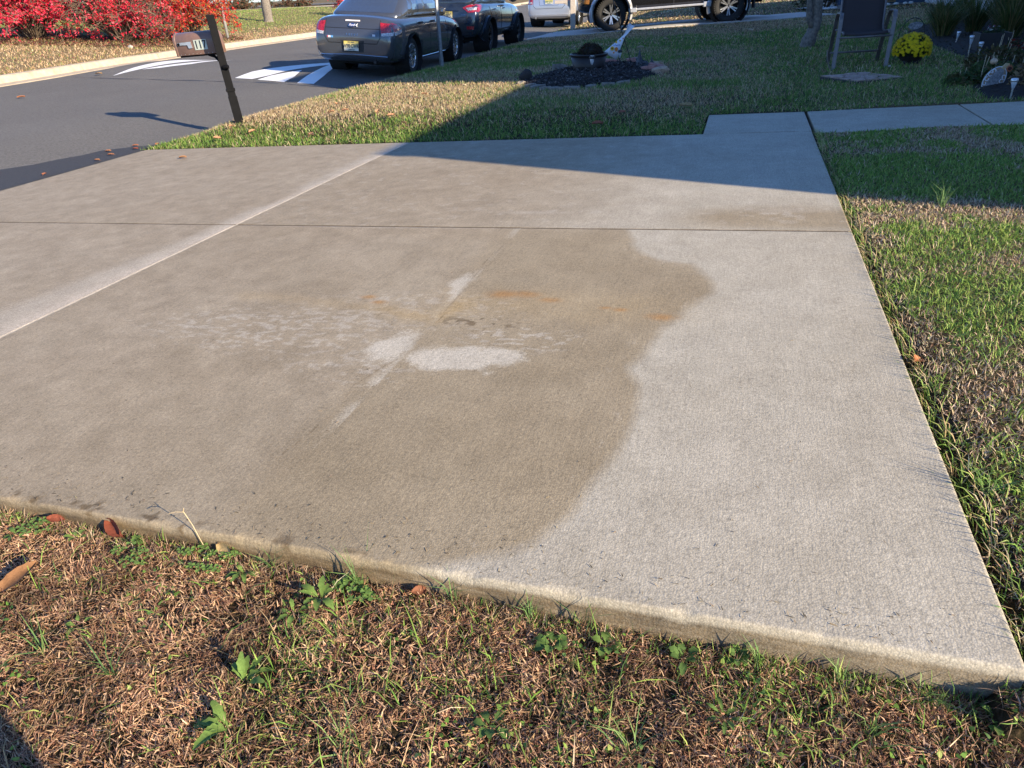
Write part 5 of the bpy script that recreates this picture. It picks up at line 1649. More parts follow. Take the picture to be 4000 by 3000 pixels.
# ---- black truck in the neighbour's driveway
def truck():
    t = thing('truck', 'black truck with silver fender flares parked in the neighbouring driveway', 'truck')
    wr = 0.43
    f = Vector((-3.72, 22.02))
    r = Vector((-0.36, 22.95))
    d = (f - r).normalized()
    ang = math.atan2(d.y, d.x) - math.pi / 2
    wb = 3.30
    fw = 0.0
    # near side of the truck is its left side; local +y is forward, local -x is left
    t.matrix_world = Matrix.Translation((-3.70, 22.02, -0.070)) @ Matrix.Rotation(ang, 4, 'Z') @ Matrix.Rotation(R(-1.6), 4, 'X') @ Matrix.Translation((0.86, 0, 0))
    rw = -wb
    st = [(-4.85, (0, .62), (.70, .62), (.86, .66), (.92, .85), (.90, 1.10), (.84, 1.22), (0, 1.25)),
          (-4.70, (0, .56), (.78, .56), (.94, .60), (.985, .85), (.97, 1.14), (.90, 1.28), (0, 1.32)),
          (-3.5, (0, .50), (.80, .50), (.96, .54), (.99, .86), (.975, 1.16), (.91, 1.30), (0, 1.33)),
          (-2.2, (0, .46), (.80, .46), (.96, .50), (.99, .86), (.975, 1.16), (.91, 1.28), (0, 1.30)),
          (-0.8, (0, .46), (.80, .46), (.96, .50), (.99, .86), (.975, 1.14), (.90, 1.26), (0, 1.30)),
          (0.4, (0, .46), (.78, .46), (.94, .52), (.98, .86), (.95, 1.08), (.84, 1.20), (0, 1.26)),
          (0.72, (0, .48), (.70, .48), (.86, .54), (.92, .80), (.88, 1.02), (.76, 1.12), (0, 1.18)),
          (0.92, (0, .56), (.56, .56), (.70, .60), (.76, .78), (.72, .95), (.60, 1.00), (0, 1.04))]
    me = cut(loft(st, 2), [((x, y, wr + 0.02), 0.53, 0.60) for x in (-.92, .92) for y in (rw, fw)])
    link('body', me, M_BLK, t)
    me.shade_auto_smooth(angle=R(35)) if hasattr(me, 'shade_auto_smooth') else me.shade_smooth()
    gst = [(-4.75, (0, 1.2), (.82, 1.2), (.82, 1.3), (.78, 1.34), (0, 1.36)),
           (-4.5, (0, 1.2), (.86, 1.2), (.84, 1.55), (.74, 1.84), (0, 1.90)),
           (-2.0, (0, 1.2), (.87, 1.2), (.84, 1.58), (.74, 1.86), (0, 1.93)),
           (-1.2, (0, 1.2), (.86, 1.2), (.82, 1.50), (.72, 1.76), (0, 1.82)),
           (-0.45, (0, 1.15), (.82, 1.15), (.80, 1.22), (.76, 1.27), (0, 1.30))]
    gme = eval_mesh(loft(gst, 2))
    bpy.data.objects.remove(bpy.data.objects['loft'])
    link('roof', gme, M_BLK, t)
    gme.shade_smooth()
    S1, S2 = Shell(me), Shell(gme)
    for pl_ in ([(-1.0, 1.32), (-2.0, 1.34), (-2.0, 1.74), (-1.45, 1.68)], [(-2.1, 1.34), (-3.1, 1.34), (-3.1, 1.75), (-2.1, 1.75)], [(-3.2, 1.35), (-4.3, 1.36), (-4.15, 1.72), (-3.2, 1.75)]):
        S2.panel('side_window', pl_, 'L', M_CGLASS, t)
    fl = mat('flare_silver', (0.50, 0.51, 0.54), 0.35, 0.5, var=0.05, coat=0.4)
    for nm, y_ in (('front', fw), ('rear', rw)):
        m = MB()
        pts = []
        for k in range(25):
            a = R(-20) + k * R(220) / 24
            pts.append((y_ + 0.565 * math.cos(a), wr + 0.03 + 0.565 * math.sin(a)))
        Q = []
        for q in pts:
            h, nn, dd = S1.shoot(q, 'L')
            Q.append(Vector((min(h.x if h is not None else -.90, -.90) - 0.02, q[0], q[1])))
        V, F = [], []
        for i, q in enumerate(Q):
            c = Vector((q.x, y_, wr + 0.03))
            rd = (q - c).normalized()
            V += [q - rd * 0.055 + Vector((0.06, 0, 0)), q - rd * 0.055 + Vector((-0.035, 0, 0)), q + rd * 0.025 + Vector((-0.03, 0, 0)), q + rd * 0.055 + Vector((0.03, 0, 0))]
        for i in range(len(Q) - 1):
            for k in range(3):
                F.append((i * 4 + k, i * 4 + k + 1, i * 4 + 5 + k, i * 4 + 4 + k))
        m.add(V, F)
        m.build('fender_flare', fl, t, smooth=True)
    m = MB()
    m.box((-.985, -1.65, .515), (.10, 2.2, .055)).box((-.985, -.60, .50), (.11, .22, .11)).box((-.985, -2.68, .51), (.11, .22, .13))
    m.build('rocker_trim', fl, t, bevel=0.012)
    drk = mat('seam_gloss', (0.05, 0.05, 0.055), 0.4)
    for yy in (-1.75, -2.85):
        S1.seam('door_seam', [(yy, 1.25), (yy, .56)], 'L', drk, t, 0.006)
    hl = S1.panel('headlight', [(.42, 1.02), (.80, .98), (.78, .88), (.46, .90)], 'L', M_CLEAR, t, 0.012, 0.06)
    S1.panel('turn_lamp', [(.60, .84), (.80, .83), (.79, .74), (.62, .73)], 'L', M_AMBER, t, 0.012, 0.05)
    S1.panel('front_bumper', [(.50, .70), (.86, .70), (.84, .56), (.56, .52)], 'L', M_CLAD, t, 0.02, 0.08)
    MB().box((-.86, -4.0, .50), (.22, .03, .34)).build('mud_flap', M_CLAD, t)
    MB().box((-.97, -4.07, .60), (.06, .30, .10)).build('bumper_corner', fl, t, bevel=0.02)
    for x_ in (-.83, .83):
        for y_ in (rw, fw):
            wheel(t, (x_, y_, wr), wr, 0.285, 0.272, 6, M_BALLOY, -1 if x_ < 0 else 1, 0.03, True, M_MACH, 0.034, True)
    arches(0, [(x, y, wr + 0.02, 0.53, 0.58) for x in (-.86, .86) for y in (rw, fw)], t)
    MB().box((0, -2.0, .52), (1.3, 4.6, .14)).box((0, fw, wr), (1.5, .1, .1)).box((0, rw, wr), (1.5, .12, .12)).build('underbody', M_WELL, t)
truck()

# ---------------------------------------------------------------- mulch bed
M_CHIP = mat_vcol('mulch_chip', 0.85, 0.0, 90.0)
def bed_z(x, y):
    return ground_z(x, y) + 0.055 * (1 - sm(-0.45, 0.0, poly_sd(x, y, BEDP)))
def mulch(name, label, poly, n, pal, Lr=(0.02, 0.06), Wr=(0.006, 0.016)):
    pa = np.array(poly)
    x, y = U(pa[:, 0].min(), pa[:, 0].max(), n), U(pa[:, 1].min(), pa[:, 1].max(), n)
    k = poly_sd(x, y, poly) < -0.01
    x, y = x[k], y[k]
    n = len(x)
    zf = ground_z(x, y) + 0.055 * (1 - sm(-0.45, 0.0, poly_sd(x, y, poly)))
    P = blades(x, y, zf + U(0.0, 0.025, n), U(Lr[0], Lr[1], n), U(Wr[0], Wr[1], n), U(0, 6.28, n), U(R(60), R(105), n), U(-0.3, 0.3, n), U(-0.5, 0.5, n), pick(np.array(pal), n))
    g = np.linspace(0, 1, 30)
    gx, gy = np.meshgrid(pa[:, 0].min() + (pa[:, 0].max() - pa[:, 0].min()) * g, pa[:, 1].min() + (pa[:, 1].max() - pa[:, 1].min()) * g)
    sd = poly_sd(gx, gy, poly)
    gz_ = ground_z(gx, gy) + 0.055 * (1 - sm(-0.45, 0.0, sd)) + 0.006 - np.where(sd > 0, 0.05, 0)
    I = np.arange(900).reshape(30, 30)
    Q = np.stack([I[:-1, :-1].ravel(), I[:-1, 1:].ravel(), I[1:, 1:].ravel(), I[1:, :-1].ravel()], 1)
    base = (np.stack([gx.ravel(), gy.ravel(), gz_.ravel()], 1), Q, np.zeros((0, 3), int), np.tile(np.array([(0.022, 0.018, 0.016)]), (900, 1)))
    V, Qq, T, C = join([base, P])
    return tag(link(name, np_mesh(name, V, Qq, T, col=C), M_CHIP), label, 'mulch', kind='stuff')
mulch('mulch', 'black wood chip mulch in the oval island bed', BEDP, 15000, [(0.018, 0.015, 0.015), (0.030, 0.024, 0.022), (0.055, 0.046, 0.042), (0.15, 0.13, 0.12), (0.012, 0.010, 0.010)])

def stone_mesh(seed, s):
    rr_ = random.Random(seed)
    bm = bmesh.new()
    bmesh.ops.create_cube(bm, size=1.0)
    bmesh.ops.subdivide_edges(bm, edges=bm.edges[:], cuts=1, use_grid_fill=True)
    for v in bm.verts:
        v.co = Vector((v.co.x * s[0], v.co.y * s[1], v.co.z * s[2])) * (1 - 0.18 * (v.co.length > 0.8)) + Vector((rr_.uniform(-1, 1) * s[0] * 0.07, rr_.uniform(-1, 1) * s[1] * 0.08, rr_.uniform(-1, 1) * s[2] * 0.10))
    me = bpy.data.meshes.new('stone')
    bm.to_mesh(me)
    bm.free()
    return me
M_STONE = mat('edging_stone', (0.20, 0.175, 0.145), 0.9, var=0.3, scale=25, bump=0.6)
M_BRICK = mat('edging_brick', (0.36, 0.17, 0.14), 0.9, var=0.25, scale=25, bump=0.6)
M_TANST = mat('tan_stone', (0.42, 0.29, 0.20), 0.9, var=0.25, scale=25, bump=0.6)
ORD = ['first from the left', 'second from the left', 'third from the left', 'fourth from the left', 'fifth from the left', 'sixth from the left', 'seventh from the left', 'eighth from the left', 'last to the right']
STO = [8, 0, 1, 2, 3, 4, 5, 6, 7]
ST = [(-2.50, 8.98, 50), (-2.36, 8.80, 45), (-2.22, 8.60, 30), (-2.06, 8.53, 5), (-1.88, 8.56, -5), (-1.68, 8.68, 25), (-1.50, 8.80, 35), (-1.34, 8.98, 48), (-2.72, 9.28, 70)]
for i, (x, y, a) in enumerate(ST):
    o = link('edging_stone', stone_mesh(i, (0.17 + 0.03 * math.sin(i * 2.1), 0.085, 0.07)), M_STONE)
    o.location = (x, y, gz(x, y) + 0.002)
    o.rotation_euler = (0.05 * math.sin(i * 3), 0.06 * math.cos(i * 2), R(a))
    tag(o, 'pale grey edging stone, %s on the near rim of the mulch bed' % ORD[STO.index(i)], 'stone', 'pale edging stones of the mulch bed')
for i, (x, y, a, m, lab) in enumerate([(-1.92, 11.68, 20, M_BRICK, 'reddish edging brick at the back rim, nearer the tub'), (-1.62, 11.90, 15, M_BRICK, 'reddish edging brick at the back rim, right of the flag pole'), (-1.16, 10.95, -55, M_TANST, 'tan edging block leaning on the fabric at the bed'), (-1.13, 10.62, -30, M_BRICK, 'pinkish edging block at the right end of the bed'), (-1.20, 10.28, 10, M_BRICK, 'pinkish edging block lowest at the right end of the bed'), (-1.02, 10.05, 35, M_TANST, 'wedge shaped tan stone at the right tip of the bed'), (-2.66, 11.22, 30, M_STONE, 'flat grey stone at the back left rim of the bed')]):
    o = link('edging_stone', stone_mesh(20 + i, (0.22, 0.11, 0.09)), m)
    o.location = (x, y, gz(x, y) + 0.035)
    o.rotation_euler = (0.12 * math.sin(i * 3), 0.15 * math.cos(i * 2), R(a))
    tag(o, lab, 'stone')
o = MB().blob((0, 0, 0.05), (0.10, 0.09, 0.085), 5, 0.3, 2).build('dark_clod', mat('dark_clod', (0.03, 0.026, 0.024), 0.95, bump=0.8), None, smooth=True)
o.location = (-2.78, 9.72, gz(-2.78, 9.72))
tag(o, 'dark lump at the left tip of the mulch bed', 'clod')

# tub with a spent mum
t_ = thing('planter_tub', 'round plum brown tub in the mulch bed', 'planter', (-2.055, 10.43, 0.058))
M_TUB = mat('tub_plastic', (0.015, 0.011, 0.011), 0.5, var=0.12)
MB().lathe([(0.205, -0.05), (0.212, 0.0), (0.254, 0.190), (0.240, 0.190), (0.228, 0.15), (0.02, 0.14)], 40).build('body', M_TUB, t_, smooth=True)
MB().lathe([(0.252, 0.180), (0.268, 0.185), (0.269, 0.205), (0.250, 0.207)], 40, close=True).build('rim', M_TUB, t_, smooth=True)
MB().lathe([(0.221, 0.045), (0.2245, 0.05), (0.2245, 0.056), (0.221, 0.06)], 40, close=True).build('band', M_TUB, t_, smooth=True)
MB().lathe([(0.234, 0.15), (0.01, 0.165)], 30).build('soil', mat('potting_soil', (0.02, 0.015, 0.012), 0.95, bump=0.6), t_)
def dome_leaves(name, n, c, r, h, pal, lsz, parent, w=None, kind_up=0.5):
    a, e = U(0, 6.283, n), np.arcsin(rng.random(n))
    k = U(0.75, 1.0, n)
    P = np.stack([c[0] + r * k * np.cos(e) * np.cos(a), c[1] + r * k * np.cos(e) * np.sin(a), c[2] + h * k * np.sin(e)], 1)
    P += rng.normal(0, r * 0.04, P.shape)
    return leaves(name, P, U(lsz * 0.7, lsz * 1.3, n), pal, w, parent, kind_up)
t_ = thing('dried_mum', 'dull brown faded mum growing in the plum tub', 'plant', (-2.03, 10.43, 0.225))
dome_leaves('foliage', 2600, (0, 0, 0), 0.185, 0.175, [(0.045, 0.026, 0.016), (0.03, 0.034, 0.014), (0.075, 0.035, 0.02), (0.025, 0.018, 0.012)], 0.014, t_)
MB().blob((0, 0, 0.03), (0.155, 0.155, 0.125), 3, 0.1, 2).build('stems', mat('mum_core', (0.018, 0.014, 0.010), 0.95), t_)

# solar stake lights
M_LSIL = mat('lamp_silver', (0.62, 0.64, 0.66), 0.3, 0.75, var=0.08)
t = NT('lamp_lens')
t.bs(color=(0.55, 0.58, 0.62), rough=0.18, spec=0.7, alpha=0.75)
M_LENS = t.m
def solar_light(label, loc, h, r, m_cap, m_stake, lean=(0, 0), stripe=None):
    o = thing('solar_light', label, 'garden light', loc)
    o.rotation_euler = (lean[0], lean[1], 0)
    MB().tube([(0, 0, -0.08), (0, 0, h * 0.60)], 0.0075, 8).build('stake', m_stake, o)
    MB().lathe([(0.010, h * 0.56), (r * 0.45, h * 0.60), (r * 0.9, h * 0.86), (r * 0.85, h * 0.87)], 16).build('lens', M_LENS, o, smooth=True)
    MB().lathe([(0.006, h * 0.585), (0.006, h * 0.84)], 8).build('lamp_core', m_cap, o)
    MB().lathe([(r, h * 0.86), (r * 1.05, h * 0.90), (r * 1.0, h * 0.985), (r * 0.7, h)], 18).build('cap', m_cap, o, smooth=True)
    return o
M_LBLK = mat('lamp_black', (0.012, 0.012, 0.013), 0.4)
lt = solar_light('black capped solar stake light standing in front of the plum tub', (-1.90, 9.88, 0.03), 0.245, 0.034, M_LBLK, M_LBLK)
MB().lathe([(0.026, 0.244), (0.026, 0.247)], 14).build('solar_cell', M_LSIL, lt)
solar_light('black solar stake light under the garden flag', (-1.69, 10.89, 0.03), 0.235, 0.030, M_LBLK, M_LBLK)
solar_light('silver solar stake light farthest back by the ornamental grass', (2.885, 12.2, 0.11), 0.20, 0.026, M_LSIL, M_LSIL, (0, R(5)))
solar_light('silver solar stake light touching the dark planter box', (2.745, 10.85, 0.11), 0.235, 0.026, M_LSIL, M_LSIL, (0, R(-2)))
solar_light('silver solar stake light in front of the dark planter box', (2.718, 10.3, 0.11), 0.20, 0.026, M_LSIL, M_LSIL, (0, R(-1)))
solar_light('silver solar stake light nearest the walk, beside the pumpkin board', (2.262, 7.31, 0.06), 0.185, 0.028, M_LSIL, M_LSIL, (0, R(-3)))

# garden flag
t_ = thing('garden_flag', 'white garden flag printed with sunflowers and pumpkins, twisted on its stand', 'flag', (-1.58, 11.3, 0.02))
iron = mat('black_iron', (0.010, 0.010, 0.011), 0.45)
LX = lambda x, z, y=0.0: (x + 1.58, y, z - 0.02)
MB().tube([LX(-1.575, -0.05), LX(-1.60, 0.12), LX(-1.665, 0.30), LX(-1.752, 0.52), LX(-1.82, 0.72), LX(-1.90, 0.95), LX(-1.93, 1.05, 0.02), LX(-1.90, 1.12, 0.04), LX(-1.80, 1.13, 0.06)], 0.006, 8).build('stand', iron, t_, smooth=True)
MB().tube([LX(-1.80, 0.05, -0.03), LX(-1.755, 0.16, -0.03), LX(-1.70, 0.33, -0.03), LX(-1.655, 0.46, -0.03), LX(-1.61, 0.58, -0.03), LX(-1.592, 0.64, -0.03), LX(-1.585, 0.60, -0.03)], 0.005, 8).build('hanger', iron, t_, smooth=True)
rows = [((-1.628, 0.592), (-1.548, 0.537)), ((-1.645, 0.545), (-1.588, 0.500)), ((-1.668, 0.490), (-1.628, 0.462)), ((-1.705, 0.434), (-1.675, 0.410)), ((-1.76, 0.385), (-1.70, 0.350)), ((-1.821, 0.338), (-1.724, 0.292)), ((-1.885, 0.290), (-1.745, 0.235)), ((-1.935, 0.252), (-1.765, 0.175)), ((-1.983, 0.214), (-1.794, 0.106))]
V, F = [], []
NC = 9
for i, (a, b) in enumerate(rows):
    for j in range(NC):
        f = j / (NC - 1)
        tw = math.sin(i * 0.55 + f * 3.0) * 0.018 + (0.03 if i < 3 else -0.03) * (f - 0.5)
        V.append(LX(a[0] + (b[0] - a[0]) * f, a[1] + (b[1] - a[1]) * f, tw - 0.05))
for i in range(len(rows) - 1):
    for j in range(NC - 1):
        F.append((i * NC + j, i * NC + j + 1, i * NC + NC + j + 1, i * NC + NC + j))
me = bpy.data.meshes.new('cloth')
me.from_pydata(V, [], F)
cl = link('cloth', me, mat('flag_white', (0.66, 0.68, 0.74), 0.8, var=0.05), t_, smooth=True)
sm_ = cl.modifiers.new('thick', 'SOLIDIFY')
sm_.thickness = 0.003
def blot(x, z, r, m, name, n=14, petals=0, y=-0.082, sq=1.0):
    pts = []
    for k in range(n):
        a = 2 * math.pi * k / n
        rr_ = r * (1 + (0.32 * (k % 2) - 0.16 if petals else 0.06 * math.sin(3 * a)))
        pts.append((x + 1.58 + rr_ * math.cos(a) * sq, z - 0.02 + rr_ * math.sin(a)))
    return MB().prism(pts, -y - 0.001, -y + 0.001, Matrix.Rotation(R(90), 4, 'X')).build(name, m, t_)
YEL_ = mat('print_yellow', (0.70, 0.42, 0.04), 0.8)
ORG_ = mat('print_orange', (0.62, 0.20, 0.03), 0.8)
BLU_ = mat('print_blue', (0.10, 0.20, 0.52), 0.8)
BRN_ = mat('print_brown', (0.12, 0.05, 0.02), 0.8)
blot(-1.858, 0.262, 0.030, YEL_, 'printed_sunflower', 28, 1)
blot(-1.858, 0.262, 0.012, BRN_, 'printed_sunflower_eye', 12, y=-0.084)
blot(-1.795, 0.250, 0.030, ORG_, 'printed_pumpkin', 16, sq=0.8)
blot(-1.832, 0.205, 0.012, ORG_, 'printed_pumpkin', 12)
blot(-1.80, 0.345, 0.016, YEL_, 'printed_sunflower', 20, 1)
blot(-1.745, 0.365, 0.014, YEL_, 'printed_sunflower', 20, 1)
blot(-1.70, 0.392, 0.010, ORG_, 'printed_pumpkin', 12)
for k in range(5):
    blot(-1.832 + k * 0.020, 0.305 + 0.004 * math.sin(k * 2.2), 0.011, BLU_, 'printed_lettering', 8, sq=0.55)

# crumpled landscape fabric
def crumple(name, label, loc, pts, seed):
    rr_ = random.Random(seed)
    V, F = [], []
    n = 9
    for i in range(n):
        for j in range(n):
            u, v = i / (n - 1), j / (n - 1)
            a = Vector(pts[0]).lerp(Vector(pts[1]), u)
            b = Vector(pts[3]).lerp(Vector(pts[2]), u)
            q = a.lerp(b, v) + Vector((rr_.gauss(0, 0.018), rr_.gauss(0, 0.03), rr_.gauss(0, 0.020)))
            V.append(q)
    for i in range(n - 1):
        for j in range(n - 1):
            F.append((i * n + j, i * n + j + 1, i * n + n + j + 1, i * n + n + j))
    # folded peaks
    for (px_, pz_, w_) in ((-0.07, 0.25, 0.07), (0.10, 0.15, 0.05), (0.02, 0.10, 0.09)):
        o_ = len(V)
        V += [Vector((px_ - w_, -0.02, 0.0)), Vector((px_ + w_, -0.05, 0.0)), Vector((px_ + w_ * 0.3, 0.0, pz_ * 0.55)), Vector((px_ - 0.01, 0.0, pz_)), Vector((px_ - w_ * 0.6, 0.02, pz_ * 0.5)), Vector((px_, -0.07, pz_ * 0.35))]
        F += [(o_, o_ + 1, o_ + 5), (o_ + 1, o_ + 2, o_ + 5), (o_ + 2, o_ + 3, o_ + 5), (o_ + 3, o_ + 4, o_ + 5), (o_ + 4, o_, o_ + 5)]
    me = bpy.data.meshes.new(name)
    me.from_pydata([tuple(q) for q in V], [], F)
    o = link(name, me, mat('landscape_fabric', (0.045, 0.048, 0.055), 0.5, var=0.3), None)
    s_ = o.modifiers.new('t', 'SOLIDIFY')
    s_.thickness = 0.003
    o.location = loc
    tag(o, label, 'fabric')
crumple('landscape_fabric', 'crumpled dark landscape fabric sticking up at the right of the mulch bed', (-1.32, 10.85, 0.03), [(-0.18, 0.15, 0.10), (0.14, 0.10, 0.06), (0.12, -0.22, 0.0), (-0.06, -0.15, 0.02)], 8)

# ---------------------------------------------------------------- patio chair
t_ = thing('patio_chair', 'patio chair with dark sling back and flat steel arms on the lawn', 'chair', (1.38, 10.3, 0.06))
M_STEEL = mat('chair_steel', (0.16, 0.14, 0.135), 0.45, 0.4, var=0.15)
M_SLING = mat('sling_fabric', (0.036, 0.026, 0.026), 0.85, var=0.15, scale=160, bump=0.5)
def cpt(x, y, z):
    return (x - 1.38, y - 10.3, z - 0.06)
for xa, xb, zo in ((1.085, 1.10, 0.0), (1.665, 1.69, 0.02)):
    fr = MB().strip([cpt(xa, 9.93, 0.055 + zo), cpt(xa + 0.005, 9.97, 0.25 + zo), cpt(xa + 0.01, 10.02, 0.50 + zo), cpt(xa + 0.01, 10.04, 0.60 + zo), cpt(xa + 0.012, 10.07, 0.645 + zo), cpt(xa + 0.014, 10.12, 0.662 + zo), cpt(xb, 10.45, 0.655 + zo), cpt(xb, 10.52, 0.63 + zo), cpt(xb, 10.58, 0.57 + zo), cpt(xb, 10.70, 0.32 + zo), cpt(xb, 10.80, 0.06 + zo)], 0.045, 0.018, (1, 0, 0)).build('side_frame', M_STEEL, t_, bevel=0.004)
V, F = [], []
prof = [(10.00, 0.432), (10.01, 0.452), (10.05, 0.462), (10.15, 0.452), (10.30, 0.440), (10.42, 0.438), (10.50, 0.455), (10.55, 0.50), (10.60, 0.58), (10.66, 0.70), (10.72, 0.82), (10.78, 0.95), (10.84, 1.08)]
for i, (y, z) in enumerate(prof):
    for j in range(7):
        g_ = j / 6
        V.append(cpt(1.15 + 0.485 * g_, y, z - 0.012 * math.sin(g_ * 3.14) + 0.015 * g_))
for i in range(12):
    for j in range(6):
        F.append((i * 7 + j, i * 7 + j + 1, i * 7 + 8 + j, i * 7 + 7 + j))
me = bpy.data.meshes.new('sling')
me.from_pydata(V, [], F)
o = link('sling', me, M_SLING, t_, smooth=True)
o.modifiers.new('t', 'SOLIDIFY').thickness = 0.006
for x, zo in ((1.142, 0.0), (1.643, 0.015)):
    MB().tube([cpt(x, y, z + zo) for y, z in prof], 0.013, 8).build('rail', M_STEEL, t_, smooth=True)
for y, z in ((10.0, 0.405), (10.56, 0.46), (10.72, 0.185)):
    MB().tube([cpt(1.10, y, z), cpt(1.68, y, z + 0.02)], 0.012, 8).build('cross_bar', M_STEEL, t_, smooth=True)
MB().strip([cpt(0.985, 9.95, 0.28), cpt(1.0, 9.95, 0.20), cpt(1.035, 9.95, 0.11), cpt(1.06, 9.95, 0.065), cpt(1.085, 9.95, 0.075), cpt(1.12, 9.95, 0.10)], 0.035, 0.010, (0, 1, 0)).build('spring_base', M_STEEL, t_)
MB().blob(cpt(1.72, 9.98, 0.09), (0.022, 0.022, 0.018), 1, 0.05, 1).build('foot_cap', M_LSIL, t_)

# yellow mum in its pot
t_ = thing('yellow_mum', 'round bush of bright yellow mums right of the patio chair', 'plant', (1.965, 10.2, 0.17))
M_YF = mat_vcol('petal_yellow', 0.6, 0.25, 120.0)
n = 400
a, e = U(0, 6.283, n), np.arcsin(U(-0.30, 1.0, n))
rot = Vector((0.0, -0.2, 0.12))
PV, PF = [], []
C = []
m = MB()
cols = []
for i in range(n):
    d = Vector((math.cos(e[i]) * math.cos(a[i]), math.cos(e[i]) * math.sin(a[i]), math.sin(e[i])))
    c = Vector((d.x * 0.205, d.y * 0.20, 0.075 + d.z * 0.185))
    r_ = rng.uniform(0.018, 0.028)
    M = Matrix.Translation(c) @ d.to_track_quat('Z', 'Y').to_matrix().to_4x4()
    v0 = len(m.v)
    for ring, (rad, zz) in enumerate(((1.0, 0.0), (0.72, 0.45), (0.35, 0.65))):
        np_ = 10 - ring * 2
        for k in range(np_):
            t0 = 2 * math.pi * k / np_ + ring * 0.3
            p0 = Vector((math.cos(t0 - 0.24) * r_ * rad * 0.5, math.sin(t0 - 0.24) * r_ * rad * 0.5, zz * r_ * 0.7))
            p1 = Vector((math.cos(t0) * r_ * rad, math.sin(t0) * r_ * rad, zz * r_))
            p2 = Vector((math.cos(t0 + 0.24) * r_ * rad * 0.5, math.sin(t0 + 0.24) * r_ * rad * 0.5, zz * r_ * 0.7))
            m.add([M @ Vector((0, 0, zz * r_ * 0.4)), M @ p0, M @ p1, M @ p2], [(0, 1, 2, 3)])
    k_ = rng.uniform(0.85, 1.12)
    cols += [(0.86 * k_, 0.66 * k_, 0.02, 1)] * (len(m.v) - v0)
me = m.mesh('flowers')
at = me.attributes.new('Col', 'FLOAT_COLOR', 'POINT')
at.data.foreach_set('color', np.array(cols, np.float32).ravel())
fo = link('flowers', me, M_YF, t_)
fo['kind'] = 'stuff'
dome_leaves('foliage', 1500, (0, 0, 0.02), 0.185, 0.21, [(0.03, 0.05, 0.015), (0.02, 0.035, 0.012), (0.045, 0.06, 0.02)], 0.016, t_)
MB().blob((0, 0, 0.06), (0.15, 0.15, 0.14), 3, 0.08, 2).build('stems', mat('mum_core', (0.018, 0.014, 0.010), 0.95), t_)
t_ = thing('flower_pot', 'dark nursery pot under the yellow mums', 'pot', (1.985, 10.2, 0.085))
MB().lathe([(0.088, -0.02), (0.092, 0.0), (0.118, 0.125), (0.108, 0.125), (0.10, 0.09)], 28).build('body', mat('pot_black', (0.016, 0.014, 0.016), 0.6), t_, smooth=True)
MB().lathe([(0.117, 0.10), (0.126, 0.104), (0.126, 0.128), (0.116, 0.128)], 28, close=True).build('rim', mat('pot_black', (0.016, 0.014, 0.016), 0.6), t_, smooth=True)

t_ = thing('garden_plaque', 'small oval slate plaque on an arched wire behind the yellow mums', 'plaque', (1.97, 10.45, 0.09))
arc = [(-0.14, 0, -0.06), (-0.14, 0, 0.25)] + [(-0.14 * math.cos(k * math.pi / 10), 0, 0.30 + 0.19 * math.sin(k * math.pi / 10)) for k in range(0, 11)] + [(0.14, 0, 0.25), (0.14, 0, -0.06)]
MB().tube(arc, 0.005, 6).build('wire_arch', iron, t_, smooth=True)
ov = MB().lathe([(1.0, -0.006), (1.02, 0.0), (1.0, 0.006)], 26, Matrix.Translation((0.02, -0.01, 0.405)) @ Matrix.Rotation(R(-6), 4, 'Y') @ Matrix.Rotation(R(90), 4, 'X') @ Matrix.Diagonal((0.078, 0.040, 1.0, 1)))
ov.build('oval_plate', mat('slate', (0.17, 0.17, 0.19), 0.8, var=0.7, scale=45), t_)
MB().tube([(0.02, -0.005, 0.445), (0.02, 0, 0.488)], 0.003, 5).build('hanging_wire', iron, t_)

# patterned stepping stone
t_ = struct(thing('stepping_stone', 'square pinkish stepping stone with a circular stone pattern in the lawn', 'stone', (1.275, 8.92, 0.065), R(33)), 'thing')
M_SLABS = mat('stone_pink', (0.36, 0.25, 0.20), 0.9, var=0.25, scale=22, bump=0.5)
MB().box((0, 0, 0.0), (0.60, 0.60, 0.05)).build('base_slab', mat('stone_grout', (0.06, 0.045, 0.04), 0.95), t_, bevel=0.01)
def wedge(r0, r1, a0, a1, z, sq=None):
    pts = []
    K = 6
    for k in range(K + 1):
        a = a0 + (a1 - a0) * k / K
        pts.append((r0 * math.cos(a), r0 * math.sin(a)))
    for k in range(K, -1, -1):
        a = a0 + (a1 - a0) * k / K
        rr_ = r1 if sq is None else min(sq / max(abs(math.cos(a)), abs(math.sin(a))), r1)
        pts.append((rr_ * math.cos(a), rr_ * math.sin(a)))
    MB().prism(pts, 0.025, z).build('stone_piece', M_SLABS, t_)
for k in range(5):
    wedge(0.012, 0.165, k * 2 * math.pi / 5 + 0.05, (k + 1) * 2 * math.pi / 5 - 0.05, 0.034 + 0.002 * (k % 2))
for k in range(12):
    wedge(0.195, 0.60, k * 2 * math.pi / 12 + 0.04, (k + 1) * 2 * math.pi / 12 - 0.04, 0.033 + 0.003 * ((k * 7) % 3), 0.285)

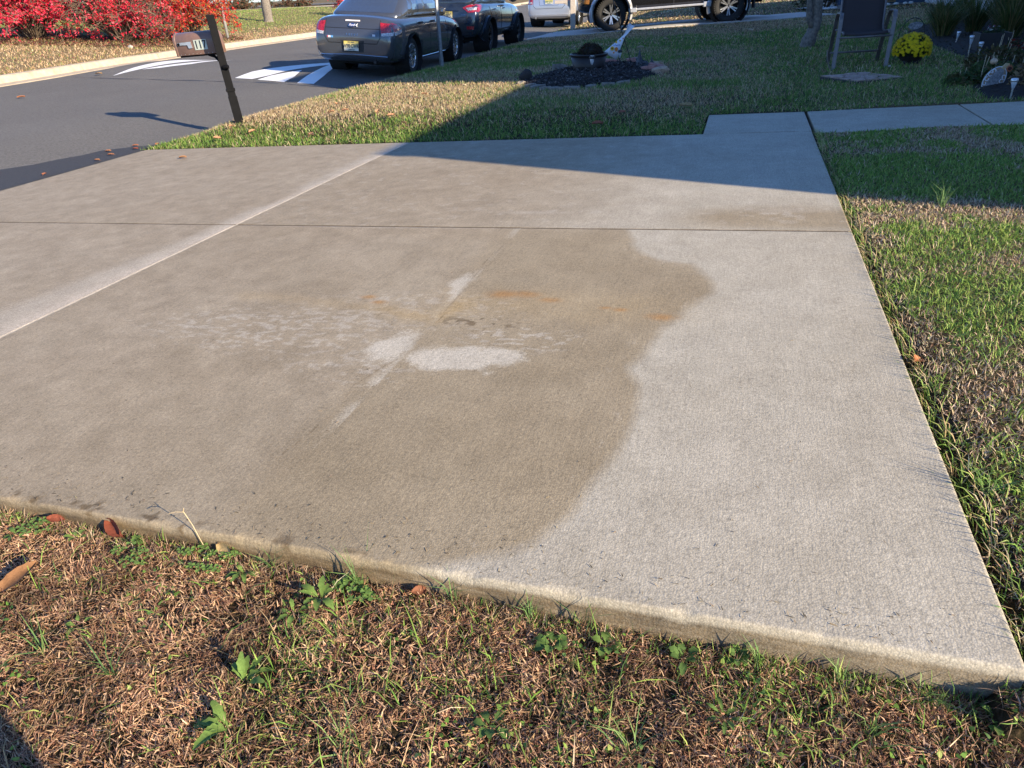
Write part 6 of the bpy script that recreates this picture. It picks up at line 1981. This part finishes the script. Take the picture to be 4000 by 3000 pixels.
# ---------------------------------------------------------------- right-hand planting bed
mulch('garden_soil', 'dark soil and litter of the planting bed by the house', RBED, 11000, [(0.025, 0.018, 0.013), (0.05, 0.035, 0.022), (0.09, 0.06, 0.035), (0.03, 0.035, 0.015)])
def grass_clump(label, x, y, n, h, spread, pal, w=0.011, group=None):
    z = gz(x, y) + 0.04
    o = thing('ornamental_grass', label, 'plant', (x, y, z), group=group)
    a = U(0, 6.283, n)
    r0 = np.abs(rng.normal(0, 0.06, n))
    L = U(0.55, 1.15, n) * h
    lean = U(0.05, spread, n)
    base = np.stack([r0 * np.cos(a), r0 * np.sin(a), np.zeros(n)], 1)
    d = np.stack([np.cos(a), np.sin(a)], 1)
    pts = [base]
    cur = lean.copy()
    for k in range(4):
        s_ = L / 4
        pts.append(pts[-1] + np.stack([d[:, 0] * np.sin(cur) * s_, d[:, 1] * np.sin(cur) * s_, np.cos(cur) * s_], 1))
        cur = cur + U(0.10, 0.50, n) * spread
    sd = np.stack([-d[:, 1], d[:, 0], np.zeros(n)], 1)
    ws = [w * 0.8, w, w * 0.9, w * 0.6, w * 0.1]
    V = np.stack([q for k in range(5) for q in (pts[k] - sd * ws[k] / 2, pts[k] + sd * ws[k] / 2)], 1).reshape(-1, 3)
    b = np.arange(n)[:, None] * 10
    Q = np.concatenate([b + np.array([[2 * k, 2 * k + 1, 2 * k + 3, 2 * k + 2]]) for k in range(4)])
    C = np.repeat(pick(np.array(pal), n), 10, axis=0)
    g = link('blades', np_mesh('blades', V, Q, col=C), M_GRASS, o)
    g['kind'] = 'stuff'
DG = [(0.045, 0.075, 0.022), (0.065, 0.10, 0.028), (0.085, 0.115, 0.032), (0.14, 0.14, 0.04), (0.22, 0.17, 0.07)]
for i, (x, y, h, lab) in enumerate([(2.95, 13.3, 0.50, 'dark ornamental grass clump farthest left in the house bed'), (3.45, 13.7, 0.62, 'dark ornamental grass clump behind the farthest silver light'), (3.95, 14.2, 0.85, 'tall ornamental grass clump in front of the pale wall'), (4.45, 14.9, 0.9, 'tall ornamental grass clump against the middle of the pale wall'), (4.25, 13.0, 0.8, 'ornamental grass clump right of the dark planter box'), (3.55, 12.3, 0.6, 'arching ornamental grass clump behind the dark planter box'), (4.85, 15.6, 1.0, 'tallest ornamental grass clump at the right frame edge'), (3.30, 15.3, 0.55, 'low ornamental grass clump near the corner of the pale wall'), (3.9, 16.6, 0.6, 'hindmost ornamental grass clump along the pale wall')]):
    grass_clump(lab, x, y, 420, h, 0.62, DG)
t_ = thing('planter_box', 'dark square planter box among the ornamental grass', 'planter', (3.02, 11.08, 0.10))
M_PB = mat('planter_dark', (0.022, 0.018, 0.018), 0.7, var=0.15)
for (c, s_) in (((0, -0.17, 0.125), (0.36, 0.02, 0.27)), ((0, 0.17, 0.125), (0.36, 0.02, 0.27)), ((-0.17, 0, 0.1245), (0.02, 0.32, 0.268)), ((0.17, 0, 0.1245), (0.02, 0.32, 0.268))):
    MB().box(c, s_).build('side_panel', M_PB, t_)
MB().box((0, 0, 0.22), (0.318, 0.318, 0.02)).build('soil', mat('potting_soil', (0.02, 0.015, 0.012), 0.95, bump=0.6), t_)
t_ = thing('potted_flowers', 'few white and dark pink blooms in the dark planter box', 'flowers', (3.02, 11.08, 0.33))
dome_leaves('foliage', 160, (0, 0, 0), 0.14, 0.07, [(0.03, 0.05, 0.02), (0.05, 0.07, 0.03)], 0.022, t_)
leaves('petals', np.stack([U(-0.10, 0.02, 16), U(-0.12, 0.0, 16), U(0.05, 0.11, 16)], 1), U(0.014, 0.022, 16), [(0.60, 0.66, 0.62), (0.55, 0.60, 0.60), (0.22, 0.05, 0.10)], None, t_)

# painted pumpkin board
t_ = thing('pumpkin_board', 'leaning painted wooden pumpkin board with white scrolls and a sunflower', 'decoration', (2.262, 7.9, 0.165))
t_.rotation_euler = (R(-12), R(30), 0)
def oval(cx, cz, rx, rz, n=30):
    return [(cx + rx * math.cos(2 * math.pi * k / n), cz + rz * math.sin(2 * math.pi * k / n)) for k in range(n)]
MXZ = Matrix.Rotation(R(90), 4, 'X')
MB().prism(oval(0, 0, 0.082, 0.118), -0.010, 0.010, MXZ).build('board', mat('board_tan', (0.28, 0.20, 0.13), 0.8), t_)
MB().prism(oval(0, -0.002, 0.044, 0.112), 0.0105, 0.013, MXZ).build('centre_panel', mat('board_grey', (0.20, 0.20, 0.21), 0.85, var=0.4, scale=60), t_)
wht = mat('board_white', (0.62, 0.64, 0.68), 0.7)
for sg in (-1, 1):
    m = MB()
    for k, (zz, rr_) in enumerate(((0.060, 0.014), (0.022, 0.017), (-0.022, 0.017), (-0.064, 0.013))):
        cx = sg * (0.064 - 0.012 * abs(zz) / 0.06)
        m.strip([(cx + rr_ * math.cos(a_) * (1 - 0.1 * a_ / 6.3), -0.0125, zz + rr_ * math.sin(a_)) for a_ in [q * 0.5 + k for q in range(11)]], 0.004, 0.007, (0, 1, 0))
    m.build('scroll', wht, t_)['kind'] = 'stuff'
    m = MB().strip([(sg * 0.083 * math.cos(a_), -0.012, 0.119 * math.sin(a_)) for a_ in [R(-80) + k * R(160) / 16 for k in range(17)]], 0.006, 0.006, (0, 1, 0))
    m.build('edge_band', wht, t_)
MB().prism([(-0.020, 0.105), (0.022, 0.105), (0.030, 0.150), (0.018, 0.168), (-0.006, 0.160), (-0.012, 0.13)], -0.012, 0.014, MXZ).build('stem', mat('board_stem', (0.44, 0.33, 0.18), 0.8), t_)
sf = MB()
for k in range(14):
    a_ = 2 * math.pi * k / 14
    sf.prism([(0.045 + 0.012 * math.cos(a_ - 0.5), 0.135 + 0.012 * math.sin(a_ - 0.5)), (0.045 + 0.036 * math.cos(a_), 0.135 + 0.036 * math.sin(a_)), (0.045 + 0.012 * math.cos(a_ + 0.5), 0.135 + 0.012 * math.sin(a_ + 0.5))], 0.016, 0.019, MXZ)
sf.build('sunflower_petals', mat('petal_rust', (0.42, 0.13, 0.06), 0.8, var=0.4), t_)['kind'] = 'stuff'
MB().lathe([(0.017, 0.0), (0.015, 0.006)], 14, Matrix.Translation((0.045, -0.0195, 0.135)) @ MXZ).build('sunflower_eye', mat('eye_dark', (0.06, 0.015, 0.012), 0.9), t_)
o = MB().blob((0, 0, 0), (0.034, 0.028, 0.026), 4, 0.08, 2).build('small_gourd', mat('gourd', (0.52, 0.36, 0.24), 0.6, var=0.3, scale=30), None, smooth=True)
o.location = (2.245, 7.98, 0.315)
tag(o, 'small pink and yellow gourd shape beside the pumpkin board', 'decoration')
def leafy(label, x, y, n, r, h, pal, lsz, stalks=0, zc=0.02, name='leafy_plant'):
    o = thing(name, label, 'plant', (x, y, gz(x, y) + zc))
    dome_leaves('foliage', n, (0, 0, 0), r, h, pal, lsz, o)
    if stalks:
        m = MB()
        for k in range(stalks):
            a_ = rng.uniform(0, 6.28)
            rr_ = rng.uniform(0, r)
            hh = rng.uniform(0.6, 1.3) * h * 1.15
            p0 = Vector((rr_ * math.cos(a_), rr_ * math.sin(a_), 0))
            m.tube([p0, p0 + Vector((rng.normal(0, 0.02), rng.normal(0, 0.02), hh))], [0.0035, 0.0025], 5)
        m.build('stalks', mat('pale_stalk', (0.46, 0.38, 0.26), 0.8, var=0.2), o)['kind'] = 'stuff'
GR2 = [(0.04, 0.075, 0.02), (0.06, 0.10, 0.03), (0.09, 0.12, 0.04), (0.12, 0.10, 0.04)]
leafy('low green plant with pale cut stalks behind the pumpkin board', 2.36, 8.35, 520, 0.26, 0.16, GR2, 0.03, 12, name='cut_plant')
leafy('low green plant left of the pumpkin board, spilling on to the lawn', 2.08, 8.15, 300, 0.16, 0.09, GR2, 0.03, 3)
leafy('withered brown hydrangea heads at the right frame edge', 2.50, 7.75, 420, 0.16, 0.22, [(0.20, 0.14, 0.08), (0.30, 0.22, 0.12), (0.10, 0.07, 0.04)], 0.026, 6)
leafy('brownish green plant between pumpkin board and planter box', 2.62, 9.2, 520, 0.30, 0.22, [(0.05, 0.06, 0.02), (0.08, 0.07, 0.03), (0.12, 0.09, 0.04)], 0.03, 10)
leafy('dark red leaved plant with pale stalks right of the planter box', 3.0, 9.9, 420, 0.25, 0.22, [(0.06, 0.03, 0.02), (0.04, 0.05, 0.02), (0.16, 0.03, 0.02)], 0.03, 6)
# white river stones along the blue house
m_w = mat('white_stone', (0.62, 0.64, 0.62), 0.8, var=0.15)
for i in range(16):
    x = 2.15 + i * 0.075 if i < 8 else 3.25 + (i - 8) * 0.22 + rng.uniform(-0.05, 0.05)
    y = 26.35 + rng.uniform(-0.1, 0.1) + (0.25 if i < 8 else 0)
    o = MB().blob((0, 0, 0.03), (rng.uniform(0.05, 0.10), 0.06, 0.045), i, 0.12, 1).build('white_stone', m_w, None, smooth=True)
    o.location = (x, y, gz(x, y) + 0.02)
    tag(o, ('white rounded stone, %s beside the dark shrub' if i < 8 else 'white rounded stone, %s under the blue house wall') % ORD[i % 8], 'stone', 'white stones by the dark shrub' if i < 8 else 'white stones under the blue wall')

# ---------------------------------------------------------------- weeds in the near grass
M_WEED = mat_vcol('weed_leaf', 0.75, 0.25, 260.0)
def leaf_geo(L, W, droop, curl, nseg=10):
    """one broad leaf along +x with a raised middle rib"""
    V, F = [], []
    for i in range(nseg + 1):
        f = i / nseg
        w = W * (math.sin(math.pi * min(0.97, 0.03 + f * 0.94) ** 1.35) ** 0.7) * (0.30 + 0.70 * min(1, f * 1.8))
        w *= 1 + 0.22 * math.sin(f * 23 + L * 300)
        x = L * f
        z = L * (0.35 * math.sin(f * 1.6) - droop * f * f)
        V += [(x, -w / 2, z + curl * w), (x, 0, z), (x, w / 2, z + curl * w)]
    for i in range(nseg):
        for k in range(2):
            F.append((i * 3 + k, i * 3 + 3 + k, i * 3 + 4 + k, i * 3 + 1 + k))
    return V, F
def weed(label, x, y, n, L, W, col, seed, name='broadleaf_weed', up=0.35, spread=6.283, a0=0.0, dz=0.006):
    rr_ = random.Random(seed)
    L, W = L * 0.78, W * 0.74
    n = n + 2
    z = gz(x, y) + dz
    o = thing(name, label, 'weed', (x, y, z))
    for i in range(n):
        a = a0 + spread * i / n + rr_.uniform(-0.3, 0.3)
        l_ = L * rr_.uniform(0.65, 1.1)
        V, F = leaf_geo(l_, W * rr_.uniform(0.8, 1.15), rr_.uniform(0.15, 0.6), rr_.uniform(0.08, 0.25))
        el = rr_.uniform(0.0, up)
        M = Matrix.Translation((0.005 * math.cos(a), 0.005 * math.sin(a), 0.004 * i * 0.3)) @ Matrix.Rotation(a, 4, 'Z') @ Matrix.Rotation(-el, 4, 'Y')
        V = [M @ Vector(v) for v in V]
        k = rr_.uniform(0.8, 1.2)
        me = np_mesh('leaf', np.array([tuple(v) for v in V]), np.array(F), col=np.tile(np.array([[c * k for c in col]]), (len(V), 1)))
        link('leaf', me, M_WEED, o, smooth=True)
    return o
LG = (0.135, 0.215, 0.05)
MG = (0.09, 0.16, 0.04)
weed('upright dandelion leaves, largest weed at the bottom left', -0.80, 0.665, 5, 0.070, 0.022, LG, 1, up=1.0, spread=3.0, a0=0.2)
weed('flat pale green dandelion leaves right at the bottom edge', -0.765, 0.575, 4, 0.075, 0.026, LG, 2, up=0.4, spread=2.4, a0=2.4)
weed('toothed dandelion rosette below the slab edge, left of centre', -0.765, 0.895, 7, 0.062, 0.020, LG, 3, up=0.7)
weed('smaller dandelion rosette just below the centre left rosette', -0.80, 0.845, 4, 0.045, 0.016, LG, 13, up=0.5)
weed('dandelion leaves left of the clover patch edge', -0.985, 0.925, 5, 0.050, 0.017, LG, 4, up=0.8, spread=3.5, a0=3.0)
weed('two round bright leaves close to the slab near the curled red leaf', -1.335, 0.945, 3, 0.034, 0.022, LG, 5, up=0.6, spread=2.2)
weed('single pale leaf weed at the left beside the slab', -1.50, 0.93, 3, 0.032, 0.018, LG, 6, up=0.5)
weed('small green leaf weed at the left frame edge', -1.665, 0.90, 4, 0.040, 0.018, MG, 7, up=0.6)
weed('small light green weed in the dry grass at the lower left', -1.255, 0.70, 3, 0.035, 0.014, LG, 8, up=0.5)
weed('rounded blue green weed right of centre below the slab', 0.02, 0.93, 5, 0.045, 0.024, MG, 9, up=0.5)
weed('dark leafy weed cluster to the right below the slab', 0.12, 0.955, 6, 0.036, 0.020, MG, 10, up=0.8)
weed('round leaved weed in the centre foreground', -0.235, 0.90, 6, 0.040, 0.026, MG, 11, up=0.4)
weed('weed with two bright round leaves right of the centre weed', -0.13, 0.925, 4, 0.034, 0.028, LG, 12, up=0.5)
weed('broad weed leaves at the bottom centre edge', -0.30, 0.70, 4, 0.05, 0.022, MG, 14, up=0.5)
weed('green weed near the lower right slab corner', 0.545, 0.93, 6, 0.045, 0.017, MG, 15, up=0.9)
weed('weed with narrow yellow green leaves, bottom right of centre', 0.10, 0.82, 5, 0.045, 0.012, LG, 16, up=0.6)
# clover patches
def clover(label, x, y, n, r, seed):
    rr_ = random.Random(seed)
    o = thing('clover', label, 'weed', (x, y, gz(x, y) + 0.01))
    V, Q = [], []
    for i in range(n):
        a, d = rr_.uniform(0, 6.28), r * math.sqrt(rr_.random())
        c = Vector((d * math.cos(a), d * math.sin(a) * 0.7, rr_.uniform(0.004, 0.022)))
        s_ = rr_.uniform(0.0045, 0.0075)
        for k in range(3):
            t0 = a + k * 2.094
            ctr = c + Vector((math.cos(t0), math.sin(t0), 0)) * s_ * 0.9
            b = len(V)
            V.append(tuple(c))
            for q in range(5):
                aa = t0 - 1.25 + q * 0.62
                V.append(tuple(ctr + Vector((math.cos(aa) * s_, math.sin(aa) * s_, 0.0015 * abs(q - 2)))))
            Q += [(b, b + 1, b + 2, b + 3), (b, b + 3, b + 4, b + 5)]
    me = np_mesh('leaflets', np.array(V), np.array(Q), col=np.tile(np.array([[0.15, 0.25, 0.06]]), (len(V), 1)))
    link('leaflets', me, M_WEED, o)['kind'] = 'stuff'
clover('clover patch against the slab edge beside the tan leaf', -1.10, 0.945, 38, 0.080, 1)
clover('small clover patch right of the toothed dandelion rosette', -0.69, 0.935, 22, 0.055, 2)
clover('sparse clover near the curled red leaf', -1.62, 0.93, 13, 0.05, 3)
clover('small clover patch at the left end below the slab', -1.30, 0.90, 15, 0.065, 4)
# tall tufts against the slab
def tuft(label, x, y, n, h, spread, pal, lean_a=None):
    o = thing('grass_tuft', label, 'grass tuft', (x, y, gz(x, y)))
    a = U(0, 6.283, n) if lean_a is None else rng.normal(lean_a, 0.5, n)
    V, Q, T, C = blades(rng.normal(0, 0.006, n), rng.normal(0, 0.006, n), np.zeros(n), U(0.6, 1.1, n) * h, U(0.0016, 0.0030, n), a, U(0.05, spread, n), U(0.2, 0.9, n), U(-0.8, 0.8, n), pick(np.array(pal), n))
    link('blades', np_mesh('blades', V, Q, T, col=C), M_GRASS, o)['kind'] = 'stuff'
TG = [(0.12, 0.21, 0.06), (0.18, 0.27, 0.09), (0.10, 0.18, 0.06)]
for (x, y, n, h, s_, lab) in [(-0.70, 0.955, 14, 0.135, 0.55, 'tall fine green tuft against the slab, left of centre'), (-0.93, 0.96, 12, 0.085, 0.7, 'short green tuft by the slab beside the clover'), (-0.475, 0.955, 14, 0.10, 0.75, 'green tuft at the slab edge near the centre'), (-0.30, 0.955, 18, 0.09, 0.8, 'spreading green tuft under the chipped slab edge'), (-0.18, 0.958, 14, 0.10, 0.6, 'upright green tuft on the dark shadow by the slab'), (0.16, 0.955, 16, 0.08, 0.7, 'green tuft midway to the slab corner'), (0.30, 0.955, 14, 0.075, 0.6, 'low green tuft two steps from the slab corner'), (0.44, 0.952, 16, 0.08, 0.8, 'green tuft next to the slab corner'), (-1.08, 0.62, 14, 0.13, 0.9, 'long loose green tuft at the lower left'), (-1.28, 0.63, 10, 0.14, 0.9, 'long green tuft in the shadowed corner'), (-0.55, 0.60, 12, 0.12, 1.0, 'loose green tuft at the bottom edge, left of centre'), (-0.05, 0.72, 14, 0.11, 0.9, 'loose green tuft at the bottom edge, right of centre'), (0.34, 0.86, 14, 0.09, 0.9, 'green tuft at the lower right'), (0.66, 1.5, 16, 0.10, 0.8, 'green tuft in the trench beside the near right slab'), (0.70, 2.6, 20, 0.11, 0.9, 'green tuft leaning over the right slab edge'), (1.05, 3.9, 24, 0.16, 0.7, 'tall tuft at the lit edge of the side lawn'), (0.76, 4.15, 18, 0.12, 0.8, 'tuft where the house shadow ends beside the pad')]:
    tuft(lab, x, y, n, h, s_, TG)
o = thing('seed_stalk', 'dry forked crabgrass stalk leaning over the slab edge', 'grass stalk', (-1.135, 0.972, -0.09))
MB().tube([(0, 0, 0), (-0.006, 0.0, 0.03), (-0.018, 0.004, 0.065), (-0.032, 0.006, 0.098), (-0.036, 0.006, 0.105)], 0.0011, 5).tube([(-0.034, 0.006, 0.102), (-0.055, 0.002, 0.102), (-0.072, -0.003, 0.097)], 0.0009, 5).tube([(-0.034, 0.006, 0.102), (-0.030, 0.006, 0.115)], 0.0009, 5).build('stalk', mat('straw', (0.48, 0.37, 0.22), 0.7), o)

# ---------------------------------------------------------------- fallen leaves
def fallen_leaf(label, x, y, L, W, rz, col, curl=0.5, tilt=0.0, roll=0.0, dz=0.012, on=None, group=None, seed=0, lobed=False):
    rr_ = random.Random(seed)
    V, F = [], []
    n = 12
    for i in range(n + 1):
        f = i / n
        w = W * (math.sin(math.pi * (0.03 + 0.94 * f)) ** 0.75) * (1 + (0.35 * math.sin(f * 19) if lobed else 0.05 * math.sin(f * 30 + seed)))
        for k in range(5):
            u = k / 2 - 1
            V.append(((f - 0.5) * L, u * w / 2, curl * W * 0.35 * u * u + 0.05 * L * math.sin(f * 3.0) + 0.006 * W * math.sin(f * 34 + abs(u) * 6)))
    for i in range(n):
        for k in range(4):
            F.append((i * 5 + k, i * 5 + 5 + k, i * 5 + 6 + k, i * 5 + 1 + k))
    C = np.tile(np.array([col]), (len(V), 1)) * (0.85 + 0.3 * rng.random((len(V), 1)))
    C[2::5] *= 0.8
    o = thing('fallen_leaf', label, 'leaf', (x, y, (gz(x, y) if on is None else on) + dz), rz, group)
    o.rotation_euler = (roll, tilt, rz)
    link('blade', np_mesh('blade', np.array(V), np.array(F), col=C), M_WEED, o, smooth=True)
    MB().tube([(-L * 0.5, 0, 0.003), (-L * 0.60, 0.004, 0.002), (-L * 0.66, 0.0, -0.001)], 0.0012, 5).build('stalk', mat('leaf_stalk', (0.2, 0.10, 0.05), 0.8), o)
    return o
fallen_leaf('long ribbed tan leaf lying in the dry grass at the far left', -1.500, 0.765, 0.105, 0.044, R(62), (0.27, 0.135, 0.062), 0.5, R(-18), R(10), 0.026, seed=1)
fallen_leaf('curled rust red leaf propped against the slab at the left', -1.395, 0.965, 0.085, 0.034, R(-25), (0.27, 0.075, 0.04), 1.2, 0.1, R(40), 0.030, seed=2)
fallen_leaf('pale tan leaf leaning on the slab beside the clover patch', -1.065, 0.967, 0.060, 0.028, R(-20), (0.48, 0.35, 0.17), 0.8, R(10), R(45), 0.026, seed=3)
fallen_leaf('dark red leaf scrap at the slab foot in the left corner', -1.60, 0.965, 0.045, 0.022, R(20), (0.24, 0.07, 0.04), 1.0, 0.2, R(30), 0.022, seed=4)
fallen_leaf('brown leaf by the slab foot near the centre', -0.555, 0.962, 0.035, 0.022, R(40), (0.22, 0.09, 0.05), 1.0, 0.2, R(30), 0.018, seed=5)
fallen_leaf('orange brown leaf in the trench beside the right slab edge', 0.625, 2.15, 0.055, 0.035, R(60), (0.36, 0.14, 0.06), 0.9, 0.3, 0.3, 0.03, seed=6)
fallen_leaf('small tan leaf lying on the far left concrete slab', -5.0, 5.52, 0.07, 0.04, R(20), (0.42, 0.22, 0.11), 1.0, 0, 0, 0.008, on=S * -5.0, seed=7)
fallen_leaf('rust red leaf on the shaded lawn close to the pad', -1.17, 6.38, 0.10, 0.06, R(15), (0.30, 0.11, 0.07), 0.8, 0, 0.2, 0.045, seed=8, lobed=True)
fallen_leaf('pale tan leaf on the shaded lawn near the walk corner', -0.46, 7.15, 0.12, 0.075, R(-15), (0.40, 0.28, 0.14), 0.8, 0, 0.2, 0.045, seed=9, lobed=True)
fallen_leaf('brown leaf on the shaded lawn between pad and mulch bed', -1.01, 6.77, 0.07, 0.045, R(40), (0.30, 0.12, 0.08), 0.8, 0, 0.2, 0.045, seed=10)
fallen_leaf('tan leaf on the street by the painted marking', -13.2, 12.8, 0.16, 0.10, R(10), (0.48, 0.30, 0.16), 0.7, 0, 0, 0.03, on=float(road_z(-13.2, 12.8)), seed=11)
fallen_leaf('orange leaf on the open asphalt at the left', -11.6, 9.5, 0.12, 0.08, R(60), (0.45, 0.18, 0.08), 0.7, 0, 0, 0.02, on=float(road_z(-11.6, 9.5)), seed=12)
k_ = 0
for (x, y) in [(-4.29, 7.13), (-4.15, 7.2), (-3.43, 6.86), (-3.69, 8.36), (-3.66, 7.03), (-4.07, 6.32), (-4.9, 6.5), (-5.2, 6.3), (-3.17, 6.6), (-4.6, 7.8), (-5.3, 6.7)]:
    k_ += 1
    fallen_leaf('small dry leaf on the sunlit lawn between pad and mailbox', x, y, 0.075, 0.05, rng.uniform(0, 6), (0.46, 0.25, 0.14), 0.9, rng.uniform(-.3, .3), rng.uniform(-.3, .3), 0.045, group='dry leaves on the sunlit lawn', seed=30 + k_, lobed=True)
for (x, y) in [(0.12, 18.3), (-3.72, 19.9), (-1.59, 16.5), (0.2, 18.9), (0.58, 17.0), (-1.85, 14.4)]:
    k_ += 1
    fallen_leaf('pale dry leaf on the shaded lawn in front of the truck', x, y, 0.13, 0.085, rng.uniform(0, 6), (0.50, 0.40, 0.28), 0.9, rng.uniform(-.3, .3), rng.uniform(-.3, .3), 0.055, group='pale leaves on the shaded lawn', seed=50 + k_, lobed=True)
for (x, y, c) in [(-6.0, 6.30, (0.40, 0.14, 0.07)), (-6.06, 6.05, (0.36, 0.10, 0.06)), (-6.10, 5.75, (0.34, 0.15, 0.08)), (-6.03, 5.5, (0.42, 0.20, 0.10)), (-6.28, 5.9, (0.40, 0.18, 0.09)), (-6.2, 6.2, (0.38, 0.14, 0.07)), (-6.05, 4.9, (0.30, 0.12, 0.07))]:
    k_ += 1
    fallen_leaf('reddish dry leaf on the tarred strip between pad and street', x, y, 0.06, 0.035, rng.uniform(0, 6), c, 0.9, 0, 0, 0.012, on=float(road_z(x, y)), group='reddish leaves on the tarred strip', seed=70 + k_, lobed=True)
o = MB().blob((0, 0, 0.03), (0.09, 0.05, 0.05), 6, 0.25, 2).build('pale_stone', mat('pale_stone', (0.38, 0.35, 0.30), 0.9), None)
o.location = gp(-17.0, 17.9)
tag(o, 'pale stone on the red leaf litter under the shrubs', 'stone')

# dark leaf litter under the shrubs
x, y = U(-23.5, -16.2, 16000), U(16.2, 24.0, 16000)
sd_ = np.minimum(np.hypot((x + 20.9) / 2.6, (y - 18.4) / 1.9), np.minimum(np.hypot((x + 18.4) / 2.1, (y - 19.3) / 1.7), np.hypot((x + 17.7) / 1.6, (y - 21.4) / 1.6)))
k = sd_ < 1.05
x, y = x[k], y[k]
n = len(x)
P = blades(x, y, ground_z(x, y) + U(0.01, 0.05, n), U(0.04, 0.09, n), U(0.03, 0.05, n), U(0, 6.28, n), U(R(75), R(100), n), U(-0.2, 0.2, n), U(-0.4, 0.4, n), pick(np.array([(0.16, 0.05, 0.04), (0.10, 0.05, 0.035), (0.30, 0.07, 0.06), (0.20, 0.12, 0.08), (0.07, 0.05, 0.035)]), n))
V, Q, T, C = P
tag(link('leaf_litter', np_mesh('leaf_litter', V, Q, T, col=C), M_CHIP), 'dark red leaf litter under the crimson shrubs', 'leaf litter', kind='stuff')

# loose bits of dry grass and grit blown on to the concrete
n = 900
x = U(-5.7, 0.56, n)
y = 0.99 + 5.0 * rng.random(n) ** 1.6
near_e = rng.random(n) < 0.45
y = np.where(near_e, 0.99 + np.abs(rng.normal(0, 0.07, n)), y)
x = np.where(near_e, U(-2.4, 0.5, n), x)
V, Q, T, C = blades(x, y, S * x + 0.0015, U(0.004, 0.016, n), U(0.0008, 0.0024, n), U(0, 6.28, n), U(R(80), R(92), n), U(-0.2, 0.2, n), U(-0.4, 0.4, n), pick(np.array([(0.10, 0.07, 0.04), (0.22, 0.15, 0.08), (0.05, 0.04, 0.03), (0.34, 0.26, 0.15)]), n))
tag(link('grass_clippings', np_mesh('grass_clippings', V, Q, T, col=C), M_CHIP), 'loose dry clippings scattered on the concrete pad', 'clippings', kind='stuff')

# ---------------------------------------------------------------- the person taking the picture
def person():
    J = {'pel': (0.13, -0.34, 0.86), 'sp1': (0.13, -0.34, 1.02), 'sp2': (0.13, -0.33, 1.22), 'nek': (0.13, -0.31, 1.42), 'hd0': (0.13, -0.29, 1.50), 'hd1': (0.13, -0.26, 1.62),
         'hl': (0.04, -0.30, 0.82), 'kl': (0.04, -0.10, 0.42), 'al': (0.03, -0.10, -0.02), 'tl': (0.0, 0.03, -0.06),
         'hr': (0.23, -0.38, 0.82), 'kr': (0.25, -0.42, 0.42), 'ar': (0.25, -0.46, -0.02), 'tr': (0.23, -0.33, -0.06),
         'shl': (-0.04, -0.28, 1.36), 'el': (-0.10, -0.30, 1.10), 'wl': (-0.03, -0.12, 1.03), 'shr': (0.31, -0.35, 1.36), 'er': (0.36, -0.38, 1.10), 'wr': (0.16, -0.12, 1.03)}
    E = [('pel', 'sp1'), ('sp1', 'sp2'), ('sp2', 'nek'), ('nek', 'hd0'), ('hd0', 'hd1'), ('pel', 'hl'), ('hl', 'kl'), ('kl', 'al'), ('al', 'tl'), ('pel', 'hr'), ('hr', 'kr'), ('kr', 'ar'), ('ar', 'tr'), ('sp2', 'shl'), ('shl', 'el'), ('el', 'wl'), ('sp2', 'shr'), ('shr', 'er'), ('er', 'wr')]
    rad = dict(pel=.15, sp1=.14, sp2=.15, nek=.06, hd0=.075, hd1=.085, hl=.10, kl=.095, al=.045, tl=.04, hr=.10, kr=.07, ar=.045, tr=.04, shl=.07, el=.05, wl=.032, shr=.07, er=.05, wr=.032)
    ks = list(J)
    me = bpy.data.meshes.new('body')
    me.from_pydata([J[k] for k in ks], [(ks.index(a), ks.index(b)) for a, b in E], [])
    t_ = thing('person', 'standing person whose shadow darkens the lower left corner', 'person', (0, 0, 0))
    o = bpy.data.objects.new('body', me)
    COL.objects.link(o)
    sk = o.modifiers.new('skin', 'SKIN')
    sk.use_smooth_shade = True
    for v, k in zip(me.skin_vertices[0].data, ks):
        v.radius = (rad[k], rad[k])
        v.use_root = k == 'pel'
    ss = o.modifiers.new('sub', 'SUBSURF')
    ss.levels = ss.render_levels = 2
    m2 = eval_mesh(o)
    bpy.data.objects.remove(o)
    m2.materials.clear()
    link('body', m2, mat('dark_clothing', (0.03, 0.035, 0.05), 0.8), t_, smooth=True)
person()
